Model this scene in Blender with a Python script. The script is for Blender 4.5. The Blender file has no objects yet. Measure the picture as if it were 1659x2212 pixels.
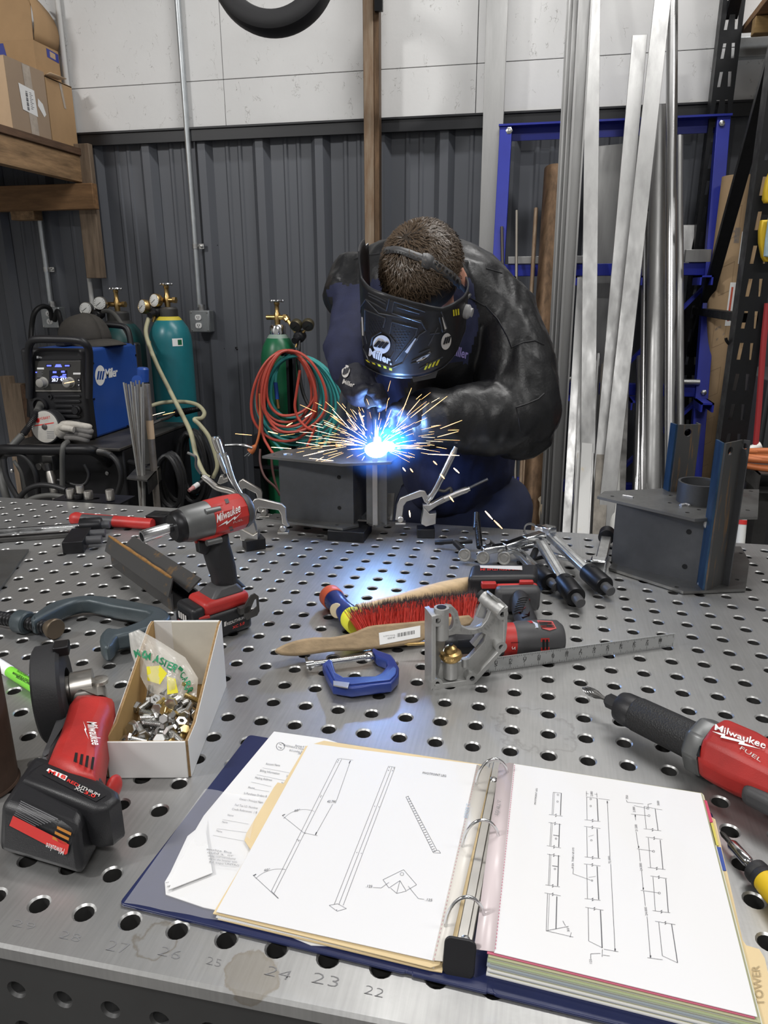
import bpy, bmesh, math, random
from mathutils import Vector, Matrix, Euler
random.seed(7)
R = math.radians; PI = math.pi
scn = bpy.context.scene; COL = scn.collection
# ------------------------------------------------------------------ camera
IW, IH, FPX = 1659, 2212, 1570.28
TZ = 0.90                                   # height of the table top
CAMP = Vector((0.46473, -0.50451, 1.49603))
yaw, pitch, roll = -0.20715, -0.29731, -0.00219
_f = Vector((math.sin(yaw)*math.cos(pitch), math.cos(yaw)*math.cos(pitch), math.sin(pitch)))
_r = Vector((math.cos(yaw), -math.sin(yaw), 0)); _u = _r.cross(_f)
_r2 = _r*math.cos(roll) + _u*math.sin(roll); _u2 = -_r*math.sin(roll) + _u*math.cos(roll)
cam_d = bpy.data.cameras.new('camera'); cam = bpy.data.objects.new('camera', cam_d); COL.objects.link(cam)
cam.matrix_world = Matrix(((_r2.x,_u2.x,-_f.x,CAMP.x),(_r2.y,_u2.y,-_f.y,CAMP.y),(_r2.z,_u2.z,-_f.z,CAMP.z),(0,0,0,1)))
cam_d.sensor_fit = 'VERTICAL'; cam_d.sensor_height = 36; cam_d.lens = 36*FPX/IH
cam_d.clip_start = 0.02; cam_d.clip_end = 60
scn.camera = cam
# ------------------------------------------------------------------ world, lights, exposure
wd = bpy.data.worlds.new('world'); scn.world = wd; wd.use_nodes = True
wd.node_tree.nodes['Background'].inputs[0].default_value = (0.75, 0.82, 0.9, 1)
wd.node_tree.nodes['Background'].inputs[1].default_value = 0.05
def strip_light(x, y, z, w, e, lx=2.4, ly=0.25, rz=0, col=(1, 0.985, 0.965)):
    d = bpy.data.lights.new('ceiling_strip_light', 'AREA'); d.shape = 'RECTANGLE'
    d.size = lx; d.size_y = ly; d.energy = e; d.color = col
    o = bpy.data.objects.new('ceiling_strip_light', d); COL.objects.link(o)
    o.location = (x, y, z); o.rotation_euler = (0, 0, rz)
    return o
strip_light(-3.2, -1.6, 4.35, 0, 330, lx=1.2, rz=0.6)
strip_light(0.9, 1.9, 4.45, 0, 120)
strip_light(3.2, 0.6, 4.45, 0, 60)
strip_light(1.2, -2.6, 4.45, 0, 190)
scn.view_settings.view_transform = 'Standard'; scn.view_settings.look = 'None'
scn.view_settings.gamma = 1; scn.view_settings.use_curve_mapping = False
scn.view_settings.exposure = -0.55
# ------------------------------------------------------------------ pixel -> place helpers
def ray(x, y):
    return (_r2*((x-IW/2)/FPX) + _u2*((IH/2-y)/FPX) + _f)
def at(x, y, X=None, Y=None, Z=None):
    d = ray(x, y)
    t = (X-CAMP.x)/d.x if X is not None else (Y-CAMP.y)/d.y if Y is not None else (Z-CAMP.z)/d.z
    return CAMP + d*t
def T(x, y, h=0.0): return at(x, y, Z=TZ+h)
class Fr:
    """a local frame: origin o, axes x, y, z"""
    def __init__(s, o, x=(1,0,0), z=(0,0,1)):
        o = Vector(o); x = Vector(x).normalized(); z = Vector(z).normalized()
        y = z.cross(x).normalized(); x = y.cross(z).normalized()
        s.M = Matrix(((x.x,y.x,z.x,o.x),(x.y,y.y,z.y,o.y),(x.z,y.z,z.z,o.z),(0,0,0,1)))
        s.I = s.M.inverted(); s.o, s.x, s.y, s.z = o, x, y, z
    def px(s, x, y, h=0.0):
        d = ray(x, y); q = s.o + s.z*h
        t = (q-CAMP).dot(s.z)/d.dot(s.z)
        return s.I @ (CAMP + d*t)
    def pl(s, pts, h=0.0): return [tuple(s.px(a, b, h)[:2]) for a, b in pts]
    def w(s, *p): return s.M @ Vector(p)
    def l(s, p): return s.I @ Vector(p)
FLAT = lambda o: Fr((o[0], o[1], TZ))
# ------------------------------------------------------------------ materials
MATS = {}
def mat(name, col, rough=0.5, metal=0.0, var=0.0, vscale=8.0, col2=None, bump=0.0, bscale=60.0, rvar=0.0,
        emit=None, es=0.0, alpha=1.0, trans=0.0, ior=1.45, coat=0.0, stretch=None, spec=None, detail=6.0, vcut=None):
    if name in MATS: return MATS[name]
    m = bpy.data.materials.new(name); m.use_nodes = True; MATS[name] = m
    nt = m.node_tree; b = nt.nodes['Principled BSDF']; N = nt.nodes.new; L = nt.links.new
    b.inputs['Base Color'].default_value = (*col, 1); b.inputs['Roughness'].default_value = rough
    b.inputs['Metallic'].default_value = metal; b.inputs['IOR'].default_value = ior
    b.inputs['Transmission Weight'].default_value = trans; b.inputs['Alpha'].default_value = alpha
    b.inputs['Coat Weight'].default_value = coat
    if spec is not None: b.inputs['Specular IOR Level'].default_value = spec
    if emit: b.inputs['Emission Color'].default_value = (*emit, 1); b.inputs['Emission Strength'].default_value = es
    if var or bump or rvar:
        tc = N('ShaderNodeTexCoord'); mp = N('ShaderNodeMapping'); L(tc.outputs['Object'], mp.inputs[0])
        if stretch: mp.inputs['Scale'].default_value = stretch
    if var or rvar:
        n = N('ShaderNodeTexNoise'); n.inputs['Scale'].default_value = vscale; n.inputs['Detail'].default_value = detail
        n.inputs['Roughness'].default_value = 0.62; L(mp.outputs[0], n.inputs['Vector'])
        r = N('ShaderNodeMapRange'); lo, hi = vcut or (0.32, 0.68)
        r.inputs[1].default_value = lo; r.inputs[2].default_value = hi; L(n.outputs[0], r.inputs[0])
        if var:
            mx = N('ShaderNodeMix'); mx.data_type = 'RGBA'
            c2 = col2 or tuple(c*(1-var) for c in col)
            mx.inputs[6].default_value = (*col, 1); mx.inputs[7].default_value = (*c2, 1)
            mu = N('ShaderNodeMath'); mu.operation = 'MULTIPLY'; mu.inputs[1].default_value = 1.0 if not col2 else var
            L(r.outputs[0], mu.inputs[0]); L(mu.outputs[0], mx.inputs[0]); L(mx.outputs[2], b.inputs['Base Color'])
        if rvar:
            r2 = N('ShaderNodeMapRange'); r2.inputs[3].default_value = max(0.02, rough-rvar); r2.inputs[4].default_value = min(1, rough+rvar)
            L(r.outputs[0], r2.inputs[0]); L(r2.outputs[0], b.inputs['Roughness'])
    if bump:
        n2 = N('ShaderNodeTexNoise'); n2.inputs['Scale'].default_value = bscale; n2.inputs['Detail'].default_value = 5
        L(mp.outputs[0], n2.inputs['Vector']); bp = N('ShaderNodeBump'); bp.inputs['Strength'].default_value = bump
        bp.inputs['Distance'].default_value = 0.002; L(n2.outputs[0], bp.inputs['Height']); L(bp.outputs[0], b.inputs['Normal'])
    return m
BLACK = mat('black_plastic', (0.012,0.012,0.014), 0.42, bump=0.15, bscale=900)
RUBBER = mat('black_rubber', (0.016,0.016,0.018), 0.6, bump=0.2, bscale=500)
REDP = mat('red_plastic', (0.46,0.028,0.024), 0.45, var=0.35, vscale=14, bump=0.1, bscale=700)
REDL = mat('red_print', (0.62,0.035,0.03), 0.4)
WHITEP = mat('white_print', (0.78,0.78,0.77), 0.5)
CHROME = mat('chrome', (0.72,0.73,0.74), 0.16, 1.0, rvar=0.08, vscale=30)
ZINC = mat('zinc_plated_steel', (0.60,0.60,0.59), 0.33, 1.0, var=0.3, vscale=60)
YZINC = mat('yellow_zinc_steel', (0.66,0.52,0.24), 0.33, 1.0, var=0.3, vscale=60)
DSTEEL = mat('dark_mill_steel', (0.115,0.112,0.108), 0.48, 0.75, var=0.35, vscale=9, rvar=0.1, bump=0.05)
PLATE = mat('grey_steel_plate', (0.20,0.20,0.195), 0.42, 0.85, var=0.25, vscale=12, rvar=0.1)
BLACKOX = mat('black_oxide_steel', (0.022,0.022,0.024), 0.38, 0.6, var=0.3, vscale=30)
ALU = mat('mill_aluminium', (0.52,0.52,0.515), 0.40, 0.95, var=0.22, vscale=7, rvar=0.1, stretch=(3,3,0.4))
CAST = mat('cast_aluminium', (0.50,0.50,0.49), 0.5, 0.8, var=0.2, vscale=20, bump=0.2, bscale=250)
NICKEL = mat('nickel_steel', (0.52,0.50,0.465), 0.36, 0.95, var=0.15, vscale=20)
BRASS = mat('brass', (0.62,0.42,0.17), 0.32, 1.0, var=0.3, vscale=40)
GAUGE = mat('gauge_face', (0.72,0.72,0.69), 0.4)
# ------------------------------------------------------------------ mesh helpers
class MB:
    def __init__(s): s.v = []; s.f = []
    def add(s, vs, fs, M=None):
        o = len(s.v); s.v += [tuple(M @ Vector(v)) for v in vs] if M else [tuple(v) for v in vs]
        s.f += [tuple(i+o for i in f) for f in fs]; return s
    def box(s, x0, x1, y0, y1, z0, z1, M=None):
        return s.add([(x0,y0,z0),(x1,y0,z0),(x1,y1,z0),(x0,y1,z0),(x0,y0,z1),(x1,y0,z1),(x1,y1,z1),(x0,y1,z1)],
                     [(3,2,1,0),(4,5,6,7),(0,1,5,4),(1,2,6,5),(2,3,7,6),(3,0,4,7)], M)
    def hexa(s, b, t):          # 4 bottom points, 4 top points
        return s.add(list(b)+list(t), [(3,2,1,0),(4,5,6,7),(0,1,5,4),(1,2,6,5),(2,3,7,6),(3,0,4,7)])
    def beam(s, a, b, w, h, up=(0,0,1)):
        a, b = Vector(a), Vector(b); d = b-a; fr = Fr(a, d, Vector(up) - d.normalized()*Vector(up).dot(d.normalized()))
        return s.box(0, d.length, -w/2, w/2, -h/2, h/2, fr.M)
    def lathe(s, prof, o=(0,0,0), ax=(0,0,1), n=24, cap=True):
        ax = Vector(ax).normalized(); t = Vector((1,0,0)) if abs(ax.x) < .9 else Vector((0,1,0))
        fr = Fr(o, t - ax*t.dot(ax), ax); vs = []; fs = []
        for r, h in prof: vs += [(r*math.cos(2*PI*k/n), r*math.sin(2*PI*k/n), h) for k in range(n)]
        for i in range(len(prof)-1):
            for k in range(n):
                a, b = i*n+k, i*n+(k+1) % n; fs.append((a, b, b+n, a+n))
        if cap: fs.append(tuple(range(n-1,-1,-1))); fs.append(tuple(range((len(prof)-1)*n, len(prof)*n)))
        return s.add(vs, fs, fr.M)
    def cyl(s, a, b, r, r2=None, n=16, cap=True):
        a, b = Vector(a), Vector(b); d = b-a
        return s.lathe([(r,0),(r if r2 is None else r2, d.length)], a, d, n, cap)
    def pipe(s, a, b, r, ri, n=20):
        a, b = Vector(a), Vector(b); L = (b-a).length
        return s.lathe([(ri,0),(r,0),(r,L),(ri,L),(ri,0)], a, b-a, n, False)
    def tube(s, pts, r, n=8, closed=False, cap=True):
        P = [Vector(p) for p in pts]; m = len(P); vs = []; fs = []; prev = None
        rs = r if isinstance(r, (list, tuple)) else [r]*m
        for i in range(m):
            d = (P[(i+1) % m]-P[i-1]) if closed else (P[min(i+1,m-1)]-P[max(i-1,0)])
            d = d.normalized() if d.length > 1e-9 else Vector((0,0,1))
            if prev is None:
                t = Vector((0,0,1)) if abs(d.z) < .9 else Vector((1,0,0)); u = (t - d*t.dot(d)).normalized()
            else: u = (prev - d*prev.dot(d)).normalized()
            prev = u; w = d.cross(u)
            vs += [P[i] + (u*math.cos(2*PI*k/n) + w*math.sin(2*PI*k/n))*rs[i] for k in range(n)]
        for i in range(m if closed else m-1):
            for k in range(n):
                a, b = i*n+k, i*n+(k+1) % n; c, e = (a+n) % (m*n), (b+n) % (m*n); fs.append((a, b, e, c))
        if cap and not closed: fs += [tuple(range(n-1,-1,-1)), tuple(range((m-1)*n, m*n))]
        return s.add(vs, fs)
    def ball(s, c, r, M=None, nu=16, nv=10):
        r = r if isinstance(r, (list, tuple)) else (r, r, r); vs = [(c[0],c[1],c[2]-r[2])]; fs = []
        for j in range(1, nv):
            p = -PI/2 + PI*j/nv
            vs += [(c[0]+r[0]*math.cos(p)*math.cos(2*PI*k/nu), c[1]+r[1]*math.cos(p)*math.sin(2*PI*k/nu), c[2]+r[2]*math.sin(p)) for k in range(nu)]
        vs.append((c[0],c[1],c[2]+r[2])); top = len(vs)-1
        for k in range(nu):
            fs.append((0, 1+(k+1) % nu, 1+k)); fs.append((top, top-nu+k, top-nu+(k+1) % nu))
        for j in range(nv-2):
            for k in range(nu):
                a, b = 1+j*nu+k, 1+j*nu+(k+1) % nu; fs.append((a, b, b+nu, a+nu))
        return s.add(vs, fs, M)
    def prism(s, poly, h0, h1, M=None):
        n = len(poly); ar = sum(poly[i][0]*poly[(i+1) % n][1]-poly[(i+1) % n][0]*poly[i][1] for i in range(n))
        if ar < 0: poly = poly[::-1]
        vs = [(p[0],p[1],h0) for p in poly] + [(p[0],p[1],h1) for p in poly]
        fs = [tuple(range(n-1,-1,-1)), tuple(range(n, 2*n))] + [(i, (i+1) % n, n+(i+1) % n, n+i) for i in range(n)]
        return s.add(vs, fs, M)
    def sheet(s, grid):         # grid of points rows x cols
        r, c = len(grid), len(grid[0]); return s.add([p for row in grid for p in row],
            [(i*c+j, i*c+j+1, (i+1)*c+j+1, (i+1)*c+j) for i in range(r-1) for j in range(c-1)])
    def mesh(s, name):
        me = bpy.data.meshes.new(name); me.from_pydata(s.v, [], s.f); me.update(); return me
    def build(s, name, m, parent=None, bevel=0, ang=38, smooth=True, sub=0, seg=2, solid=0):
        return obj(name, s.mesh(name), m, parent, bevel, ang, smooth, sub, seg, solid)
def obj(name, me, m, parent=None, bevel=0, ang=38, smooth=True, sub=0, seg=2, solid=0):
    o = bpy.data.objects.new(name, me); COL.objects.link(o)
    if m and not me.materials: me.materials.append(m)
    if smooth:
        me.polygons.foreach_set('use_smooth', [True]*len(me.polygons)); me.set_sharp_from_angle(angle=R(ang))
    if solid: k = o.modifiers.new('Solidify', 'SOLIDIFY'); k.thickness = solid; k.offset = 0
    if bevel: k = o.modifiers.new('Bevel', 'BEVEL'); k.width = bevel; k.segments = seg; k.limit_method = 'ANGLE'; k.angle_limit = R(35)
    if sub: k = o.modifiers.new('Subsurf', 'SUBSURF'); k.levels = sub; k.render_levels = sub
    if parent: o.parent = parent
    return o
def from_curve(cu):
    o = bpy.data.objects.new('tmp', cu); me = bpy.data.meshes.new_from_object(o)
    bpy.data.objects.remove(o); bpy.data.curves.remove(cu); return me
def plate_mesh(polys, t, bevel=0.0, z=0.0, M=None):
    """extruded 2D outline (first polygon) with holes (others); lies between z and z+t"""
    cu = bpy.data.curves.new('outline', 'CURVE'); cu.dimensions = '2D'; cu.fill_mode = 'BOTH'
    for p in polys:
        sp = cu.splines.new('POLY'); sp.points.add(len(p)-1); sp.use_cyclic_u = True
        for k, q in enumerate(p): sp.points[k].co = (q[0], q[1], 0, 1)
    cu.extrude = t/2-bevel; cu.bevel_depth = bevel; cu.bevel_resolution = 2; cu.offset = -bevel
    me = from_curve(cu); me.transform(Matrix.Translation((0,0,z+t/2)))
    if M: me.transform(M)
    return me
def plate(name, polys, t, m, parent=None, bevel=0.0, z=0.0, M=None, ang=38):
    me = plate_mesh(polys, t, bevel, z, M); me.materials.clear(); me.materials.append(m)
    return obj(name, me, m, parent, ang=ang)
def circ(cx, cy, r, n=16, a0=0): return [(cx+r*math.cos(a0+2*PI*k/n), cy+r*math.sin(a0+2*PI*k/n)) for k in range(n)]
def rrect(x0, x1, y0, y1, r, n=4):
    P = []
    for cx, cy, a in ((x1-r,y1-r,0),(x0+r,y1-r,PI/2),(x0+r,y0+r,PI),(x1-r,y0+r,1.5*PI)):
        P += [(cx+r*math.cos(a+PI/2*k/n), cy+r*math.sin(a+PI/2*k/n)) for k in range(n+1)]
    return P
def smooth_pts(pts, n=6, closed=False):
    P = [Vector(p) for p in pts]; m = len(P); out = []
    for i in range(m if closed else m-1):
        p0 = P[i-1] if closed or i > 0 else P[0]; p1 = P[i]; p2 = P[(i+1) % m]
        p3 = P[(i+2) % m] if closed or i+2 < m else P[-1]
        for k in range(n):
            t = k/n; out.append(0.5*((2*p1)+(p2-p0)*t+(2*p0-5*p1+4*p2-p3)*t*t+(3*p1-p0-3*p2+p3)*t**3))
    if not closed: out.append(P[-1])
    return out
def sm2(pts, n=4): return [tuple(q[:2]) for q in smooth_pts([(a,b,0) for a,b in pts], n, True)]
def text(name, body, A, B, C, m, parent=None, shear=0.0, nz=0.0003, inv=None, bold=0.0, space=1.0):
    """flat lettering: A baseline start, B baseline end, C top of the first letter (points in the parent's space)"""
    cu = bpy.data.curves.new('lettering', 'FONT'); cu.body = body; cu.shear = shear; cu.offset = bold; cu.space_character = space
    cu.resolution_u = 2
    me = from_curve(cu); xs = [v.co.x for v in me.vertices]; ys = [v.co.y for v in me.vertices]
    if not xs: return None
    x0, x1, y0, y1 = min(xs), max(xs), 0.0 if min(ys) > -0.35 else min(ys), max(ys)
    A, B, C = Vector(A), Vector(B), Vector(C); U = (B-A)/(x1-x0); Wv = (C-A)/(y1-y0); Nn = U.cross(Wv).normalized()*nz
    for v in me.vertices: v.co = A + U*(v.co.x-x0) + Wv*(v.co.y-y0) + Nn
    me.materials.clear(); me.materials.append(m)
    o = bpy.data.objects.new(name, me); COL.objects.link(o)
    if parent: o.parent = parent
    return o
def tag(o, label=None, cat=None, group=None, kind=None):
    if label: o['label'] = label
    if cat: o['category'] = cat
    if group: o['group'] = group
    if kind: o['kind'] = kind
    return o
def thing(name, label, cat, fr=None, group=None, loc=None):
    o = bpy.data.objects.new(name, None); COL.objects.link(o); o.empty_display_size = 0.02
    if fr is not None: o.matrix_world = fr.M
    if loc is not None: o.location = loc
    return tag(o, label, cat, group)
def struct(name, mb, m, parent=None, **k):
    o = mb.build(name, m, parent, **k)
    if not parent: o['kind'] = 'structure'
    return o
def copy_tree(o, parent=None, M=None, label=None):
    c = o.copy(); COL.objects.link(c); c.parent = parent
    if M is not None: c.matrix_world = M
    if label: c['label'] = label
    for ch in [x for x in COL.objects if x.parent == o]: copy_tree(ch, c)
    return c
def voxel(mb, name, size, smooth_it=4, disp=None):
    """one continuous surface grown from overlapping shapes"""
    o = bpy.data.objects.new('tmp', mb.mesh('tmp')); COL.objects.link(o)
    k = o.modifiers.new('r', 'REMESH'); k.mode = 'VOXEL'; k.voxel_size = size
    k = o.modifiers.new('s', 'SMOOTH'); k.iterations = smooth_it; k.factor = 0.6
    dg = bpy.context.evaluated_depsgraph_get(); dg.update()
    me = bpy.data.meshes.new_from_object(o.evaluated_get(dg)); me.name = name
    bpy.data.objects.remove(o); return me
# ================================================================== the room
WY = 3.22                                    # face of the back wall
WHITEW = mat('white_painted_board', (0.74,0.74,0.735), 0.55, var=0.06, vscale=3, bump=0.25, bscale=45)
def add_scuffs(m):
    nt = m.node_tree; b = nt.nodes['Principled BSDF']; N = nt.nodes.new; L = nt.links.new
    tc = N('ShaderNodeTexCoord'); mp = N('ShaderNodeMapping'); mp.inputs['Scale'].default_value = (9, 9, 5); mp.inputs['Rotation'].default_value = (0, 0.5, 0)
    L(tc.outputs['Object'], mp.inputs[0])
    v = N('ShaderNodeTexVoronoi'); v.feature = 'DISTANCE_TO_EDGE'; v.inputs['Scale'].default_value = 1.9; 
    n = N('ShaderNodeTexNoise'); n.inputs['Scale'].default_value = 3.0; n.inputs['Detail'].default_value = 8; L(mp.outputs[0], n.inputs[0])
    va = N('ShaderNodeVectorMath'); va.operation = 'MULTIPLY_ADD'; va.inputs[1].default_value = (.9,.9,.9); L(n.outputs[1], va.inputs[0]); L(mp.outputs[0], va.inputs[2]); L(va.outputs[0], v.inputs[0])
    r = N('ShaderNodeMapRange'); r.inputs[1].default_value = 0.0; r.inputs[2].default_value = 0.012; r.inputs[3].default_value = 1; r.inputs[4].default_value = 0; L(v.outputs[0], r.inputs[0])
    n2 = N('ShaderNodeTexNoise'); n2.inputs['Scale'].default_value = 2.6; n2.inputs['Detail'].default_value = 4; L(mp.outputs[0], n2.inputs[0])
    r2 = N('ShaderNodeMapRange'); r2.inputs[1].default_value = 0.56; r2.inputs[2].default_value = 0.62; L(n2.outputs[0], r2.inputs[0])
    mu = N('ShaderNodeMath'); mu.operation = 'MULTIPLY'; L(r.outputs[0], mu.inputs[0]); L(r2.outputs[0], mu.inputs[1])
    mx = N('ShaderNodeMix'); mx.data_type = 'RGBA'; mx.inputs[7].default_value = (0.25,0.24,0.22,1)
    old = b.inputs['Base Color'].links[0].from_socket; L(old, mx.inputs[6]); L(mu.outputs[0], mx.inputs[0]); L(mx.outputs[2], b.inputs['Base Color'])
add_scuffs(WHITEW)
GREYM = mat('charcoal_painted_metal', (0.105,0.112,0.128), 0.42, 0.1, var=0.12, vscale=2.5, stretch=(1,1,.3), rvar=0.06)
TRIMM = mat('black_trim_metal', (0.018,0.019,0.022), 0.4)
CONC = mat('grey_concrete', (0.22,0.215,0.21), 0.75, var=0.3, vscale=3, bump=0.2)
SHELLW = mat('light_room_wall', (0.33,0.33,0.325), 0.8, var=0.05, vscale=2)
XL, XR, YB, ZC = -4.6, 4.8, -5.0, 4.8
struct('floor', MB().box(XL, XR, YB, WY+.2, -0.1, 0), CONC)
struct('ceiling', MB().box(XL, XR, YB, WY+.2, ZC, ZC+.1), SHELLW)
struct('wall_left', MB().box(XL-.1, XL, YB, WY+.2, 0, ZC), SHELLW)
struct('wall_right', MB().box(XR, XR+.1, YB, WY+.2, 0, ZC), SHELLW)
struct('wall_front', MB().box(XL, XR, YB-.1, YB, 0, ZC), SHELLW)
wall = struct('wall_back', MB().box(XL, XR, WY+0.04, WY+.2, 0, ZC), GREYM)
# white boards above, with seams
ZT = 2.262
seam_x = at(478, 100, Y=WY).x; seam_z = at(478, 172, Y=WY).z
xs = [XL] + [seam_x + 1.22*k for k in range(-2, 5)] + [XR]
zs = [ZT-0.03, seam_z, seam_z+1.22, ZC]
for i in range(len(xs)-1):
    for j in range(3):
        a = 0.0 if j != 1 else 0.0
        MB().box(xs[i]+.0015, xs[i+1]-.0015, WY, WY+.012, zs[j]+.0015, zs[j+1]-.0015).build('wall_board', WHITEW, wall, bevel=.0012)
# ribbed metal sheets below
def rib_profile(x0, x1, rib0, pitch=0.305):
    pts = []; k = math.floor((x0-rib0)/pitch)-1
    while rib0+k*pitch < x1+pitch:
        c = rib0+k*pitch
        for dx, y in ((-.048,0),(-.020,-.032),(.020,-.032),(.048,0),
                      (.112,0),(.120,-.005),(.132,-.005),(.140,0),(.178,0),(.186,-.005),(.198,-.005),(.206,0)):
            if x0-1e-6 <= c+dx <= x1+1e-6: pts.append((c+dx, WY+.036+y))
        k += 1
    return pts
rib0 = at(458, 480, Y=WY).x - .034
k = -12
while rib0 + (k*3-1)*.305 + .07 < XR:
    x0 = rib0 + (k*3-1)*.305 + .075; x1 = x0 + .915; k += 1
    if x1 < XL or x0 > XR: continue
    pr = rib_profile(max(x0, XL), min(x1, XR), rib0)
    g = [[(x, y, 0) for x, y in pr], [(x, y, ZT-.01) for x, y in pr]]
    MB().sheet(g).build('metal_sheet', GREYM, wall, ang=20)
# screws on the sheets
for px, py in ((463,529),(456,754),(478,754),(505,752),(507,755)):
    q = at(px, py, Y=WY-.0)
    MB().lathe([(.006,0),(.006,.004),(.003,.006)], (q.x, WY+.034, q.z), (0,-1,0), 8).build('screw', BLACKOX, wall)
tr = MB()
for a, b in ((XL, at(402,285,Y=WY).x), (at(410,285,Y=WY).x, XR)):
    tr.box(a, b, WY-.018, WY+.002, ZT-.062, ZT-.006).box(a, b, WY-.026, WY-.016, ZT-.010, ZT)
struct('trim_1', tr, TRIMM, bevel=.0015)
# ================================================================== the perforated welding table
TOPM = mat('ground_steel_top', (0.50,0.50,0.495), 0.40, 0.82, var=0.32, vscale=3.2, rvar=0.09, bump=0.03, bscale=300)
def table_marks(m):
    nt = m.node_tree; b = nt.nodes['Principled BSDF']; N = nt.nodes.new; L = nt.links.new
    tc = N('ShaderNodeTexCoord'); cur = b.inputs['Base Color'].links[0].from_socket
    ns = N('ShaderNodeTexNoise'); ns.inputs['Scale'].default_value = 38; ns.inputs['Detail'].default_value = 8; L(tc.outputs['Object'], ns.inputs[0])
    # fine brushed streaks
    mp = N('ShaderNodeMapping'); mp.inputs['Scale'].default_value = (260, 14, 1); mp.inputs['Rotation'].default_value = (0,0,0.5); L(tc.outputs['Object'], mp.inputs[0])
    st = N('ShaderNodeTexNoise'); st.inputs['Scale'].default_value = 1; st.inputs['Detail'].default_value = 3; L(mp.outputs[0], st.inputs[0])
    mr = N('ShaderNodeMapRange'); mr.inputs[1].default_value = .3; mr.inputs[2].default_value = .7; mr.inputs[3].default_value = .93; mr.inputs[4].default_value = 1.06; L(st.outputs[0], mr.inputs[0])
    mm = N('ShaderNodeMix'); mm.data_type = 'RGBA'; mm.blend_type = 'MULTIPLY'; mm.inputs[0].default_value = 1; L(cur, mm.inputs[6]); L(mr.outputs[0], mm.inputs[7]); cur = mm.outputs[2]
    def stain(x, y, r, inner, col, amt):
        nonlocal cur
        d = N('ShaderNodeVectorMath'); d.operation = 'DISTANCE'; d.inputs[1].default_value = (x, y, 0); L(tc.outputs['Object'], d.inputs[0])
        a = N('ShaderNodeMath'); a.operation = 'MULTIPLY_ADD'; a.inputs[1].default_value = -r*1.5; a.inputs[2].default_value = r*0.75; L(ns.outputs[0], a.inputs[0])
        s = N('ShaderNodeMath'); s.operation = 'ADD'; L(d.outputs['Value'], s.inputs[0]); L(a.outputs[0], s.inputs[1])
        ramp = N('ShaderNodeValToRGB'); e = ramp.color_ramp.elements
        e[0].position = 0; e[0].color = (inner,)*3+(1,); e[1].position = 0.80; e[1].color = (inner,)*3+(1,)
        for p, c in ((0.92, 1.0), (1.0, 0.0)): q = ramp.color_ramp.elements.new(p); q.color = (c,)*3+(1,)
        dv = N('ShaderNodeMath'); dv.operation = 'DIVIDE'; dv.inputs[1].default_value = r; L(s.outputs[0], dv.inputs[0]); L(dv.outputs[0], ramp.inputs[0])
        mu = N('ShaderNodeMath'); mu.operation = 'MULTIPLY'; mu.inputs[1].default_value = amt; L(ramp.outputs[0], mu.inputs[0])
        mx = N('ShaderNodeMix'); mx.data_type = 'RGBA'; mx.inputs[7].default_value = (*col, 1); L(mu.outputs[0], mx.inputs[0]); L(cur, mx.inputs[6]); cur = mx.outputs[2]
    a = T(336, 2030); stain(a.x, a.y, .021, 0.0, (0.22,0.18,0.12), .55)
    a = T(545, 2105); stain(a.x, a.y, .026, 0.7, (0.24,0.20,0.14), .6)
    a = T(1155, 1575); stain(a.x, a.y, .055, 0.0, (0.20,0.19,0.18), .35)
    L(cur, b.inputs['Base Color'])
table_marks(TOPM)
P5 = 0.0508
I0, I1, J0, J1 = -27, 34, 0, 25
table = thing('welding_table', 'large grey perforated steel welding table covered in tools', 'table', loc=(0,0,0))
def hole_mesh(nx, ny, hr, cr, cd, depth, n=16, skip=None):
    mb = MB(); h = P5/2; vs = mb.v; fs = mb.f
    def sq(a):
        c, s_ = math.cos(a), math.sin(a); m_ = max(abs(c), abs(s_)); return h*c/m_, h*s_/m_
    ring = [sq(2*PI*(k+.0)/n) for k in range(n)]
    for i in nx:
        for j in ny:
            o = len(vs); cx, cy = i*P5, j*P5
            vs += [(cx+a, cy+b_, 0) for a, b_ in ring]
            vs += [(cx+cr*math.cos(2*PI*k/n), cy+cr*math.sin(2*PI*k/n), 0) for k in range(n)]
            vs += [(cx+hr*math.cos(2*PI*k/n), cy+hr*math.sin(2*PI*k/n), -cd) for k in range(n)]
            vs += [(cx+hr*math.cos(2*PI*k/n), cy+hr*math.sin(2*PI*k/n), -depth) for k in range(n)]
            for r_ in range(3):
                for k in range(n):
                    a, b_ = o+r_*n+k, o+r_*n+(k+1) % n; fs.append((a, b_, b_+n, a+n))
    return mb
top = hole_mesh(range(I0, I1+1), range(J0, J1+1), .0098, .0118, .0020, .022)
x0, x1, y0, y1 = (I0-.5)*P5, (I1+.5)*P5, (J0-.5)*P5, (J1+.5)*P5
X0, X1, Y0, Y1 = (I0-1)*P5, (I1+1)*P5, (J0-1)*P5, (J1+1)*P5; b = .003
for (a, c) in (((x0,y0,x1,y0),(X0+b,Y0+b,X1-b,Y0+b)),((x1,y0,x1,y1),(X1-b,Y0+b,X1-b,Y1-b)),((x1,y1,x0,y1),(X1-b,Y1-b,X0+b,Y1-b)),((x0,y1,x0,y0),(X0+b,Y1-b,X0+b,Y0+b))):
    top.add([(a[0],a[1],0),(a[2],a[3],0),(c[2],c[3],0),(c[0],c[1],0)], [(3,2,1,0)])
C4 = [(X0,Y0),(X1,Y0),(X1,Y1),(X0,Y1)]; D4 = [(X0+b,Y0+b),(X1-b,Y0+b),(X1-b,Y1-b),(X0+b,Y1-b)]
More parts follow.
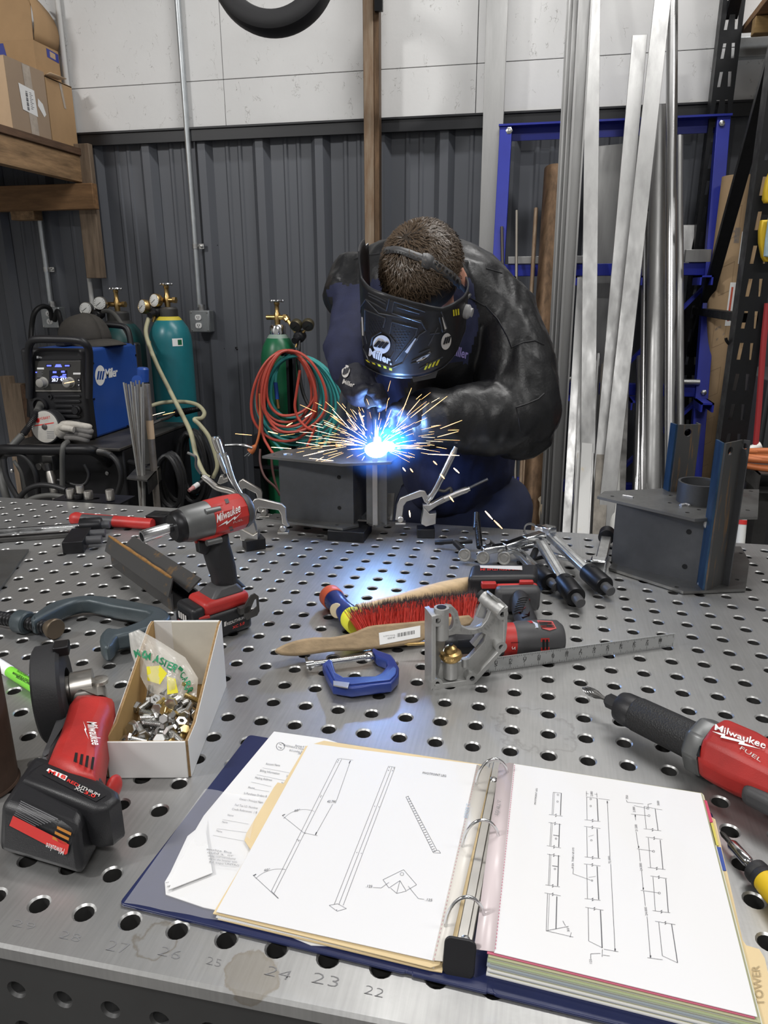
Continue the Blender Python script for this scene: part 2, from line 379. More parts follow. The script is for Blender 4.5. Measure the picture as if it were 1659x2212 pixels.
for k in range(4):
    p, q, r_, s_ = D4[k], D4[(k+1)%4], C4[(k+1)%4], C4[k]
    top.add([(*p,0),(*q,0),(*r_,-b),(*s_,-b)], [(3,2,1,0)])
    top.add([(*s_,-b),(*r_,-b),(*r_,-.016),(*s_,-.016)], [(3,2,1,0)])
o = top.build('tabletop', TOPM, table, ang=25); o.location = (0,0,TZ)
BORE = mat('painted_bore_shade', (0.045,0.044,0.043), 0.6, 0.4); o.data.materials.append(BORE); ncell = (I1-I0+1)*(J1-J0+1)     # bore walls coloured darker to stand in for shade inside the holes
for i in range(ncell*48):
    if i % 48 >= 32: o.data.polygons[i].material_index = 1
SIDEM = mat('table_side_steel', (0.075,0.075,0.075), 0.55, 0.6, var=0.2, vscale=6)
ap = hole_mesh(range(I0, I1+1), range(-3, 0), .0085, .0105, .003, .016)
M = Matrix(((1,0,0,0),(0,0,-1,0),(0,1,0,0),(0,0,0,1)))   # local z -> -Y
for nm, yy, flip in (('side_plate', Y0+.004, 1), ('side_plate', Y1-.004, -1)):
    m2 = MB(); m2.add(ap.v, ap.f, Matrix.Translation((0, yy, TZ-.016+.008+P5*.0)) @ (M if flip == 1 else Matrix.Rotation(PI,4,'Z') @ M @ Matrix.Translation((-(I0+I1)*P5,0,0))))
    for f in range(0): pass
    zt = TZ-.008-P5*.5; 
    m2.box(X0+.004, X1-.004, yy-.0, yy+.001*flip, zt, TZ-.016)
    m2.box(X0+.004, X1-.004, yy-.0, yy+.012*flip, TZ-.008-3.5*P5-.02, TZ-.008-3.5*P5)
    m2.build(nm, SIDEM, table, ang=25)
for xx in (X0+.006, X1-.006): MB().box(xx-.004, xx+.004, Y0+.02, Y1-.02, TZ-.2, TZ-.017).build('side_plate', SIDEM, table)
for xx in (X0+.1, X1-.1, 0.2):
    for yy in (Y0+.1, Y1-.1): MB().box(xx-.04, xx+.04, yy-.04, yy+.04, 0, TZ-.017).build('leg', SIDEM, table, bevel=.004)
MB().box(X0+.05, X1-.05, Y0+.05, Y1-.05, .25, .27).build('lower_shelf', SIDEM, table)
PENC = mat('faint_pencil', (0.17,0.17,0.175), 0.6)
for t_, a, b_, c in (('27',(228,2052),(272,2062),(238,2030)),('26',(340,2062),(385,2074),(352,2044)),('25',(445,2082),(475,2090),(450,2066)),
                     ('24',(570,2105),(622,2118),(582,2086)),('23',(672,2122),(728,2134),(680,2100)),('22',(786,2146),(826,2156),(792,2128)),('29',(26,2000),(72,2010),(34,1986)),('28',(128,2026),(170,2036),(136,2010))):
    text('pencil_number', t_, T(*a), T(*b_), T(*c), PENC, table, bold=-.02)
# ================================================================== left side of the room
WOOD = mat('weathered_timber', (0.40,0.25,0.13), 0.7, var=0.55, vscale=5, stretch=(9,1.2,9), bump=0.3, bscale=30)
WOODX = mat('brown_timber', (0.30,0.165,0.075), 0.7, var=0.45, vscale=5, stretch=(1.2,9,9), bump=0.3, bscale=30)
WOODG = mat('grey_brown_board', (0.27,0.20,0.14), 0.75, var=0.5, vscale=5, stretch=(9,9,1.0), bump=0.3, bscale=30)
WOODD = mat('dark_timber', (0.15,0.085,0.05), 0.7, var=0.5, vscale=6, stretch=(9,1.2,9), bump=0.3, bscale=30)
GALV = mat('galvanised_pipe', (0.52,0.55,0.57), 0.38, 0.85, var=0.2, vscale=15)
CARD = mat('brown_cardboard', (0.47,0.30,0.155), 0.8, var=0.18, vscale=4, bump=0.1, bscale=90)
CARDK = mat('kraft_cardboard', (0.36,0.265,0.185), 0.8, var=0.12, vscale=4, bump=0.1, bscale=90)
CARDL = mat('pale_cardboard', (0.58,0.42,0.27), 0.8, var=0.15, vscale=5, bump=0.1, bscale=90)
TAPE = mat('clear_packing_tape', (0.47,0.40,0.33), 0.22, var=0.25, vscale=30)
BLUEP = mat('blue_print', (0.045,0.06,0.30), 0.5)
GREYPR = mat('grey_print', (0.16,0.16,0.17), 0.6)
# --- timber shelf running along the left
shelf = thing('timber_shelf', 'rough timber shelf holding cardboard boxes at the upper left', 'shelf', loc=(0,0,0))
XS = at(181, 330, Y=3.17).x; YS0 = 1.2
def zs_(px, py): return at(px, py, Y=3.17).z
z1, z2, z3 = zs_(183,322), zs_(180,338), zs_(172,396)
for k in range(5): MB().box(XS-.30*(k+1)+.004, XS-.30*k, YS0, 3.19, z2, z1).build('deck_plank', WOODD, shelf, bevel=.003)
for xx in (XS-.012, XS-.75, XS-1.4): MB().box(xx-.04, xx, YS0, 3.19, z3, z2).build('joist', WOOD, shelf, bevel=.003)
q0, q1 = at(203, 396, Y=3.12), at(206, 452, Y=3.12)
MB().box(XL+.02, q0.x, 3.10, 3.145, q1.z, q0.z).build('ledger_beam', WOODX, shelf, bevel=.003)
a, b_ = at(176, 311, Y=3.16), at(225, 601, Y=3.16); c = at(190, 601, Y=3.16)
MB().box(c.x, b_.x, 3.147, 3.185, b_.z, a.z).build('post_board', WOODG, shelf, bevel=.003)
a, b_ = at(27, 456, Y=3.14), at(80, 475, Y=3.14)
MB().box(a.x, b_.x, 3.12, 3.19, b_.z, a.z+.01).build('wood_block', WOOD, shelf, bevel=.003)
# --- boxes on the shelf
XB = XS - .035
def ybox(px, py): return at(px, py, X=XB).y
yb1, yb2, yb3 = ybox(27,262), ybox(112,292), ybox(169,308)
zb = z1 + .002; zt1 = at(102, 163, Y=yb2).z; zt1 = (at(8,113,Y=yb1).z + zt1)/2
zt2 = at(157, 187, Y=yb3).z
def carton(name, label, x0, x1, y0, y1, z0, z1_, m, fl=True):
    t = thing(name, label, 'box', loc=((x0+x1)/2, (y0+y1)/2, z0))
    w, d, h = (x1-x0)/2, (y1-y0)/2, z1_-z0; e = .004
    bd = MB().box(-w,w,-d,-d+e,0,h).box(-w,w,d-e,d,0,h).box(-w,-w+e,-d+e,d-e,0,h).box(w-e,w,-d+e,d-e,0,h).box(-w,w,-d,d,0,e)
    bd.build('body', m, t)
    return t, w, d, h
t, w, d, h = carton('cardboard_box', 'brown cardboard box with taped side and white shipping label on the shelf', XB-.5, XB, yb1, yb2-.004, zb, zt1, CARDK)
MB().box(-w-.001, w-.001, -d-.002, -d-.0005, .0, h).build('front_panel', CARDL, t)
MB().box(-w, w, -d-.0, -.004, h, h+.003).build('top_flap', CARDK, t); MB().box(-w, w, .004, d, h, h+.003).build('top_flap', CARDK, t)
fb = lambda p, q: (w+.0012, -d+p*2*d, q*h)
MB().add([fb(.42,1),fb(.62,1),fb(.66,0.02),fb(.46,.02)], [(0,1,2,3)]).build('packing_tape', TAPE, t)
lb = MB().add([(w+.002,-d+.27*2*d,.70*h),(w+.002,-d+.66*2*d,.67*h),(w+.002,-d+.68*2*d,.30*h),(w+.002,-d+.30*2*d,.34*h)], [(0,1,2,3)]).build('shipping_label', WHITEP, t)
bc = MB()
for k in range(12): 
    z_ = .62-.022*k; bc.box(w+.0025, w+.003, -d+.42*2*d, -d+.47*2*d, z_*h-.0025*(1+k%3), z_*h)
for k in range(9): bc.box(w+.0025, w+.003, -d+.52*2*d, -d+(.60 if k%2 else .57)*2*d, (.62-.028*k)*h-.002, (.62-.028*k)*h)
bc.build('barcode', GREYPR, lb)
MB().add([fb(.74,.58),fb(.86,.52),fb(.92,.38),fb(.86,.33),fb(.72,.47)], [(0,1,2,3,4)]).build('paper_sticker', WHITEP, t)
t2, w, d, h = carton('cardboard_box', 'worn golden brown cardboard box nearest the wall on the shelf', XB-.5, XB-.003, yb2+.006, yb3, zb, zt2, CARD)
MB().box(-w, w, -d, d, h-.006, h-.002).build('top_flap', CARD, t2)
MB().add([(w-.001,-d,h),(w-.001,-d+.10,h+.004),(w+.035,-d+.12,h+.012),(w+.03,-d+.0,h+.010)], [(0,1,2,3)]).build('torn_flap', CARDL, t2, solid=.003)
MB().add([(w+.0015,-d+.5*2*d,h*.98),(w+.0015,-d+.6*2*d,h*.97),(w+.0015,-d+.68*2*d,h*.6),(w+.0015,-d+.6*2*d,h*.6)], [(0,1,2,3)]).build('packing_tape', TAPE, t2)
# open tall box behind
XO = XB-.05; yo1 = at(78,142,X=XO).y; yo2 = at(115,155,X=XO).y+.06; zo0 = max(zt1, zt2)+.006; zo1 = at(69,84,X=XO).z
t3, w, d, h = carton('cardboard_box', 'open cardboard box with raised flaps and blue stickers on top of other boxes', XO-.45, XO, yo1, yo2, zo0, zo1, CARD)
MB().add([(-w,-d+.002,h),(w,-d+.002,h),(w,-d+.02,h+.22),(-w,-d+.02,h+.22)], [(0,1,2,3)]).build('flap', CARD, t3, solid=.004, smooth=False)
g = [[(w-.001+.02*math.sin(k*.5)-.03*(k/6)**2, -d+.01, h+.23*k/6), (w-.001+.025*math.sin(k*.5)-.06*(k/6)**2, d, h+.2*k/6)] for k in range(7)]
MB().sheet(g).build('flap', CARD, t3, solid=.004, ang=10)
MB().add([(w+.001,-d+.5*2*d,h*.93),(w+.001,d-.004,h*.90),(w+.001,d-.004,h*.62),(w+.001,-d+.5*2*d,h*.66)], [(0,1,2,3)]).build('sticker', BLUEP, t3)
MB().add([(w+.0015,-d+.62*2*d,h*.88),(w+.0015,d-.03,h*.86),(w+.0015,d-.03,h*.68),(w+.0015,-d+.62*2*d,h*.70)], [(0,1,2,3)]).build('sticker_print', CARDL, t3)
MB().add([(w-.16,-d-.001,h*.95),(w-.22,-d-.001,h*.95),(w-.22,-d-.001,h*.2),(w-.14,-d-.001,h*.2)], [(0,1,2,3)]).build('sticker', BLUEP, t3)
a = T(0,0)
t4, w, d, h = carton('cardboard_box', 'pale open carton edge at the far left beside the labelled box', XB-.55, XB-.17, yb1-.30, yb1-.012, zb, at(10,90,X=XB-.17).z-.03, CARDL)
# --- tyre hung below the ceiling
CABLE0 = mat('dark_strap', (0.03,0.03,0.03), 0.7)
ctr = at(590, -78, Y=2.55)
ty = MB(); prof = [(.225,-.05),(.237,-.042),(.243,-.02),(.243,.02),(.237,.042),(.225,.05),(.195,.052),(.172,.044),(.165,.03),(.165,-.03),(.172,-.044),(.195,-.052),(.225,-.05)]
ty.lathe(prof, ctr, (0.1,-1,.12), 64, False)
tyo = tag(ty.build('tyre', RUBBER, ang=30), 'black rubber tyre hanging in front of the white wall', 'tyre')
MB().tube([(ctr.x,ctr.y,ctr.z+.17),(ctr.x,ctr.y,(ctr.z+ZC)/2),(ctr.x,ctr.y,ZC-.005)], .008, 8).build('hanging_strap', CABLE0, tyo)
# --- conduits
def conduit(name, label, top, bot, r, m, Y=WY-.025, straps=()):
    a = at(*bot, Y=Y); t = thing(name, label, 'conduit', loc=a)
    zt = at(*top, Y=Y).z if top else ZC-.02
    MB().cyl((0,0,0), (0,0,zt-a.z), r, n=16).build('pipe', m, t)
    for py in straps:
        q = at(bot[0], py, Y=Y)
        s = MB().cyl((0,0,q.z-a.z-.012), (0,0,q.z-a.z+.012), r+.003, n=16).box(r-.002, r+.03, .003, .012, q.z-a.z-.012, q.z-a.z+.012)
        s.lathe([(.008,0),(.008,.006),(.004,.008)], (r+.018, .002, q.z-a.z), (0,-1,0), 8); s.build('strap', ZINC, t)
    return t, a
conduit('steel_conduit', 'galvanised steel conduit running down the wall to the outlet box', None, (432,664), .0145, GALV, straps=(532,))
conduit('steel_conduit', 'short galvanised conduit below the timber shelf at far left', (84,458), (110,656), .0145, GALV, straps=(582,))
WCON = mat('white_painted_pipe', (0.62,0.62,0.61), 0.5)
conduit('painted_conduit', 'white painted conduit behind the cardboard boxes and shelf', None, (203,690), .0125, WCON)
# --- outlet boxes
BOXM = mat('galvanised_box', (0.36,0.38,0.39), 0.42, 0.7, var=0.2, vscale=25)
def outlet_box(label, px, outlets=True):
    a = at(px[0], px[1], Y=WY-.045); t = thing('outlet_box', label, 'outlet', loc=(a.x, WY+.0, a.z))
    MB().box(-.056,.056,-.058,-.001,-.056,.056).build('box', BOXM, t, bevel=.005)
    MB().box(-.054,.054,-.064,-.0585,-.054,.054).build('cover', BOXM, t, bevel=.004)
    for s in (-1, 1):
        o = plate('receptacle', [rrect(-.017,.017,-.014,.014,.011)], .004, WHITEP, t, M=Matrix.Translation((-.004,-.0645,s*.0205)) @ Matrix.Rotation(PI/2,4,'X'))
        sl = MB().box(-.0095,-.0075,-.0702,-.0686,-.002,.006).box(.0005,.0025,-.0702,-.0686,-.002,.006).lathe([(.0022,0),(.0022,.0015)], (-.004,-.0688,-.007), (0,-1,0), 8)
        for v in range(len(sl.v)): x_, y_, z_ = sl.v[v]; sl.v[v] = (x_, y_, z_+s*.0205)
        sl.build('slot', BLACKOX, o)
    for sx in (-.045,.045):
        for sz in (-.045,.045): MB().lathe([(.004,0),(.004,.003)], (sx,-.0645,sz), (0,-1,0), 8).build('screw', ZINC, t)
    MB().cyl((0,-.025,.056), (0,-.025,.085), .018, n=12).build('connector', ZINC, t)
    return t
outlet_box('grey metal outlet box with white duplex receptacle below the long conduit', (434,694))
outlet_box('dark outlet box partly hidden behind black cable at far left', (113,686))
CABLE = mat('black_cable', (0.014,0.014,0.015), 0.5)
def pxp(pts, n=5, closed=False): return smooth_pts([at(x, y, Y=Y) for x, y, Y in pts], n, closed)
def hose(name, label, pts, r, m, cat='cable', n=6, group=None, parent=None, closed=False):
    o = MB().tube(pxp(pts, n, closed), r, 10, closed).build(name, m, parent)
    if not parent: tag(o, label, cat, group)
    return o
hose('power_cable', 'black power cable arching from the wall outlet at far left', [(112,690,3.13),(108,668,3.10),(92,662,3.05),(75,675,3.0),(68,710,3.0),(66,760,2.95),(64,830,2.9),(64,900,2.9)], .013, CABLE)
hose('power_cable', 'black power cable looping down from the wall outlet behind the cap', [(118,692,3.12),(124,672,3.08),(130,690,3.05),(134,715,3.0),(136,750,2.95),(137,800,2.9)], .013, CABLE)
# old boards standing against the wall far left
for k, (xa, xb, yt, m) in enumerate(((-2,18,812,WOODG),(19,42,828,WOODG),(43,52,830,WOODD))):
    a = at(xa+6, yt, Y=2.95); b_ = at(xb+6, yt, Y=2.95)
    tag(MB().box(a.x, b_.x, 2.93, 2.975, 0, a.z).build('wood_board', m, bevel=.002), ['grey weathered board leaning at the far left edge','brown weathered board between two boards left of the welder','thin dark board next to the cylinder cart at far left'][k], 'board', 'old boards left of the welding machine')
# --- welding cart
CARTM = mat('black_cart_paint', (0.012,0.012,0.014), 0.42, 0.2, var=0.4, vscale=8, rvar=0.1)
CARTT = mat('dusty_cart_top', (0.085,0.08,0.075), 0.5, 0.5, var=0.6, vscale=9)
YF = 1.95; cl = at(20, 968, Y=YF); cr = at(256, 969, Y=YF); zc = cr.z; XC0, XC1 = cl.x, cr.x
YC1 = at(405, 897, X=XC1).y
cart = thing('welding_cart', 'black steel welding cart carrying the blue welding machine', 'cart', loc=(0,0,0))
MB().box(XC0, XC1, YF+.03, YC1, .16, zc-.012).build('body', CARTM, cart, bevel=.006)
MB().box(XC0-.01, XC1+.004, YF, YC1, zc-.012, zc).build('top_tray', CARTT, cart, bevel=.003)
ht = [(-20,990,YF-.09),(2,972,YF-.09),(30,971,YF-.10),(100,972,YF-.10),(180,971,YF-.10),(205,976,YF-.08),(222,988,YF-.03),(232,1000,YF+.03)]
MB().tube(pxp(ht, 6), .019, 14).build('handle_bar', CARTM, cart)
for x_ in (XC0+.06, XC1-.06):
    for y_ in (YF+.1, YC1-.12): MB().lathe([(.03,-.025),(.08,-.022),(.08,.022),(.03,.025)], (x_, y_, .08), (1,0,0), 20).build('wheel', RUBBER, cart)
for x_, y_ in ((232,1022),(26,1017)):
    q = at(x_, y_, Y=YF+.03); MB().lathe([(.008,0),(.008,.004),(.003,.007)], q, (0,-1,0), 10).build('bolt', ZINC, cart)
fs = Fr((XC1+.001, YF, 0), (0,1,0), (1,0,0))
def side_quad(pts, h=.001): return [fs.px(x, y, h) for x, y in pts]
MB().add(side_quad([(358,935),(396,918),(394,945),(359,960)]), [(0,1,2,3)]).build('warning_label', BLACK, cart)
MB().add(side_quad([(359,932),(375,925),(375,933),(359,940)], .002), [(0,1,2,3)]).build('label_text', GREYPR, cart)
MB().add(side_quad([(359,941),(374,934),(374,938),(359,944)], .002), [(0,1,2,3)]).build('label_stripe', REDL, cart)
MB().add(side_quad([(377,927),(391,920),(391,932),(377,938)], .002), [(0,1,2,3)]).build('label_text', GREYPR, cart)
# torch holder bracket and connector on the cart front
q = at(107, 1000, Y=YF+.0); MB().box(q.x-.022, q.x+.022, YF-.012, YF+.03, q.z-.03, q.z+.03).lathe([(.014,0),(.014,.02)], (q.x-.014,YF-.03,q.z-.005), (0,-1,0), 12).lathe([(.014,0),(.014,.02)], (q.x+.014,YF-.03,q.z-.005), (0,-1,0), 12).build('bracket', DSTEEL, cart, bevel=.002)
# --- welding machine
BLUEM = mat('blue_enamel', (0.018,0.068,0.30), 0.32, 0.0, var=0.18, vscale=5, rvar=0.06)
YW = 2.06; wl, wr = at(68, 940, Y=YW).x, at(196, 955, Y=YW).x
zw0 = zc+.002; zw1 = at(196, 757, Y=YW).z; YW1 = at(299, 746, X=wr).y
mw = thing('welding_machine', 'blue welding machine with black front panel and white lettering on the cart', 'welding machine', loc=(0,0,0))
MB().box(wl+.006, wr, YW+.05, YW1, zw0, zw1).build('housing', BLUEM, mw, bevel=.012, seg=3)
MB().box(wl, wr+.003, YW, YW+.055, zw0, zw1+.004).build('front_bezel', BLACK, mw, bevel=.014, seg=3)
MB().box(wl, wr+.003, YW1-.03, YW1+.02, zw0, zw1).build('rear_panel', BLACK, mw, bevel=.01)
ff = Fr((wl, YW, zw0), (1,0,0), (0,-1,0))
fq = lambda pts, h=0: [ff.w(*ff.px(x, y, h)) for x, y in pts]
def fquad(name, pts, m, parent, h=.001): return MB().add(fq(pts, h), [tuple(range(len(pts)))]).build(name, m, parent)
def fbox(name, pts, m, parent, h0, h1, bev=.002):
    P2 = ff.pl(pts, 0); mb = MB().prism(P2, h0, h1, ff.M); return mb.build(name, m, parent, bevel=bev)
# front handle loop and rear handle
def fpt(x, y, h): return ff.w(*ff.px(x, y, h))
for hx in (0,):
    pts = [fpt(64,860,.012), fpt(63,800,.014), fpt(62,755,.03), fpt(68,738,.045), fpt(80,733,.05), fpt(120,733,.05), fpt(165,735,.05), fpt(182,741,.045), fpt(192,758,.03), fpt(193,800,.016), fpt(192,860,.012)]
    MB().tube(smooth_pts(pts,5), .0145, 12).build('handle', BLACK, mw)
xh = wr-.02
pr = [(wl+.03, YW1-.05, zw1-.01),(wl+.04, YW1-.03, zw1+.055),(wl+.07, YW1-.03, zw1+.075),(wr-.09,YW1-.03,zw1+.075),(wr-.03,YW1-.03,zw1+.06),(wr-.012,YW1-.04,zw1-.01)]
MB().tube(smooth_pts(pr,6), .013, 12).build('handle', BLACK, mw)
PANEL = mat('control_panel_grey', (0.05,0.048,0.045), 0.4, var=0.2, vscale=25)
fquad('header_strip', [(72,768),(176,768),(176,776),(72,776)], BLACK, mw, .002)
pn = fbox('control_panel', [(77,780),(175,779),(175,846),(77,846)], PANEL, mw, 0, .004, .0015)
fquad('panel_trim', [(77,843.5),(175,843.5),(175,845.5),(77,845.5)], NICKEL, pn, .005)
SCRB = mat('display_glass', (0.012,0.012,0.02), 0.15)
SCRG = mat('display_glow', (0.1,0.12,0.9), 0.5, emit=(0.12,0.16,1.0), es=2.2)
SCRW = mat('display_white_glow', (0.7,0.75,1.0), 0.5, emit=(0.7,0.76,1.0), es=2.5)
sc_ = fbox('display', [(108,800),(146,799),(146,828),(108,828)], SCRB, pn, .004, .006, .001)
GREYM2 = mat('screen_bezel', (0.12,0.12,0.12), 0.4)
for nm, s_, A, B, C in (('display_digits','20.7',(112,824),(126,824),(112,817)),('display_digits','434',(130,823),(143,823),(130,816))):
    text(nm, s_, fpt(*A,.0065), fpt(*B,.0065), fpt(*C,.0065), SCRW, sc_, bold=.02)
for a in ((114,802,122,806),(132,801,140,805),(135,808,143,811)): fquad('display_icon', [(a[0],a[1]),(a[2],a[1]),(a[2],a[3]),(a[0],a[3])], SCRG, sc_, .0066)
for cx_ in (119, 136):
    pts = [(cx_-8,816)]+[(cx_+8*math.cos(PI-PI*k/8), 816-4.5*math.sin(PI*k/8)) for k in range(9)]; fquad('display_arc', pts, SCRG, sc_, .0066)
for x0_, x1_ in ((99,114),(138,153)):
    fquad('indicator_icon', [(x0_,787),(x1_,787),(x1_,793),(x0_,793)], SCRB, pn, .0045); fquad('indicator_icon', [(x0_+2,788.5),(x1_-3,788.5),(x1_-3,791.5),(x0_+2,791.5)], SCRG, pn, .005)
fquad('indicator_icon', [(121,787),(131,787),(134,793),(118,793)], SCRG, pn, .005)
fquad('indicator_light', [(76.5,803),(80,803),(80,805.5),(76.5,805.5)], SCRG, pn, .005)
for a in ((80,794,95,798),(158,805,174,809)): fquad('panel_label', [(a[0],a[1]),(a[2],a[1]),(a[2],a[3]),(a[0],a[3])], WHITEP, pn, .0045)
for k in range(5): fquad('panel_text', [(80,801+3*k),(93-(k%2)*3,801+3*k),(93-(k%2)*3,802+3*k),(80,802+3*k)], GREYPR, pn, .0045)
for cx_ in (95, 152):
    q = fpt(cx_, 826, .004); MB().lathe([(.021,0),(.021,.004),(.0175,.006),(.0165,.028),(.012,.031)], q, (0,-1,0), 24).build('knob', mat('grey_knob', (0.27,0.26,0.24), 0.5), pn)
for cx_ in (83, 170):
    for cy_, s_ in ((821,1),(832,-1)):
        fquad('arrow_button', [(cx_-3,cy_-4),(cx_+3,cy_-4),(cx_+3,cy_+4),(cx_-3,cy_+4)], SCRB, pn, .0045)
        fquad('arrow_mark', [(cx_-1.8,cy_+1.5*s_),(cx_+1.8,cy_+1.5*s_),(cx_,cy_-2.2*s_)], WHITEP, pn, .005)
for k in range(6):   # louvres
    y_ = 853+11*k; l_, r_ = (116+k*.7, 176) if k not in (2,3) else (118, 160)
    P2 = ff.pl([(l_+3,y_),(r_-3,y_),(r_,y_+4),(r_-3,y_+6),(l_+3,y_+6),(l_,y_+4)]); MB().prism(P2, 0, .006, ff.M).build('louvre', BLACK, mw, bevel=.002)
q = fpt(168,885,0); MB().lathe([(.018,0),(.018,.01),(.014,.014),(.014,.022)], q, (0,-1,0), 20).build('dial', BLACK, mw)
q = fpt(109,857,0); MB().pipe(q, q+Vector((0,-.006,0)), .010, .006).build('socket', BLACK, mw)
q = fpt(88,876,0); MB().pipe(q, q+Vector((0,-.012,0)), .034, .026, 28).build('gun_port', BLACK, mw)
text('front_lettering', 'Miller', fpt(84,774,.0025), fpt(91,774,.0025), fpt(84,770,.0025), WHITEP, mw, bold=.01); fquad('front_emblem', [(79,769),(83,769),(83,774),(79,774)], WHITEP, mw, .0025)
# side lettering and emblem
fw = Fr((wr+.0008, YW, zw0), (0,1,0), (1,0,0))
sp = lambda x, y, h=.0: fw.w(*fw.px(x, y, h))
em = MB().add([sp(216.5+11*math.cos(2*PI*k/28), 811+22*math.sin(2*PI*k/28)) for k in range(28)], [tuple(range(27,-1,-1))]).build('emblem', WHITEP, mw)
for k in range(3):
    x_ = 209+5.3*k; MB().add([sp(x_,820,.0006), sp(x_+3.6,820,.0006), sp(x_+6.6,801.5,.0006), sp(x_+3,801.5,.0006)], [(0,1,2,3)]).build('emblem_bar', BLUEM, em)
text('lettering', 'Miller', sp(227.5,817), sp(254,812), sp(227.5,797), WHITEP, mw, bold=.025, space=.88)
for x_, y_ in ((201,785),(203,862),(204,947),(275,920),(293,767),(297,745)):
    MB().lathe([(.004,0),(.004,.003)], sp(x_,y_), (1,0,0), 8).build('screw', BLACKOX, mw)
# cable of the welding gun
GUNC = mat('grey_gun_cable', (0.085,0.085,0.08), 0.55)
gc = thing('welding_gun_cable', 'grey welding gun cable with spring guard leaving the machine front', 'cable', loc=(0,0,0))
MB().cyl(fpt(90,872,-.01), fpt(80,890,.07), .017, .014, 16).build('connector', GUNC, gc)
MB().tube(pxp([(80,890,YW-.07),(72,905,YW-.09),(60,925,YW-.11),(48,940,YW-.13)],5), .0085, 10).build('cable', GUNC, gc)
sp_ = smooth_pts([at(80,890,Y=YW-.07),at(72,905,Y=YW-.09),at(60,925,Y=YW-.11),at(50,938,Y=YW-.13)],14)
for k in range(2, len(sp_)-1, 2):
    d_ = (sp_[k+1]-sp_[k-1]).normalized(); MB().lathe([(.012,-.002),(.0135,0),(.012,.002)], sp_[k], d_, 12).build('spring_coil', BLACK, gc)
MB().tube(pxp([(48,940,YW-.13),(25,965,YW-.16),(8,985,YW-.17),(3,1020,YW-.17),(10,1060,YW-.2),(25,1100,YW-.2)],6), .014, 12).build('sheath', GUNC, gc)
# hoses hanging in front of the cart
for pts, lab in (([(14,982,1.86),(40,981,1.85),(62,995,1.85),(78,1025,1.85),(82,1060,1.86),(84,1095,1.86)], 'thick black cable arching under the cart handle on the left'),
                 ([(8,992,1.83),(14,1030,1.82),(30,1062,1.82),(45,1085,1.82)], 'black cable sagging at the left edge below the cart handle'),
                 ([(214,978,1.86),(240,984,1.84),(256,1003,1.83),(262,1035,1.83),(252,1070,1.84),(240,1095,1.85)], 'black cable with spring guard curving down right of the handle'),
                 ([(40,1078,1.8),(58,1058,1.79),(85,1048,1.79),(115,1050,1.79),(142,1058,1.79)], 'black cable bowing above the table edge'),
                 ([(60,1082,1.78),(80,1074,1.78),(110,1070,1.78),(140,1074,1.78)], 'pale grey hose lying low behind the table edge'),
                 ([(135,1080,1.84),(135,1020,1.84),(135,980,1.83),(138,962,1.84),(146,955,1.88)], 'grey cable hooked over the cart edge beside the wire spool'),
                 ([(30,995,1.88),(45,1020,1.88),(52,1050,1.88),(58,1078,1.88)], 'thin grey cable hanging inside the cart front'),
                 ([(182,1003,1.88),(192,1025,1.88),(184,1045,1.87),(165,1048,1.86),(140,1040,1.86),(125,1037,1.86)], 'thin black cable looping from the cart bracket')):
    hose('cable', lab, pts, .010 if 'thin' not in lab else .0065, CABLE if 'grey' not in lab else GUNC)
# spring guard on the right cable
sg = thing('cable_spring_guard', 'ribbed steel spring guard on the cable right of the cart handle', 'cable guard', loc=(0,0,0))
pp = pxp([(212,976,1.855),(226,978,1.848),(240,984,1.84)], 8)
for k in range(1, len(pp)-1):
    MB().lathe([(.0105,-.002),(.0125,0),(.0105,.002)], pp[k], (pp[k+1]-pp[k-1]).normalized(), 12).build('coil', DSTEEL, sg)
# brass coloured nozzle hanging in front of the cart
a, b_ = at(107,1018,Y=1.87), at(122,1078,Y=1.85); nz = thing('hanging_nozzle', 'worn steel torch nozzle hanging below the cart bracket', 'nozzle', loc=(0,0,0))
MB().cyl(a+(a-b_)*.25, a, .012, .012).build('collar', BLACK, nz); MB().lathe([(.013,0),(.016,.02),(.016,.10),(.012,.13),(.009,.14)], a, b_-a, 20).build('body', NICKEL, nz)
# --- cap on the machine
CAPM = mat('dusty_black_cloth', (0.052,0.047,0.041), 0.9, var=0.35, vscale=14, bump=0.3, bscale=400)
cx0 = at(184, 740, Y=2.36); cap = thing('baseball_cap', 'dusty black baseball cap lying on the welding machine', 'cap', loc=(cx0.x, 2.36, zw1+.004), )
cap.rotation_euler = (0, 0, R(-22)); cap.scale = (1.22, 1.2, .88)
pc = []; rows = []
for j in range(9):
    ph = PI/2*j/8; r_ = math.cos(ph)**.75 if j < 8 else 0.001
    rows.append([(.098*r_*math.cos(2*PI*k/28), .085*r_*math.sin(2*PI*k/28), .008+.128*math.sin(ph)*(1+.06*math.cos(2*PI*k/28))) for k in range(29)])
MB().sheet(rows).build('crown', CAPM, cap, solid=.003, ang=80)
br = []
for j in range(6):
    f_ = j/5; br.append([(( .088*math.cos(a_)+f_*.11*max(0,math.cos(a_))**.6), .088*math.sin(a_)*(1-.12*f_), .018-.035*f_*f_*.6+.018*math.cos(a_*1.2)-.012) for a_ in [R(-80+160*k/16) for k in range(17)]])
MB().sheet(br).build('visor', CAPM, cap, solid=.004, ang=80)
MB().ball((0,0,.137), (.007,.007,.004)).build('button', CAPM, cap)
for k in range(3):
    a_ = PI*k/3; MB().tube([(.1*math.cos(a_)*math.cos(p_)**.75*1.0 if abs(p_) < 1.56 else 0, .087*math.sin(a_)*(math.cos(p_)**.75 if abs(p_)<1.56 else 0), .009+.129*math.sin(p_)) for p_ in [PI/2*q/10 for q in range(11)]], .0012, 5).build('seam', CAPM, cap)
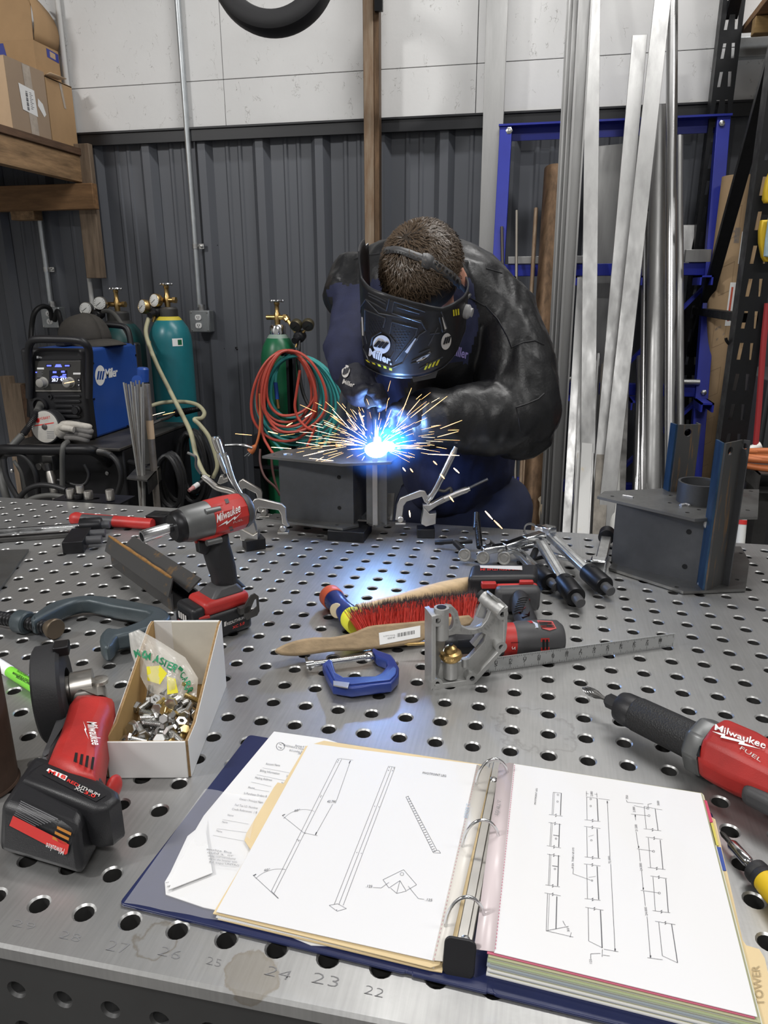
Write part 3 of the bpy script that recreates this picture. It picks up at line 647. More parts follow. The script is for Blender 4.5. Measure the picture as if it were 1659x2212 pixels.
MB().box(cx0.x-.03, cx0.x+.012, 2.20, 2.25, zw1+.003, zw1+.035).build('latch', BLACK, mw, bevel=.003)
# --- cutting disc and glove on the cart
dp = at(105, 937, Y=1.99); disc = thing('wire_spool', 'round wire spool with pale label standing on the cart front', 'wire spool', Fr((dp.x, dp.y, zc+.066), (1,.15,0), (-.05,-1,.12)))
MB().lathe([(.060,-.034),(.066,-.030),(.066,-.026),(.064,-.026),(.064,.008),(.066,.008),(.066,.013),(.062,.015)], (0,0,0), (0,0,1), 40).build('spool', RUBBER, disc)
MB().lathe([(.009,0),(.009,.0005),(.006,.0006),(.006,0)], (-.03,.024,.0164), n=20).build('label_emblem', REDL, disc)
DLAB = mat('pale_disc_label', (0.50,0.48,0.44), 0.55, var=0.2, vscale=30)
MB().lathe([(.0615,.0152),(.058,.016)], n=40).build('label', DLAB, disc)
MB().lathe([(.011,.016),(.011,.02),(.008,.021)], n=20).build('hub', DSTEEL, disc)
text('lettering', 'HOBART', (-.022,.026,.0165), (.03,.033,.0165), (-.024,.036,.0165), REDL, disc); MB().box(-.045,.045,.008,.012,.0163,.0167, Matrix.Rotation(.15,4,'Z')).build('label_stripe', REDL, disc)
for k in range(4): MB().box(.008,.04,-.02-.008*k,-.0175-.008*k,.0163,.0166).build('label_text', GREYPR, disc)
GLOVW = mat('pale_glove_leather', (0.50,0.47,0.42), 0.75, var=0.35, vscale=40, bump=0.3, bscale=200); GLOVG = mat('grey_glove_cloth', (0.20,0.19,0.18), 0.85, var=0.3, vscale=40, bump=0.3, bscale=300)
gp = at(165, 930, Y=2.0); glove = thing('work_glove', 'crumpled pale work glove lying beside the wire spool on the cart', 'glove', loc=(gp.x-.005, 2.0, zc+.016))
gm = MB().ball((-.03,0,.045), (.06,.045,.03)).ball((-.05,.0,.035), (.035,.042,.035)); 
obj('palm', voxel(gm,'palm',.008,3), GLOVW, glove)
for k, (ln, z_) in enumerate(((.11,.062),(.115,.045),(.105,.028),(.09,.012))):
    MB().tube(smooth_pts([(-.03,-.018,z_),(.02,-.03,z_+.004),(ln*.62,-.028,z_-.002),(ln*.8,-.02,z_-.008)],5), [.013]*12+[.013,.012,.01,.007], 10).build('finger', GLOVG if k else GLOVW, glove)
MB().tube(smooth_pts([(-.04,-.03,.05),(-.005,-.05,.055),(.03,-.05,.05)],5), .012, 10).build('thumb', GLOVW, glove)
# --- filler rods in their holder
hold = thing('rod_holder', 'black steel holder with holes clamped to the cart side', 'rod holder', loc=(0,0,0)); YR = 1.78
hz = at(300, 1030, Y=YR).z
hp = [at(275,1038,Y=YR), at(318,1045,Y=YR-.03), at(347,1017,Y=YR+.12), at(300,1015,Y=YR+.14)]
hp = [Vector((p.x, p.y, hz)) for p in (at(274,1037,Y=YR-.02), at(320,1040,Y=YR-.04), at(347,1014,Y=YR+.16), at(302,1012,Y=YR+.18))]
MB().hexa([p-Vector((0,0,.006)) for p in hp], hp).build('plate', DSTEEL, hold)
MB().hexa([hp[1]-Vector((0,0,.05)), hp[2]-Vector((0,0,.05)), hp[2]-Vector((.004,0,.05)), hp[1]-Vector((.004,0,.05))], [hp[1], hp[2], hp[2]-Vector((.004,0,0)), hp[1]-Vector((.004,0,0))]).build('flange', CARTM, hold)
MB().cyl((hp[2]+hp[3])/2-Vector((0,0,.003)), Vector((XC1+.01,(hp[2].y+hp[3].y)/2+.05,hz-.003)), .01).build('bracket_arm', CARTM, hold)
ALR = mat('bright_filler_rod', (0.62,0.62,0.6), 0.35, 0.9); STR = mat('dull_filler_rod', (0.33,0.30,0.27), 0.5, 0.7, var=0.3, vscale=30)
rods = [(267,826,300),(272,828,303),(278,830,304),(283,824,306),(288,826,302),(293,822,305),(297,830,308),(301,822,310),(305,836,309),(309,826,312),(313,832,311),(285,832,299),(291,834,307)]
for k, (tx, ty_, bx_) in enumerate(rods):
    dy = .012*(k % 4); a, b_ = at(tx, ty_, Y=YR+.03+dy), at(bx_, 1040, Y=YR+.02+dy); c_ = a+(b_-a)*1.62
    ft = k in (4, 5); o = (MB().beam(a, c_, .010, .003) if ft else MB().cyl(a, c_, .0033, n=8)).build('filler_rod', STR if k % 3 == 1 or ft else ALR)
    tag(o, 'thin metal filler rod standing in the holder beside the cart', 'rod', 'filler rods in the holder')
a, b_ = at(316,830,Y=YR+.10), at(334,1030,Y=YR+.10)
o = MB().cyl(a, a+(b_-a)*1.6, .0125, n=14).build('steel_tube', STR); tag(o, 'thick dull tube with paper label at right of the filler rods', 'tube')
MB().cyl(a+(b_-a)*.38, a+(b_-a)*.58, .0132, n=14).build('paper_label', CARDL, o)
o = MB().lathe([(.021,0),(.021,.045),(.017,.05)], at(309,824,Y=YR+.14), (.1,0,1), 16).build('rod_canister_cap', BLUEM); tag(o, 'blue cap of a canister above the filler rods', 'cap')
MB().cyl(at(309,824,Y=YR+.14), at(313,1000,Y=YR+.14), .0185, n=16).build('canister_tube', GUNC, o)
a = at(296, 822, Y=YR+.09); o = MB().lathe([(.018,-.0008),(.018,.0008)], a, (.3,-1,.1), 20).build('round_tag', WHITEP); tag(o, 'small round white tag among the filler rods', 'tag')
MB().lathe([(.0185,.0009),(.012,.001),(.012,.0012)], a, (.3,-1,.1), 20).build('tag_print', BLUEM, o); MB().tube([a-Vector((0,0,.018)), a-Vector((0,-.004,.05)), at(300,880,Y=YR+.06)], .001, 5).build('tag_string', WHITEP, o)
# --- gas cylinders with regulators
TEAL = mat('teal_cylinder_paint', (0.018,0.17,0.20), 0.36, 0.0, var=0.25, vscale=5, rvar=0.08)
GREEN = mat('green_cylinder_paint', (0.012,0.13,0.055), 0.36, 0.0, var=0.3, vscale=5, rvar=0.08)
def cylinder(label, px, py_sh, half, Y, m, neck_m, shoulder_m=None):
    c = at(px, py_sh, Y=Y); r = at(px+half, py_sh, Y=Y).x - c.x; t = thing('gas_cylinder', label, 'gas cylinder', loc=(c.x, Y, 0)); zs = c.z
    MB().lathe([(r*.92,0),(r,.02),(r,zs),(r*.97,zs+.03),(r*.86,zs+.065),(r*.66,zs+.095),(r*.5,zs+.11)], n=32).build('body', m, t)
    MB().lathe([(r*.68,zs+.090),(r*.52,zs+.112),(r*.42,zs+.118)], n=32).build('shoulder_ring', shoulder_m or m, t)
    MB().lathe([(r*.44,zs+.108),(r*.45,zs+.118),(r*.45,zs+.150),(r*.38,zs+.158),(.018,zs+.16)], n=24).build('neck_ring', neck_m, t)
    v = MB().lathe([(.012,0),(.014,.02),(.014,.05),(.010,.055),(.010,.085),(.013,.09),(.011,.10)], (0,0,zs+.158), n=14).cyl((-.05,0,zs+.19),(.035,0,zs+.19), .011, n=12)
    v.lathe([(.015,0),(.015,.015)], (.03,0,zs+.19), (1,0,0), 6); v.build('valve', BRASS, t)
    hw = MB().lathe([(.006,0),(.028,.002),(.031,.006),(.029,.011),(.008,.013)], (0,0,zs+.255), n=18)
    for k in range(6): hw.ball((.029*math.cos(k*PI/3), .029*math.sin(k*PI/3), zs+.261), .006, None, 8, 6)
    hw.build('hand_wheel', CHROME, t)
    return t, Vector((c.x, Y, zs)), r
def gauge(parent, c, ax, r, face, body, o):
    c = Vector(c)-o; ax = Vector(ax).normalized(); g = MB().lathe([(r*.9,-.022),(r,-.018),(r,.004),(r*.93,.008),(r*.88,.006)], c, ax, 24, True).build('gauge', body, parent)
    MB().lathe([(r*.9,.0065),(r*.86,.007)], c, ax, 24).build('gauge_face', face, g)
    n_ = Fr(c+ax*.0078, Vector((0,0,1))-ax*ax.z if abs(ax.z) < .9 else (1,0,0), ax); MB().box(-r*.2, r*.65, -r*.03, r*.03, 0, .0004, n_.M @ Matrix.Rotation(2.2,4,'Z')).build('needle', BLACKOX, g)
    tk = MB()
    for k in range(13): tk.box(r*.66, r*.8, -r*.02, r*.02, 0, .0003, n_.M @ Matrix.Rotation(-2.3+4.6*k/12+PI,4,'Z'))
    tk.build('gauge_marks', BLACKOX, g)
def regulator(label, valve, body_px, gs, Y, face=GAUGE, body=BRASS, stem=None, ring=None):
    b0 = at(*body_px, Y=Y); t = thing('gas_regulator', label, 'regulator', loc=b0); v = Vector(valve)-b0
    MB().lathe([(.017,-.03),(.024,-.026),(.027,0),(.024,.012),(.014,.016),(.012,.04),(.015,.045)], (0,0,0), (-.2,-1,-.35), 18).build('body', BLACK, t)
    MB().cyl(v, (0,0,0), .008, n=10).lathe([(.014,0),(.014,.018)], v, -v, 6).build('inlet', BRASS, t)
    for k, (gx, gy, gr, ax) in enumerate(gs):
        c = at(gx, gy, Y=Y-.01); gauge(t, c, ax, gr, face, ring or body, b0)
        MB().cyl((0,0,0), (c-b0)*.8+Vector((0,.015,0)), .0065, n=8).build('gauge_stem', BRASS, t)
    MB().cyl((0,0,0), (-.012,-.01,-.045), .0075, n=10).build('outlet', BRASS, t)
    return t
YA = 2.76
tA, cA, rA = cylinder('teal gas cylinder with yellow collar standing right of the welding machine', 369, 738, 41.5, YA, TEAL, DSTEEL, mat('yellow_collar_paint', (0.55,0.45,0.05), 0.5))
fa = lambda a_, z_, h_=.0006: Vector(((rA+h_)*math.sin(a_), -(rA+h_)*math.cos(a_), z_))
def wrap_label(t, a0, a1, z0_, z1_, m, nm='label', h_=.0006):
    g = [[fa(a0+(a1-a0)*k/6, z_, h_) for k in range(7)] for z_ in (z0_, z1_)]; return MB().sheet(g).build(nm, m, t)
l1 = wrap_label(tA, .55, 1.05, cA.z-.015, cA.z+.02, WHITEP, 'hazard_label'); wrap_label(tA, .80, 1.0, cA.z-.01, cA.z+.014, GREEN, 'hazard_diamond', .001)
wrap_label(tA, -.85, -.62, cA.z-.004, cA.z+.008, CARDL)
regulator('brass regulator with two white gauges on the teal cylinder with yellow collar', (cA.x-.05, YA, cA.z+.19), (336,674), ((309,662,.033,(-.55,-1,.15)),(335,649,.031,(-.3,-1,.1))), YA-.03)
tB, cB, rB = cylinder('dark teal gas cylinder half hidden behind the welding machine', 262, 745, 46, YA+.02, mat('dark_teal_paint', (0.012,0.075,0.075), 0.4, var=0.3, vscale=5), DSTEEL, DSTEEL)
regulator('brass regulator with two white gauges above the black cap', (cB.x-.05, YA+.02, cB.z+.19), (211,680), ((186,667,.0315,(.15,-1,.1)),(216,655,.0315,(.2,-1,.05))), YA-.02, ring=NICKEL)
HOSEP = mat('pale_yellow_hose', (0.42,0.40,0.26), 0.5, var=0.15, vscale=20)
hose('gas_hose', 'pale hose curving from the teal cylinder regulator down behind the cart', [(321,688,2.70),(315,715,2.66),(322,745,2.62),(340,790,2.58),(366,842,2.5),(392,893,2.40),(412,935,2.3),(424,985,2.25),(440,1022,2.2),(452,1032,2.2)], .010, HOSEP, 'hose')
hose('gas_hose', 'coiled pale hose looping over the cart beside the teal cylinder', [(318,880,2.45),(350,870,2.5),(395,868,2.55),(425,874,2.5),(441,890,2.4),(436,903,2.3),(420,906,2.25),(432,918,2.25),(452,945,2.25),(466,985,2.25),(469,1010,2.25),(460,1032,2.25)], .009, HOSEP, 'hose')
hose('gas_hose', 'black hose running down from the regulator behind the cap', [(222,673,2.72),(236,672,2.70),(250,682,2.66),(264,702,2.62),(276,722,2.6),(284,742,2.6)], .010, GUNC, 'hose')
# electrode holder with coiled spring grip
eh = thing('electrode_holder', 'black electrode holder with spiral spring grip on the cart', 'electrode holder', loc=(0,0,0)); a, b_ = at(378,893,Y=2.45), at(435,882,Y=2.6)
MB().cyl(a, b_, .012, .010, 12).build('grip', BLACK, eh)
for k in range(16): MB().lathe([(.012,-.0025),(.018-.0004*k,0),(.012,.0025)], a+(b_-a)*((k+.5)/16), b_-a, 12).build('spring_coil', BLACKOX, eh)
MB().tube([a, at(362,903,Y=2.38), at(345,908,Y=2.32), at(330,915,Y=2.3)], .007, 8).build('jaw', DSTEEL, eh); MB().tube([a, at(358,897,Y=2.4), at(340,900,Y=2.34)], .005, 8).build('lever', DSTEEL, eh)
# coiled cables on the cart side
def coil(name, label, px, py, rx, ry, Y, turns, r, m, sp=.012, cat='cable', seed=1, parent=None):
    rd = random.Random(seed); pts = []; c = at(px, py, Y=Y); sx = at(px+rx, py, Y=Y).x-c.x; sz = c.z-at(px, py+ry, Y=Y).z
    n_ = 22
    for k in range(turns*n_+1):
        a_ = 2*PI*k/n_; f_ = k/(turns*n_); j_ = 1-.16*rd.random()*0 - .10*math.sin(f_*9+seed)
        w_ = 1+.07*math.sin(a_*.5+seed*2+f_*5)
        pts.append((c.x+sx*j_*math.sin(a_)*w_, Y+sp*turns*(f_-.5)+.01*math.sin(a_*1.5+seed), c.z+sz*(1-(1-math.cos(a_))*(.93+.11*math.sin(f_*7+seed*1.7)))))
    o = MB().tube(pts, r, 8).build(name, m, parent)
    if not parent: tag(o, label, cat)
    return o
coil('coiled_cable', 'black cable coil hanging beside the filler rods', 372, 1045, 24, 62, 2.12, 5, .0095, CABLE, seed=3)
coil('coiled_cable', 'larger black cable coil hanging at the rear of the cart', 418, 1010, 28, 75, 2.4, 6, .010, CABLE, seed=5)
# small tig torch head with pink cup near the coil
tt = thing('tig_torch', 'small torch with pink ceramic cup hanging near the cable coils', 'torch', loc=(0,0,0)); a, b_ = at(428,1046,Y=2.05), at(408,1060,Y=2.0)
MB().cyl(a, a+(b_-a)*.5, .010).build('collar', WHITEP, tt); MB().cyl(a+(b_-a)*.5, b_, .0085, .007).build('cup', mat('pink_ceramic', (0.55,0.25,0.24), 0.5), tt); MB().cyl(a-(b_-a)*.8, a, .009).build('handle', BLACK, tt)
# --- green cylinder, its regulator and hose coils
YG = 2.72
tG, cG, rG = cylinder('green gas cylinder standing against the grey wall behind hose coils', 603, 778, 37, YG, GREEN, CHROME, mat('grey_shoulder', (0.2,0.27,0.23), 0.5))
BLKG = mat('dark_brass', (0.10,0.085,0.05), 0.45, 0.7)
regulator('dark regulator with two black gauges on the green cylinder', (cG.x+.04, YG, cG.z+.19), (646,728), ((639,704,.027,(-.1,-1,-.45)),(665,703,.027,(.15,-1,-.45))), YG-.03, face=mat('dark_gauge_face', (0.03,0.03,0.03), .3), body=BLKG)
hose('gas_hose', 'short black hose below the dark regulator of the green cylinder', [(646,735,2.68),(646,755,2.66),(644,780,2.66),(655,850,2.64),(680,900,2.62),(690,940,2.62)], .008, CABLE, 'hose')
GCART = mat('dark_cart_steel', (0.02,0.021,0.025), 0.5, 0.4)
gct = thing('cylinder_cart', 'dark two wheel cart holding the green gas cylinder', 'cart', loc=(0,0,0))
a = at(553,1003,Y=2.6); b_ = at(640,1003,Y=2.6)
MB().box(a.x, b_.x, 2.57, 2.60, a.z-.014, a.z).build('cross_bar', GCART, gct, bevel=.002); MB().box(a.x, a.x+.03, 2.57, YG+.12, 0.05, a.z+.14).build('upright', GCART, gct); MB().box(b_.x-.03, b_.x, 2.60, 2.63, 0.05, a.z+.5).build('upright', GCART, gct)
MB().box(a.x-.02, b_.x+.02, 2.62, YG+.13, .0, .05).build('base_plate', GCART, gct)
hk = at(615, 762, Y=2.52); MB().cyl(hk+Vector((0,.12,-.006)), hk, .012, n=16).pipe(hk, hk+Vector((0,-.03,0)), .0125, .009, 16).box(hk.x-.012, hk.x+.012, 2.6, 2.63, .8, hk.z+.01).build('hose_hook', GCART, gct)
REDH = mat('red_hose', (0.50,0.075,0.05), 0.42, var=0.2, vscale=20); TEALH = mat('teal_hose', (0.05,0.34,0.33), 0.42, var=0.2, vscale=20)
rh = thing('red_air_hose', 'red hose coiled on the hook in front of the green cylinder', 'hose', loc=(0,0,0))
def loop(cx_, top, bot, wl_, wr_, Y, tw):
    pts = []
    for k in range(25):
        a_ = 2*PI*k/24; s_ = math.sin(a_); u_ = (1-math.cos(a_))/2
        pts.append((cx_+(wr_ if s_ > 0 else wl_)*abs(s_)**.9*(1 if s_ > 0 else -1)*(.72+.36*u_ if u_ < .75 else .99), top+(bot-top)*u_, Y+tw*math.sin(a_)))
    return pts
for k, (cx_, tp, bt, wl_, wr_, Y, tw) in enumerate(((617,757,898,45,70,2.50,.02),(620,758,922,60,66,2.49,.02),(617,757,934,68,72,2.515,-.02),(616,760,953,80,74,2.505,.03),(622,757,934,56,90,2.48,.01),(618,760,912,60,60,2.53,.02))):
    MB().tube(smooth_pts([at(x,y,Y=Yv) for x,y,Yv in loop(cx_, tp, bt, wl_, wr_, Y, tw)],2), .0062, 8).build('hose_loop', REDH, rh)
for pts in ([(570,830,2.5),(566,900,2.49),(568,940,2.48),(580,965,2.47),(590,980,2.46)],[(648,800,2.5),(640,850,2.5),(637,880,2.5),(645,905,2.5),(665,925,2.48),(684,930,2.46)],[(682,920,2.46),(672,945,2.45),(660,972,2.44)],[(561,930,2.5),(556,955,2.5),(548,966,2.5)]):
    MB().tube(pxp(pts,5), .0062, 8).build('hose_tail', REDH, rh)
th = thing('teal_air_hose', 'teal hose coiled in wide loops behind the red hose', 'hose', loc=(0,0,0))
for k, (cx_, tp, bt, wl_, wr_, Y, tw) in enumerate(((628,768,902,44,58,2.56,.02),(630,767,913,54,68,2.57,.02),(632,767,924,60,77,2.55,-.02),(634,768,935,66,86,2.58,.03),(636,768,944,71,94,2.56,.01),(638,769,953,75,101,2.55,.02),(642,769,961,80,108,2.57,0),(640,768,929,76,64,2.53,.02))):
    MB().tube(smooth_pts([at(x,y,Y=Yv) for x,y,Yv in loop(cx_, tp, bt, wl_*1.06, wr_*1.03, Y-.02, tw)],2), .0072, 8).build('hose_loop', TEALH, th)
for pts in ([(561,820,2.55),(553,870,2.55),(562,905,2.54),(580,940,2.52),(612,975,2.5)],[(690,920,2.53),(686,945,2.52),(684,968,2.5)],[(722,880,2.55),(720,915,2.54),(700,965,2.5)],[(608,775,2.54),(598,800,2.53),(595,826,2.52)]):
    MB().tube(pxp(pts,5), .0062, 8).build('hose_tail', TEALH, th)
MB().cyl(at(595,826,Y=2.52), at(599,862,Y=2.52), .009).build('hose_end', BLUEM, th); MB().cyl(at(599,862,Y=2.52), at(602,882,Y=2.52), .007).build('coupling', BRASS, th)
EXO = mat('orange_cord', (0.50,0.15,0.05), 0.5)
pl_ = thing('extension_plug', 'orange extension cord plug hanging at left of the hose coils', 'plug', loc=(0,0,0))
a, b_ = at(553,962,Y=2.45), at(538,978,Y=2.44); MB().lathe([(.006,0),(.012,.012),(.017,.028),(.017,.04)], a, b_-a, 10).build('plug_body', EXO, pl_)
MB().cyl(b_, b_+(b_-a).normalized()*.022+Vector((-.006,0,0)), .0025).cyl(b_+Vector((.01,0,0)), b_+Vector((.01,0,0))+(b_-a).normalized()*.02, .0025).build('prongs', CHROME, pl_)
MB().tube(pxp([(553,962,2.45),(560,935,2.46),(562,900,2.47),(561,850,2.48)],5), .005, 8).build('cord', EXO, pl_)
rod_ = MB().tube(pxp([(487,962,2.42),(510,961,2.42),(528,962,2.42),(545,967,2.43)],5), .0065, 8).build('bent_rod', CHROME); tag(rod_, 'short bent bright rod sticking out beside the orange plug', 'rod')
for k, pts in enumerate(([(562,970,2.46),(562,1000,2.44),(572,1030,2.42),(594,1052,2.42),(606,1070,2.42)],[(586,980,2.46),(588,1010,2.46),(594,1040,2.46),(604,1070,2.46)])):
    hose('hose_end', ['dark brown hose trailing down the green cylinder cart on the left','dark brown hose trailing down in front of the green cylinder'][k], pts, .0055, mat('dark_red_hose', (0.10,0.045,0.04), 0.5), 'hose')
# ================================================================== right side of the room
RUST = mat('rusty_steel', (0.20,0.125,0.075), 0.62, 0.45, var=0.75, vscale=9, col2=(0.33,0.27,0.20), stretch=(6,6,.8), bump=0.15)
RUSTP = mat('brown_rusty_pipe', (0.17,0.105,0.06), 0.5, 0.6, var=0.6, vscale=10, stretch=(5,5,.7), bump=0.1)
RBLUE = mat('blue_rack_paint', (0.022,0.035,0.36), 0.38, 0.0, var=0.15, vscale=8)
ALUG = mat('grey_oxidised_aluminium', (0.43,0.43,0.425), 0.46, 0.85, var=0.25, vscale=6, stretch=(3,3,.4), rvar=0.1)
ALUS = mat('stained_aluminium', (0.48,0.48,0.47), 0.5, 0.8, var=0.7, vscale=5, col2=(0.50,0.38,0.18), stretch=(3,3,.8), vcut=(.60,.72))
STAIN = mat('stainless_tube', (0.50,0.50,0.50), 0.30, 1.0, rvar=0.04, vscale=6, stretch=(2,2,.3))
PVC = mat('white_pvc', (0.72,0.72,0.69), 0.4)
BLKR = mat('black_rack_paint', (0.010,0.011,0.013), 0.45, 0.3, var=0.5, vscale=20, rvar=0.1)
# --- tall rusty post on the wall behind the welder
a, b_ = at(783, 10, Y=3.08), at(818, 10, Y=3.08)
pt = thing('rusty_post', 'tall rusty square steel post rising behind the welder', 'post', loc=(a.x, 3.08, 0))
w_ = b_.x-a.x; MB().box(0, w_*.66, 0, .05, 0, ZC-.02).build('post_face', RUST, pt, bevel=.003); MB().box(w_*.66+.001, w_, .002, .052, 0, ZC-.02).build('post_edge', RUSTP, pt, bevel=.002)
c_ = at(812, 8, Y=3.07); MB().box(c_.x-a.x-.005, c_.x-a.x+.03, -.02, 0, c_.z-.03, c_.z+.3).build('bracket', BLKR, pt)
# --- blue rack, an A-frame leaning to the wall
YT = 3.05; xr = at(1560, 268, Y=YT).x; xl = at(1093, 280, Y=YT).x; ztop = at(1320, 262, Y=YT).z
qb = at(1512, 880, X=xr); slope = (YT-qb.y)/(ztop-qb.z); yr = lambda z: YT-slope*(ztop-z)
rack = thing('bar_rack', 'blue steel rack with cross beams and arms holding metal stock', 'rack', loc=(0,0,0))
for x_ in (xl, xr): 
    d_ = .026
    MB().hexa([(x_-d_,yr(0)-.02,0),(x_+d_,yr(0)-.02,0),(x_+d_,yr(0)+.03,0),(x_-d_,yr(0)+.03,0)], [(x_-d_,YT-.02,ztop),(x_+d_,YT-.02,ztop),(x_+d_,YT+.03,ztop),(x_-d_,YT+.03,ztop)]).build('post', RBLUE, rack, bevel=.002)
MB().box(xl-.03, xr+.03, YT-.03, YT+.035, ztop-.004, ztop+.004).box(xl-.03, xr+.03, YT+.028, YT+.035, ztop-.055, ztop).build('top_beam', RBLUE, rack)
def zpix(py, px=1535): return at(px, py, X=xr).z
for py, nm in ((581,'cross_beam'),(858,'cross_beam'),(1115,'cross_beam')):
    z_ = zpix(py); y_ = yr(z_); MB().box(xl, xr, y_-.005, y_+.03, z_-.025, z_+.025).build(nm, RBLUE, rack, bevel=.002)
    for px in (1105, 1232, 1367, 1512):
        x_ = at(px, py, Y=y_).x; 
        MB().box(x_-.025, x_+.025, y_-.16, y_-.005, z_-.035, z_-.028).box(x_-.025, x_-.018, y_-.16, y_-.005, z_-.065, z_-.028).box(x_+.018, x_+.025, y_-.16, y_-.005, z_-.065, z_-.028).build('arm', RBLUE, rack)
for (xa, za, xb, zb_) in ((xl, zpix(600)-.02, xl+.30, zpix(858)+.05), (xr, zpix(600)-.02, xr-.35, zpix(858)+.05), (xl, zpix(880), xl+.3, zpix(1100)), (xr, zpix(880), xr-.35, zpix(1100))):
    MB().beam((xa, yr(za)+.04, za), (xb, yr(zb_)+.04, zb_), .012, .045, (0,1,0)).build('diagonal_brace', RBLUE, rack)
for px, py in ((1100,283),(1559,267),(1541,576),(1520,848)):
    q = at(px, py, Y=yr(at(px,py,X=xr).z)-.022); MB().lathe([(.012,0),(.012,.007),(.006,.01)], q, (0,-1,.1), 6).build('bolt', ZINC, rack)
# --- metal stock leaning in the rack: (top px, low px, kind, width m, thickness, material, Y top, Y low, label)
def stock(top, low, kind, w, t, m, Yt, Yl, label, name='metal_bar', cat='bar', ends=True):
    a = at(*top, Y=Yt); b_ = at(*low, Y=Yl); d = b_-a
    b2 = a + d*((0.004-a.z)/d.z)
    if top[1] <= 2:      # runs on out of view, up to the wall
        k_ = (ZC-.1-a.z)/-d.z
        if d.y < -1e-6: k_ = min(k_, (3.16-a.y)/-d.y)
        a = a - d*k_
    mb = MB()
    if kind == 'pipe': mb.pipe(b2, a, w/2, w/2-t, 20)
    elif kind == 'rod': mb.cyl(b2, a, w/2, n=10)
    elif kind == 'flat': mb.beam(b2, a, w, t, (0,-1,0))
    elif kind == 'tube':
        mb.beam(b2, a, w, t, (0,-1,0))
    elif kind == 'channel':
        ax = (a-b2); fr = Fr(b2, ax, Vector((0,-1,0))); L_ = ax.length
        for (y0_, y1_, z0_, z1_) in ((-w/2,w/2,-t/2,-t/2+.004),(-w/2,-w/2+.006,-t/2,t/2),(-.004,.004,-t/2,t/2),(w/2-.012,w/2-.006,-t/2,t/2*.8),(w*.2,w*.2+.004,-t/2,t/2*.9)): mb.box(0,L_,y0_,y1_,z0_,z1_,fr.M)
    o = mb.build(name, m, bevel=.0012 if kind in ('flat','tube') else 0)
    return tag(o, label, cat, 'metal stock in the blue rack')
stock((1075,0),(1055,560),'flat',.090,.03,ALU,3.10,3.10,'wide bright aluminium bar standing at the left of the blue rack')
stock((1243,0),(1186,1140),'channel',.082,.05,ALU,3.02,2.50,'tall grooved aluminium extrusion between rusty pipe and flat bars')
stock((1281,0),(1268,1140),'flat',.058,.010,ALUG,3.02,2.42,'tall flat aluminium bar reaching out of view beside the grooved extrusion')
stock((1382,77),(1288,1140),'flat',.058,.012,ALUG,2.99,2.40,'flat aluminium bar with square cut dark top leaning right')
stock((1431,0),(1306,1140),'flat',.062,.012,ALUG,2.96,2.36,'long flat aluminium bar leaning right in front of the short one')
stock((1425,235),(1407,1140),'pipe',.070,.004,ALUG,2.98,2.46,'thick aluminium pipe with open top in the middle of the rack','metal_pipe','pipe')
stock((1452,0),(1447,1140),'pipe',.044,.003,STAIN,2.98,2.44,'tall thin bright pipe right of the thick aluminium pipe','metal_pipe','pipe')
stock((1467,295),(1470,1140),'pipe',.032,.003,ALUG,3.0,2.5,'slim aluminium pipe at the far right of the stock','metal_pipe','pipe')
stock((1393,458),(1386,1140),'pipe',.024,.002,STAIN,2.92,2.44,'short slim bright tube left of the thick pipe','metal_tube','tube')
stock((1401,458),(1398,1140),'rod',.012,0,ALUG,2.91,2.43,'slim aluminium rod squeezed beside the thick pipe','metal_rod','rod')
stock((1200,365),(1150,1140),'pipe',.094,.005,RUSTP,2.95,2.45,'fat brown rusty steel pipe with open top','metal_pipe','pipe')
stock((1116,455),(1113,1140),'rod',.013,0,mat('dull_steel_rod', (0.25,0.23,0.20), .5, .8),2.95,2.5,'thin grey steel rod left of the rusty rods','metal_rod','rod')
stock((1158,450),(1120,1140),'rod',.018,0,RUST,2.93,2.46,'rusty thin rod leaning left of the rusty pipe','metal_rod','rod')
stock((1151,575),(1128,1140),'rod',.014,0,RUST,2.91,2.44,'shorter rusty rod behind the welder shoulder','metal_rod','rod')
stock((1084,490),(1095,1140),'rod',.014,0,mat('dark_rusty_rod', (0.09,0.08,0.075), .55, .7),2.93,2.5,'dark thin rod in front of the left rack post','metal_rod','rod')
stock((1276,550),(1248,1140),'flat',.045,.016,ALUG,2.86,2.40,'short flat bar in front of the tall flat bars')
stock((1256,600),(1224,1140),'flat',.035,.012,ALU,2.86,2.42,'narrow pale flat bar right of the grooved extrusion')
stock((1203,600),(1178,1140),'tube',.045,.04,ALU,2.84,2.42,'bright square tube in front of the rusty pipe','square_tube','tube')
stock((1272,690),(1246,1140),'flat',.032,.010,ALUS,2.78,2.38,'pale bar with a strip of old paper tape')
stock((1292,765),(1272,1140),'pipe',.022,.002,ALU,2.72,2.36,'short slim tube beside the stained flat bar','metal_tube','tube')
stock((1277,780),(1259,1140),'flat',.045,.012,ALUS,2.70,2.34,'stained flat aluminium bar with orange rust marks')
stock((1312,787),(1294,1140),'flat',.050,.012,mat('grey_rusty_flat', (0.25,0.23,0.20), .5, .7, var=.5, vscale=8, stretch=(3,3,.5)),2.68,2.34,'dull grey steel flat with rusty end')
stock((1329,859),(1327,1140),'pipe',.042,.004,PVC,2.66,2.36,'short white plastic pipe right of the grey flat','plastic_pipe','pipe')
stock((1385,770),(1372,1140),'pipe',.036,.003,STAIN,2.74,2.44,'shiny stainless tube in front of the stock','metal_tube','tube')
stock((1437,610),(1440,1140),'rod',.014,0,ALU,2.86,2.44,'thin bright rod right of the thick pipe','metal_rod','rod')
stock((1351,792),(1340,1140),'flat',.03,.03,DSTEEL,2.74,2.46,'dark steel bar behind the white plastic pipe')
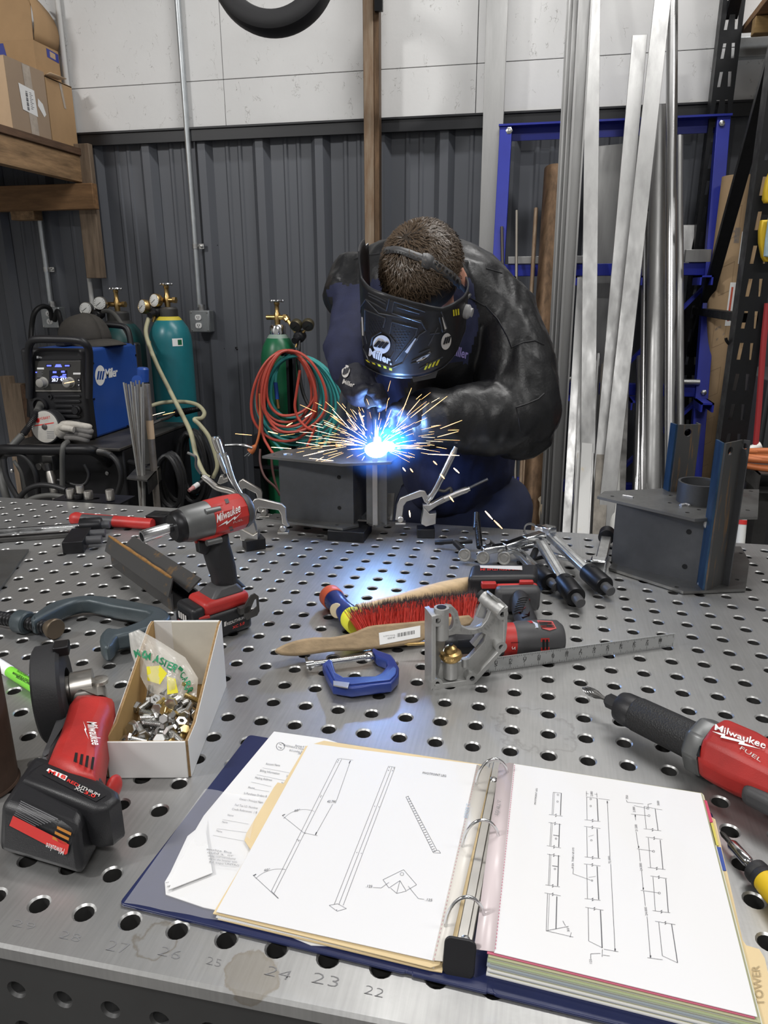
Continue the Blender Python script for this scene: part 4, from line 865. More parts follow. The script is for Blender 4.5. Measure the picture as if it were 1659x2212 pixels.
stock((1420,580),(1428,1140),'pipe',.030,.003,ALUG,2.90,2.47,'aluminium tube between thick pipe and slim pipes','metal_tube','tube')
stock((1320,315),(1308,700),'tube',.120,.045,ALUG,3.14,3.12,'wide grey box tube at the back of the rack','square_tube','tube')
for k, (x0_, x1_, py) in enumerate(((1098,1262,566),(1478,1533,562))):
    z_ = zpix(581)+.027; y_ = yr(z_); a, b_ = at(x0_, py, Y=y_), at(x1_, py, Y=y_)
    tag(MB().box(a.x, b_.x, y_-.02, y_+.02, z_, z_+.03+.02*k).build('metal_offcut', [ALU, ALUG][k], bevel=.001), ['thin aluminium bar lying on the middle rack beam','short grey block lying at the right end of the middle beam'][k], 'bar')
z_ = zpix(581)+.028
tag(MB().hexa([(at(1385,560,Y=3.06).x,3.05,z_),(at(1488,560,Y=3.06).x,3.05,z_),(at(1488,560,Y=3.06).x,3.056,z_),(at(1385,560,Y=3.06).x,3.056,z_)], [at(1375,486,Y=3.12),at(1504,486,Y=3.12),at(1504,486,Y=3.126),at(1375,486,Y=3.126)]).build('metal_sheet_offcut', ALUG), 'slanted grey sheet metal piece standing behind the middle beam', 'sheet')
for k, (px, py) in enumerate(((1490,1085),(1512,1070))):
    a = at(px,1060,Y=2.62); b_ = at(px+6,1150,Y=2.5)
a = at(1485, 822, Y=2.62); 
for k, (xa, xb) in enumerate(((1213,1232),(1475,1510))):
    y_ = yr(zpix(858)); z_ = zpix(858)+.026; p, q = at(xa,835,Y=y_-.02), at(xb,835,Y=y_-.02)
    tag(MB().cyl((p.x,y_-.02,z_+.013),(q.x,y_-.02,z_+.013),.013).build('round_offcut', ALU), ['short round bar lying on the lower beam at left','short round bar lying on the lower beam at right'][k], 'bar')
# rope ends on the stock
for k, (px, py) in enumerate(((1130,1085),(1170,1090))):
    tag(MB().tube(pxp([(px,py-15,2.42),(px+2,py,2.40),(px-1,py+20,2.40),(px+1,py+50,2.40)],4), [.012,.016,.014,.012,.012,.011,.011,.01,.01,.008,.008,.006,.004], 8).build('rope_end', mat('frayed_rope', (0.46,0.38,0.27), .9, var=.4, vscale=60)), ['frayed pale rope end left of the rusty pipe','frayed pale rope end on the rusty pipe'][k], 'rope')
# --- black slotted pallet rack frame at right
XP = at(1553, 240, Y=3.10).x; frp = thing('pallet_rack_frame', 'black slotted steel pallet rack frame at the right edge', 'rack', loc=(0,0,0))
YN = at(1612, 750, X=XP).y
def upright(y0, flip):
    # slotted column: web faces the camera (-Y)
    slots = []
    z_ = .15
    while z_ < 3.6:
        for s in (-1, 1):
            x_ = s*.020; slots.append([(x_-.006,z_),(x_+.006,z_),(x_+.006-.004*s,z_+.055),(x_-.006-.004*s,z_+.055)])
        z_ += .1016
    M = Matrix(((1,0,0,XP),(0,0,-1,y0),(0,1,0,0),(0,0,0,1)))
    plate('upright', [[(-.042,0),(.042,0),(.042,3.7),(-.042,3.7)]]+slots, .004, BLKR, frp, M=M)
    MB().box(XP-.042, XP-.038, y0, y0+.07, 0, 3.7).box(XP+.038, XP+.042, y0, y0+.07, 0, 3.7).build('flange', BLKR, frp)
upright(3.06, 1); upright(YN, 1)
def brace(p, q, w=.045): MB().beam(p, q, .03, w, (1,0,0)).build('brace', BLKR, frp, bevel=.002)
yz = lambda px, py: at(px, py, X=XP)
p1, p2 = yz(1563,62), yz(1655,-40); brace((XP,3.08,p1.z), (XP, YN+.05, p1.z+1.0))
q1, q2 = yz(1650,200), yz(1540,600); s_ = (q2.z-q1.z)/(q2.y-q1.y); brace((XP,YN+.04,q1.z+s_*(YN+.04-q1.y)), (XP,3.06,q1.z+s_*(3.06-q1.y)))
h1 = yz(1600,685); brace((XP,YN+.04,h1.z), (XP,3.06,h1.z), .04)
# timber and beam of the rack at upper right
WOODY = mat('yellow_timber', (0.36,0.23,0.09), 0.7, var=0.4, vscale=6, stretch=(1.2,9,9))
za = at(1610, 70, Y=2.9)
for nm, y0, y1_, z0_, z1_, m, lab, cat in (('timber_beam',2.88,2.93,at(1625,72,Y=2.88).z,at(1625,34,Y=2.88).z,WOODY,'yellow timber beam at the upper right corner','beam'),
                                   ('wall_rail',3.14,3.19,at(1625,122,Y=3.14).z,at(1625,78,Y=3.14).z,GALV,'grey metal rail on the wall at the upper right','rail')):
    tag(MB().box(XP+.05, XR-.05, y0, y1_, z0_, z1_).build(nm, m, bevel=.003), lab, cat)
tag(MB().box(XP+.05, XP+1.2, 2.2, 3.1, at(1625,34,Y=2.88).z+.004, at(1625,34,Y=2.88).z+.03).build('shelf_board', WOODX, bevel=.002), 'brown shelf board resting on the timber beam at upper right', 'board')
# --- tall rolls in brown paper
PAPER = mat('brown_wrapping_paper', (0.42,0.29,0.165), 0.75, var=0.18, vscale=5, bump=0.15, bscale=40)
for k, (x0_, x1_, yt, Y, lab) in enumerate(((1560,1628,382,2.88,'tall roll wrapped in printed brown paper behind the blue rack post'),(1630,1690,385,2.93,'tall roll wrapped in brown paper at the right edge'))):
    a, b_ = at(x0_, yt, Y=Y), at(x1_, yt, Y=Y); r = (b_.x-a.x)/2; t = thing('paper_roll', lab, 'roll', loc=((a.x+b_.x)/2, Y, 0), group='paper wrapped rolls')
    MB().lathe([(r*.97,0),(r,.02),(r,a.z),(r*.94,a.z+.001),(r*.92,a.z-.02)], n=32).build('wrapping', PAPER, t)
    MB().lathe([(r*.91,a.z-.03),(r*.05,a.z-.03)], n=24).build('core', CARDL, t)
    f_ = lambda ang, z_, h=.0008: Vector(((r+h)*math.sin(ang), -(r+h)*math.cos(ang), z_))
    def wl(a0, a1, z0_, z1_, m, nm):
        return MB().sheet([[f_(a0+(a1-a0)*i/5, z_) for i in range(6)] for z_ in (z0_, z1_)]).build(nm, m, t)
    if k == 0:
        zb_ = lambda py: at(1598, py, Y=Y-r).z
        for i in range(13): wl(.05, .42, zb_(492+2.6*i), zb_(493.2+2.6*i), GREYPR, 'barcode_line')
        text('size_print', '4" X 6\'', f_(-.12, zb_(498)), f_(.14, zb_(524)), f_(.02, zb_(495)), GREYPR, t)
        l_ = wl(.18, .62, zb_(704), zb_(610), WHITEP, 'shipping_label'); wl(.30, .46, zb_(694), zb_(620), mat('orange_print', (0.5,0.06,0.02), .5), 'label_stripe')
        wl(.56, .64, zb_(570), zb_(500), WHITEP, 'white_strip')
        text('print', 'VIKING', f_(-.42, zb_(716)), f_(-.05, zb_(708)), f_(-.42, zb_(710)), GREYPR, t); text('print', 'down to Pack', f_(-.25, zb_(737)), f_(.25, zb_(722)), f_(-.25, zb_(731)), GREYPR, t)
    for i in range(7):
        bx = MB(); z_ = a.z-.12-.21*i
        for (a0, a1, z0_, z1_) in ((-.5,.3,z_,z_-.002),(-.5,.3,z_-.11,z_-.112),(-.5,-.485,z_-.11,z_),(.285,.3,z_-.11,z_)):
            bx.sheet([[f_(a0+(a1-a0)*i2/5, zz+.03*(a0+(a1-a0)*i2/5), .0005) for i2 in range(6)] for zz in (z0_, z1_)])
        bx.build('printed_frame', mat('faint_print', (0.25,0.17,0.10), .8), t)
# --- yellow pads with rag on the near upright, red strap, hook
YEL = mat('yellow_plastic', (0.70,0.47,0.02), 0.4, var=0.12, vscale=20)
fy = Fr((XP+.03, YN-.03, 0), (1,0,0), (0,-1,0))
for k, (pts, lab) in enumerate(((([(1659,372),(1652,388),(1647,410),(1644,432),(1648,440),(1690,440),(1690,365)]), 'upper yellow plastic hook pad on the black rack upright'),
                          (([(1640,477),(1636,500),(1636,525),(1642,556),(1648,566),(1690,566),(1690,474)]), 'lower yellow plastic hook pad holding a blue rag'))):
    tag(plate('hook_pad', [fy.pl(pts)], .03, YEL, bevel=.006, M=fy.M), lab, 'hook', 'yellow hook pads')
tag(plate('shop_rag', [fy.pl([(1659,470),(1656,492),(1652,520),(1649,554),(1660,556),(1690,556),(1690,470)], .04)], .012, mat('pale_blue_cloth', (0.36,0.50,0.58), .9, var=.2, vscale=50, bump=.4, bscale=300), bevel=.004, z=.036, M=fy.M), 'pale blue cloth rag hanging over the yellow pad', 'rag')
REDS = mat('red_hose_strap', (0.36,0.035,0.04), 0.5)
tag(MB().tube(pxp([(1658,655,YN-.03),(1650,735,YN-.03),(1644,815,YN-.03),(1639,885,YN-.03),(1632,965,YN-.03)],4), .0095, 8).build('red_hose', REDS), 'red hose hanging down the black rack upright', 'hose')
hq = [(1592,672),(1592,690),(1596,715),(1597,735),(1588,746),(1578,745),(1570,737),(1568,730)]
tag(MB().tube(smooth_pts([at(x,y,X=XP-.03) if k_<1 else at(x,y,Y=at(1592,672,X=XP-.03).y) for k_,(x,y) in enumerate(hq)],4), .005, 8).build('wire_hook', BLACKOX), 'black wire hook hanging from the rack brace', 'hook')
# --- cabinet, orange cord, steel tube at lower right
CABM = mat('grey_cabinet_paint', (0.075,0.078,0.085), 0.45, 0.2)
ca = at(1632, 1000, Y=2.35); cab = thing('metal_cabinet', 'dark grey metal cabinet standing at the right edge', 'cabinet', loc=(ca.x, 2.35, 0))
MB().box(0, .9, 0, .5, 0, at(1640,820,Y=2.35).z).build('body', CABM, cab, bevel=.004); MB().box(.012, .88, -.018, -.002, .06, at(1640,828,Y=2.35).z-.02).build('door', CABM, cab, bevel=.003)
ob = at(1600, 1040, Y=1.9); zt_ = at(1640, 1023, Y=1.9).z
st = thing('steel_square_tube', 'dark steel square tube end under the orange cord', 'tube', loc=(at(1640,1030,Y=1.9).x, 1.9, zt_-.06))
for (x0_, x1_, z0_, z1_) in ((0,.3,-.002,.002),(0,.3,.056,.06),(0,.004,0,.06),(.296,.3,0,.06)): MB().box(x0_, x1_, 0, .25, z0_, z1_).build('tube_wall', DSTEEL, st)
leg_ = at(1645, 1060, Y=2.0); MB().box(.02, .06, .05, .2, -(zt_-.06), -.003).build('support_leg', DSTEEL, st)
oc = thing('orange_cord_coil', 'thick orange cord coiled at the right edge behind the table', 'cord', loc=(0,0,0))
for k in range(4):
    cx_ = at(1672, 1024, Y=1.96); r_ = .115-.012*(k % 2); z_ = zt_+.014+.020*(k//2)
    MB().tube([(cx_.x+r_*math.cos(2*PI*i/28), 2.02+.085*math.sin(2*PI*i/28)+.02*k*0, z_+.006*math.sin(2*PI*i/28+k)) for i in range(28)], .0105, 10, True).build('cord_loop', EXO, oc)
wh = MB().cyl(at(1619,972,Y=YN-.03), at(1644,962,Y=YN-.03), .014, n=14).build('air_nozzle', PVC); tag(wh, 'white air nozzle grip with black trigger at the end of the red hose', 'nozzle')
MB().tube(pxp([(1632,968,YN-.03),(1636,985,YN-.03),(1630,1000,YN-.03),(1618,1010,YN-.03)],4), .006, 8).build('trigger', BLACK, wh)
a = at(1604,1108,Y=1.75); b_ = at(1597,1190,Y=1.72); bt = MB().cyl(a, a+(b_-a)*((.001-a.z)/(b_-a).z), .014, n=14).build('white_stick', PVC); tag(bt, 'white tube with red band standing behind the table at right', 'tube'); MB().cyl(a+(b_-a)*.18, a+(b_-a)*.3, .0145, n=14).build('red_band', REDL, bt)
# ================================================================== the welder
from mathutils.bvhtree import BVHTree
from mathutils import noise as mnoise
class Surf:
    """maps a pixel onto a mesh (given in world coordinates)"""
    def __init__(s, me, M=None, base=0.0):
        s.base = base
        vs = [(M @ v.co) if M else v.co.copy() for v in me.vertices]
        s.b = BVHTree.FromPolygons(vs, [tuple(p.vertices) for p in me.polygons])
    def p(s, x, y, h=0.001):
        d = ray(x, y).normalized(); q, n, i, t = s.b.ray_cast(CAMP, d)
        if q is None: q, n, i, t = s.b.find_nearest(CAMP + d*1.75); 
        if n.dot(d) > 0: n = -n
        return q + n*(h+s.base)
    def text(s, name, body, A, B, C, m, parent, bold=0.0, h=0.0012, shear=0.0, space=1.0):
        o = text(name, body, (A[0],A[1],0), (B[0],B[1],0), (C[0],C[1],0), m, parent, bold=bold, nz=0, shear=shear, space=space)
        for v in o.data.vertices: v.co = s.p(v.co.x, v.co.y, h)
        return o
    def poly(s, name, pts, m, parent, h=0.001): 
        return MB().add([s.p(x, y, h) for x, y in pts], [tuple(range(len(pts)))]).build(name, m, parent)
    def ridge(s, mb, pts, r, n=6, h=0.0, sub=4):
        P = []
        for (a, b) in zip(pts[:-1], pts[1:]): P += [s.p(a[0]+(b[0]-a[0])*k/sub, a[1]+(b[1]-a[1])*k/sub, h) for k in range(sub)]
        P.append(s.p(*pts[-1], h)); return mb.tube(P, r, n)
def capsule(mb, P):     # P: list of (px,py,Y,r): chain of overlapping balls and cones
    W_ = [(at(x, y, Y=Y), r) for x, y, Y, r in P]
    for (a, ra), (b, rb) in zip(W_[:-1], W_[1:]):
        L_ = (b-a).length; n_ = max(2, int(L_/(.35*min(ra, rb)))+1)
        for k in range(n_+1):
            t_ = k/n_; mb.ball(a+(b-a)*t_, ra+(rb-ra)*t_, None, 18, 12)
def crumple(me, amp, scale, seed=0.0, sx=(1,1,1), f=None):
    me.update(); ns = [v.normal.copy() for v in me.vertices]
    for v, n in zip(me.vertices, ns):
        q = Vector((v.co.x*sx[0], v.co.y*sx[1], v.co.z*sx[2]))*scale + Vector((seed, seed*1.7, seed*.3))
        w_ = 1-2*abs(mnoise.noise(q)); w2 = 1-2*abs(mnoise.noise(q*2.1+Vector((7,3,1))))
        v.co += n*(amp*(w_*.7+w2*.35-.3)*(f(v.co) if f else 1))
SKIN = mat('skin', (0.55,0.27,0.19), 0.5)
LEATH = mat('black_leather', (0.010,0.0105,0.012), 0.40, var=0.3, vscale=30, bump=0.35, bscale=110, rvar=0.08)
NAVY = mat('navy_cloth', (0.014,0.018,0.055), 0.8, var=0.25, vscale=40, bump=0.25, bscale=500)
TROU = mat('dark_blue_trousers', (0.014,0.018,0.045), 0.85, var=0.25, vscale=20, bump=0.25, bscale=400)
CH = dict(pelvis=(1000,1090,1.66), waist=(990,985,1.64), chest=(955,810,1.56), up=(925,690,1.45), neck=(925,615,1.36), head=(915,592,1.24))
SR, ER, WR_ = (1078,690,1.50), (1122,885,1.40), (935,905,1.28)
SL, EL, WL_ = (798,650,1.47), (768,725,1.37), (770,805,1.24)
def body_mb(e):         # e: extra radius over the body
    m = MB()
    capsule(m, [(985,1090,1.67,.105+e),(*CH['waist'],.105+e),(*CH['chest'],.130+e),(*CH['up'],.115+e),(*CH['neck'],.075+e)])
    return m
# the body itself, one continuous figure (mostly covered by clothing)
bm_ = body_mb(0)
capsule(bm_, [(*CH['up'],.11),(*SR,.062),(*ER,.048),(*WR_,.032)]); capsule(bm_, [(*CH['up'],.11),(*SL,.062),(*EL,.046),(*WL_,.03)])
capsule(bm_, [(*CH['neck'],.062),(915,600,1.30,.075)])
hc = at(*CH['head'][:2], Y=CH['head'][2])
HM = Matrix.Translation(hc) @ Euler((R(50), R(0), R(-22)), 'XYZ').to_matrix().to_4x4()
bm_.ball((0,0,0), (.076,.098,.092), HM, 24, 16); bm_.ball((0,-.035,-.075), (.058,.060,.062), HM); bm_.ball((0,-.098,-.045), (.014,.018,.02), HM)
pel = at(*CH['pelvis'][:2], Y=1.66)
for s in (-1, 1):
    hip, knee, foot = Vector((pel.x+s*.10, 1.66, .82)), Vector((pel.x+s*.13, 1.62, .47)), Vector((pel.x+s*.15, 1.70, .07))
    for a, b, ra, rb in ((hip, knee, .078, .055), (knee, foot, .055, .040)):
        for k in range(13): bm_.ball(a+(b-a)*k/12, ra+(rb-ra)*k/12, None, 14, 10)
me = voxel(bm_, 'person', .012, 3); person = obj('person', me, SKIN)
tag(person, 'person bent over the table welding in black jacket, gloves and black welding helmet', 'person')
for sx in (-1, 1):      # ears
    eb = MB().ball((sx*.083, .012, -.03), (.010,.020,.032), HM); eb.ball((sx*.088,.016,-.012),(.006,.012,.014),HM); obj('ear', voxel(eb,'ear',.005,2), SKIN, person)
fc = MB()
for sx in (-1, 1): fc.ball((sx*.031,-.088,-.028), (.013,.008,.009), HM)
fc.build('eyes', mat('eye_white', (.7,.7,.68), .3), person); MB().ball((0,-.088,-.098), (.024,.010,.008), HM).build('mouth', mat('lips', (.4,.14,.12), .5), person)
# trousers and boots
tm = MB()
capsule(tm, [(985,1090,1.66,.140),(*CH['waist'],.14)])
for s in (-1, 1):
    hip, knee, foot = Vector((pel.x+s*.10, 1.66, .84)), Vector((pel.x+s*.13, 1.62, .47)), Vector((pel.x+s*.15, 1.70, .10))
    for a, b, ra, rb in ((hip, knee, .115, .085), (knee, foot, .085, .075)):
        for k in range(13): tm.ball(a+(b-a)*k/12, ra+(rb-ra)*k/12, None, 14, 10)
    bt_ = MB().ball((foot.x, foot.y-.06, .05), (.052,.14,.055)).ball((foot.x, foot.y+.01, .10), (.055,.062,.10)); obj('boot', voxel(bt_,'boot',.012,2), LEATH, person)
me = voxel(tm, 'trousers', .013, 3); crumple(me, .012, 9, 2.0, (1,1,.7)); obj('trousers', me, TROU, person, ang=180)
# jacket
jm = MB()
capsule(jm, [(978,1015,1.62,.150),(*CH['waist'],.160),(985,900,1.60,.170),(*CH['chest'],.175),(940,745,1.50,.165),(*CH['up'],.145),(925,640,1.40,.115)])
capsule(jm, [(925,660,1.44,.12),(1010,640,1.50,.115),(*SR,.105),(1105,760,1.46,.105),(*ER,.100),(1118,905,1.38,.090),(1040,905,1.33,.082),(*WR_,.068)])
jm.ball(at(1150,945,Y=1.40), .045)
capsule(jm, [(1120,930,1.39,.075),(1165,950,1.40,.032)])
capsule(jm, [(925,660,1.44,.12),(850,625,1.50,.115),(*SL,.092),(775,690,1.42,.074),(*EL,.066),(760,760,1.30,.058),(764,790,1.26,.052)])
capsule(jm, [(760,600,1.50,.06),(745,640,1.46,.062)])
capsule(jm, [(728,752,1.32,.030),(722,765,1.31,.018)])
capsule(jm, [(860,578,1.47,.062),(925,580,1.52,.07),(1005,590,1.49,.066)])
me = voxel(jm, 'jacket', .0095, 3)
arm_pts = [(at(x,y,Y=Y)) for x,y,Y in ((1010,640,1.50),SR,(1105,760,1.46),ER,(1118,905,1.38),(1040,905,1.33),(980,905,1.30),WR_,(850,625,1.50),SL,(765,690,1.42),EL,(760,600,1.5),(870,565,1.47),(925,545,1.52),(1000,575,1.49),(1050,640,1.5),(820,640,1.5))]
tor_pts = [at(x,y,Y=Y) for x,y,Y in ((985,1020,1.62),CH['waist'],(985,900,1.60),CH['chest'],(940,745,1.50),CH['up'],(752,760,1.30),(764,790,1.26),(735,700,1.34),(960,960,1.55))]
crumple(me, .018, 4.2, 4.0, (1,1,.55)); crumple(me, .0075, 12, 1.0, (1.5,1,.5))
me.materials.append(LEATH); me.materials.append(NAVY)
for p in me.polygons:
    c = p.center; p.material_index = 0 if min((c-q).length for q in arm_pts)*1.22 < min((c-q).length for q in tor_pts) else 1
me.update(); jacket = obj('jacket', me, None, person, ang=180)
JS = Surf(me)
sd = mat('jacket_seam', (0.006,0.006,0.008), 0.6)
def seam(pts, nm='seam', r=.0022, m=sd, sub=6): JS.ridge(MB(), pts, r, 5, -.0003, sub).build(nm, m, jacket)
sm_ = MB()
seam([(1048,660),(1075,690),(1095,725),(1105,750)]); seam([(1103,752),(1130,740),(1155,736),(1175,745)]); seam([(1008,640),(1048,662)])
seam([(1115,880),(1140,872),(1163,862),(1176,850)]); seam([(1115,880),(1120,905),(1124,930)]); seam([(1050,580),(1085,590)]); seam([(765,560),(790,552),(820,548)])
LILAC = mat('lilac_print', (0.28,0.24,0.55), 0.6); LIME = mat('lime_print', (0.35,0.55,0.05), 0.5); YELP = mat('yellow_print', (0.55,0.48,0.02), 0.5)
JS.text('jacket_lettering', 'Miller', (972,764), (1009,775), (975,744), LILAC, jacket, bold=.025, h=.002)
JS.poly('jacket_emblem', [(967,752),(986,742),(984,748),(968,759)], LIME, jacket, .002); JS.poly('jacket_emblem', [(966,762),(984,752),(982,757),(968,767)], LIME, jacket, .002)
# collar
cb = []
for k in range(17):
    a_ = R(-70)+R(320)*k/16; base = at(925, 606, Y=1.40)
    o_ = Vector((math.cos(a_)*.112, math.sin(a_)*.095, 0)); cb.append([base+o_+Vector((0,.02,-.05)), base+o_*1.06+Vector((0,.03,.0)), base+o_*.98+Vector((0,.045,.05))])
MB().sheet(cb).build('collar', LEATH, jacket, solid=.007, ang=180, sub=1)
# hair
HAIR = mat('brown_hair', (0.040,0.028,0.019), 0.45, var=0.5, vscale=30)
hb = MB().ball((0,.004,.012), (.086,.108,.098), HM, 32, 20); hme = hb.mesh('hair')
rd = random.Random(4); hs = MB(); crown = Vector((0.01,.045,.95)).normalized()
for k in range(6500):
    while True:
        d = Vector((rd.gauss(0,1), rd.gauss(0,1), rd.gauss(0,1))).normalized()
        if d.z > -.25 and not (d.y < -.45 and d.z < .15): break
    t = (d-crown*d.dot(crown)); 
    if t.length < .03: continue
    t = t.normalized(); t = (t + Vector((rd.gauss(0,.35),rd.gauss(0,.35),rd.gauss(0,.35)))).normalized(); t = (t-d*t.dot(d)).normalized()
    L_ = rd.uniform(.018,.034); w_ = rd.uniform(.0006,.0013); s_ = d.cross(t)*w_
    base = Vector((d.x*.086, d.y*.108+.004, d.z*.098+.012)); lift = rd.uniform(.001,.009)
    p0 = base-d*.001; p1 = base+t*L_*.5+d*lift; p2 = base+t*L_+d*(lift*1.1-L_*L_*3.2)
    hs.add([p0-s_, p0+s_, p1+s_, p1-s_, p2], [(0,1,2,3),(3,2,4)], HM)
hair = obj('hair', hme, HAIR, person, ang=180)
hs.build('hair_strands', mat('hair_strand', (0.085,0.058,0.037), 0.38), hair, ang=180)
# ------------------------------------------------------------------ helmet
HELM = mat('helmet_shell', (0.010,0.010,0.012), 0.33, var=0.2, vscale=40, rvar=0.05)
RIDGE = mat('helmet_ridge', (0.035,0.036,0.040), 0.3)
SILV = mat('silver_print', (0.52,0.50,0.48), 0.45)
C0 = at(894, 650, Y=1.20); AX = Vector((-.09, .50, -.86)).normalized(); RH = .1205
fx = Vector((1,0,0)); fx = (fx-AX*fx.dot(AX)).normalized(); fy_ = AX.cross(fx)    # fy_ points away or to camera
if fy_.y > 0: fy_ = -fy_
def cyl_hit(x, y):
    d = ray(x, y).normalized(); o = CAMP-C0; dp = d-AX*d.dot(AX); op = o-AX*o.dot(AX)
    a, b, c = dp.dot(dp), 2*dp.dot(op), op.dot(op)-RH*RH; D = max(0, b*b-4*a*c); t = (-b-math.sqrt(D))/(2*a)
    p = CAMP+d*t-C0; h = p.dot(AX); q = p-AX*h; return math.atan2(q.dot(fx), q.dot(fy_)), h
top_px = [(781,600),(800,622),(830,634),(870,646),(910,657),(955,666),(985,652),(1002,640)]
bot_px = [(779,772),(788,786),(806,800),(835,811),(865,815),(900,814),(930,806),(958,792),(982,765),(998,725)]
tp_ = sorted(cyl_hit(*p) for p in top_px); bt_ = sorted(cyl_hit(*p) for p in bot_px)
def interp(L_, a):
    if a <= L_[0][0]: return L_[0][1]
    for (a0, h0), (a1, h1) in zip(L_[:-1], L_[1:]):
        if a <= a1: return h0+(h1-h0)*(a-a0)/(a1-a0+1e-9)
    return L_[-1][1]
def shell_pt(a, h, r=RH): 
    bulge = 1+.03*math.cos(a*1.0)
    return C0+AX*h+(fx*math.sin(a)+fy_*math.cos(a))*r
rows = []
NA, NH = 72, 16
for i in range(NA+1):
    a = R(-112)+R(224)*i/NA; h0, h1 = interp(tp_, a), interp(bt_, a)
    if a < tp_[0][0]: h0 -= .045*min(1,(tp_[0][0]-a)/.25)*(1 if a > R(-105) else .6)
    e_ = max(0, abs(a)-R(85)); 
    rows.append([shell_pt(a, h0+(h1-h0)*j/NH, RH-.004*(j/NH)**3*0) for j in range(NH+1)])
smb = MB().sheet(rows); sme = smb.mesh('welding_helmet'); HS = Surf(sme, base=.0021)
helm = obj('welding_helmet', sme, HELM, person, ang=60, solid=.004); helm['label'] = 'black welding helmet with raised panels and round emblem'
MB().tube([r_[0] for r_ in rows], .0022, 6).build('rim', RIDGE, helm); MB().tube([r_[-1] for r_ in rows], .0024, 6).build('rim', RIDGE, helm)
# small visor lip at the lower right of the rim
MB().hexa([HS.p(890,812,.0),HS.p(935,806,.0),HS.p(935,806,-.01),HS.p(890,812,-.01)], [HS.p(893,813,.0)-Vector((0,0,.012)),HS.p(932,808,.0)-Vector((0,0,.014)),HS.p(932,808,-.01)-Vector((0,0,.014)),HS.p(893,813,-.01)-Vector((0,0,.012))]).build('visor_lip', RIDGE, helm)
rg = MB()
for pts in ([(792,646),(782,662),(780,720),(784,745),(798,778),(848,793),(870,783),(905,722),(920,713),(909,692),(820,676),(792,646)],
            [(790,668),(789,715),(795,742)],[(789,668),(834,686),(829,706)],[(848,694),(902,708),(898,722),(855,778)],[(848,694),(843,720)],
            [(798,632),(836,650)],[(799,638),(835,656)],[(794,646),(836,670),(842,644)],[(852,650),(918,672)],[(858,662),(906,676)],[(852,650),(848,675),(909,695)],
            [(825,716),(806,728),(802,748),(808,762)],[(842,722),(855,738),(853,758),(845,772)],
            [(948,684),(955,716)],[(952,672),(964,708),(958,716)],[(945,706),(925,745)],[(928,720),(948,718)],[(905,762),(928,752)],[(890,778),(930,760)],[(888,784),(920,776),(930,762)],[(905,795),(955,770)]):
    HS.ridge(rg, pts, .0016, 6, .0004, 5)
rg.build('raised_panel_edges', RIDGE, helm)
hx = MB()
for j in range(9):
    for i in range(7):
        for x0_, y0_, ok in ((800+i*5.5+(j%2)*2.7, 690+j*5, lambda x,y: x < 828 and y > 680+(x-790)*.42 and y < 722), (852+i*6.5+(j%2)*3.2, 706+j*6, lambda x,y: x < 893-(y-712)*.62 and y > 704+(x-850)*.3)):
            if ok(x0_, y0_): hx.add([HS.p(x0_+1.6*math.cos(k*PI/3), y0_+1.6*math.sin(k*PI/3), .0006) for k in range(6)], [(0,1,2,3,4,5)])
hx.build('dotted_texture', mat('helmet_dot', (0.004,0.004,0.005), 0.5), helm)['kind'] = 'stuff'
HS.poly('emblem', [(827+18*math.cos(2*PI*k/28), 742+20*math.sin(2*PI*k/28)) for k in range(28)], SILV, helm, .0026)
for k in range(3): HS.poly('emblem_bar', [(810+8.2*k,746+1.5*k),(816.5+8.2*k,748+1.5*k),(827+8.0*k,735+1.5*k),(820.5+8.0*k,733+1.5*k)], HELM, helm, .0034)
HS.text('helmet_lettering', 'Miller.', (800,766), (848,786), (802,750), SILV, helm, bold=.035, h=.003)
HS.poly('side_emblem', [(962+10.5*math.cos(2*PI*k/24)+2*math.sin(2*PI*k/24), 736-18*math.sin(2*PI*k/24)) for k in range(24)], SILV, helm, .0012)
for k in range(3): HS.poly('side_emblem_bar', [(955+4.8*k,742-1.5*k),(958.5+4.8*k,742-1.5*k),(963+4.4*k,727-1.5*k),(959.5+4.4*k,727-1.5*k)], HELM, helm, .002)
for pts in ([(783.5,684),(786.5,685),(788,725),(785,724)],[(897,729),(902,731),(880,762),(875,758)],[(899,778),(928,758),(931,763),(903,783)],[(953,684),(957,682),(963,708),(959,711)]): HS.poly('silver_mark', pts, SILV, helm, .001)
for k in range(5): HS.poly('yellow_chevron', [(792+12.5*k,776+4.2*k),(798+12.5*k,777.5+4.2*k),(802+11.5*k,783+4.2*k),(796+11.5*k,781+4.2*k)], YELP, helm, .001)
for k in range(4): HS.poly('yellow_chevron', [(915+8*k,797-3*k),(919+8*k,797-3*k),(925+8*k,784-3*k),(921+8*k,784-3*k)], YELP, helm, .001)
for k in range(3): HS.poly('yellow_chevron', [(976+5*k,668-1*k),(979+5*k,668-1*k),(980+5*k,681-1*k),(977+5*k,682-1*k)], YELP, helm, .001)
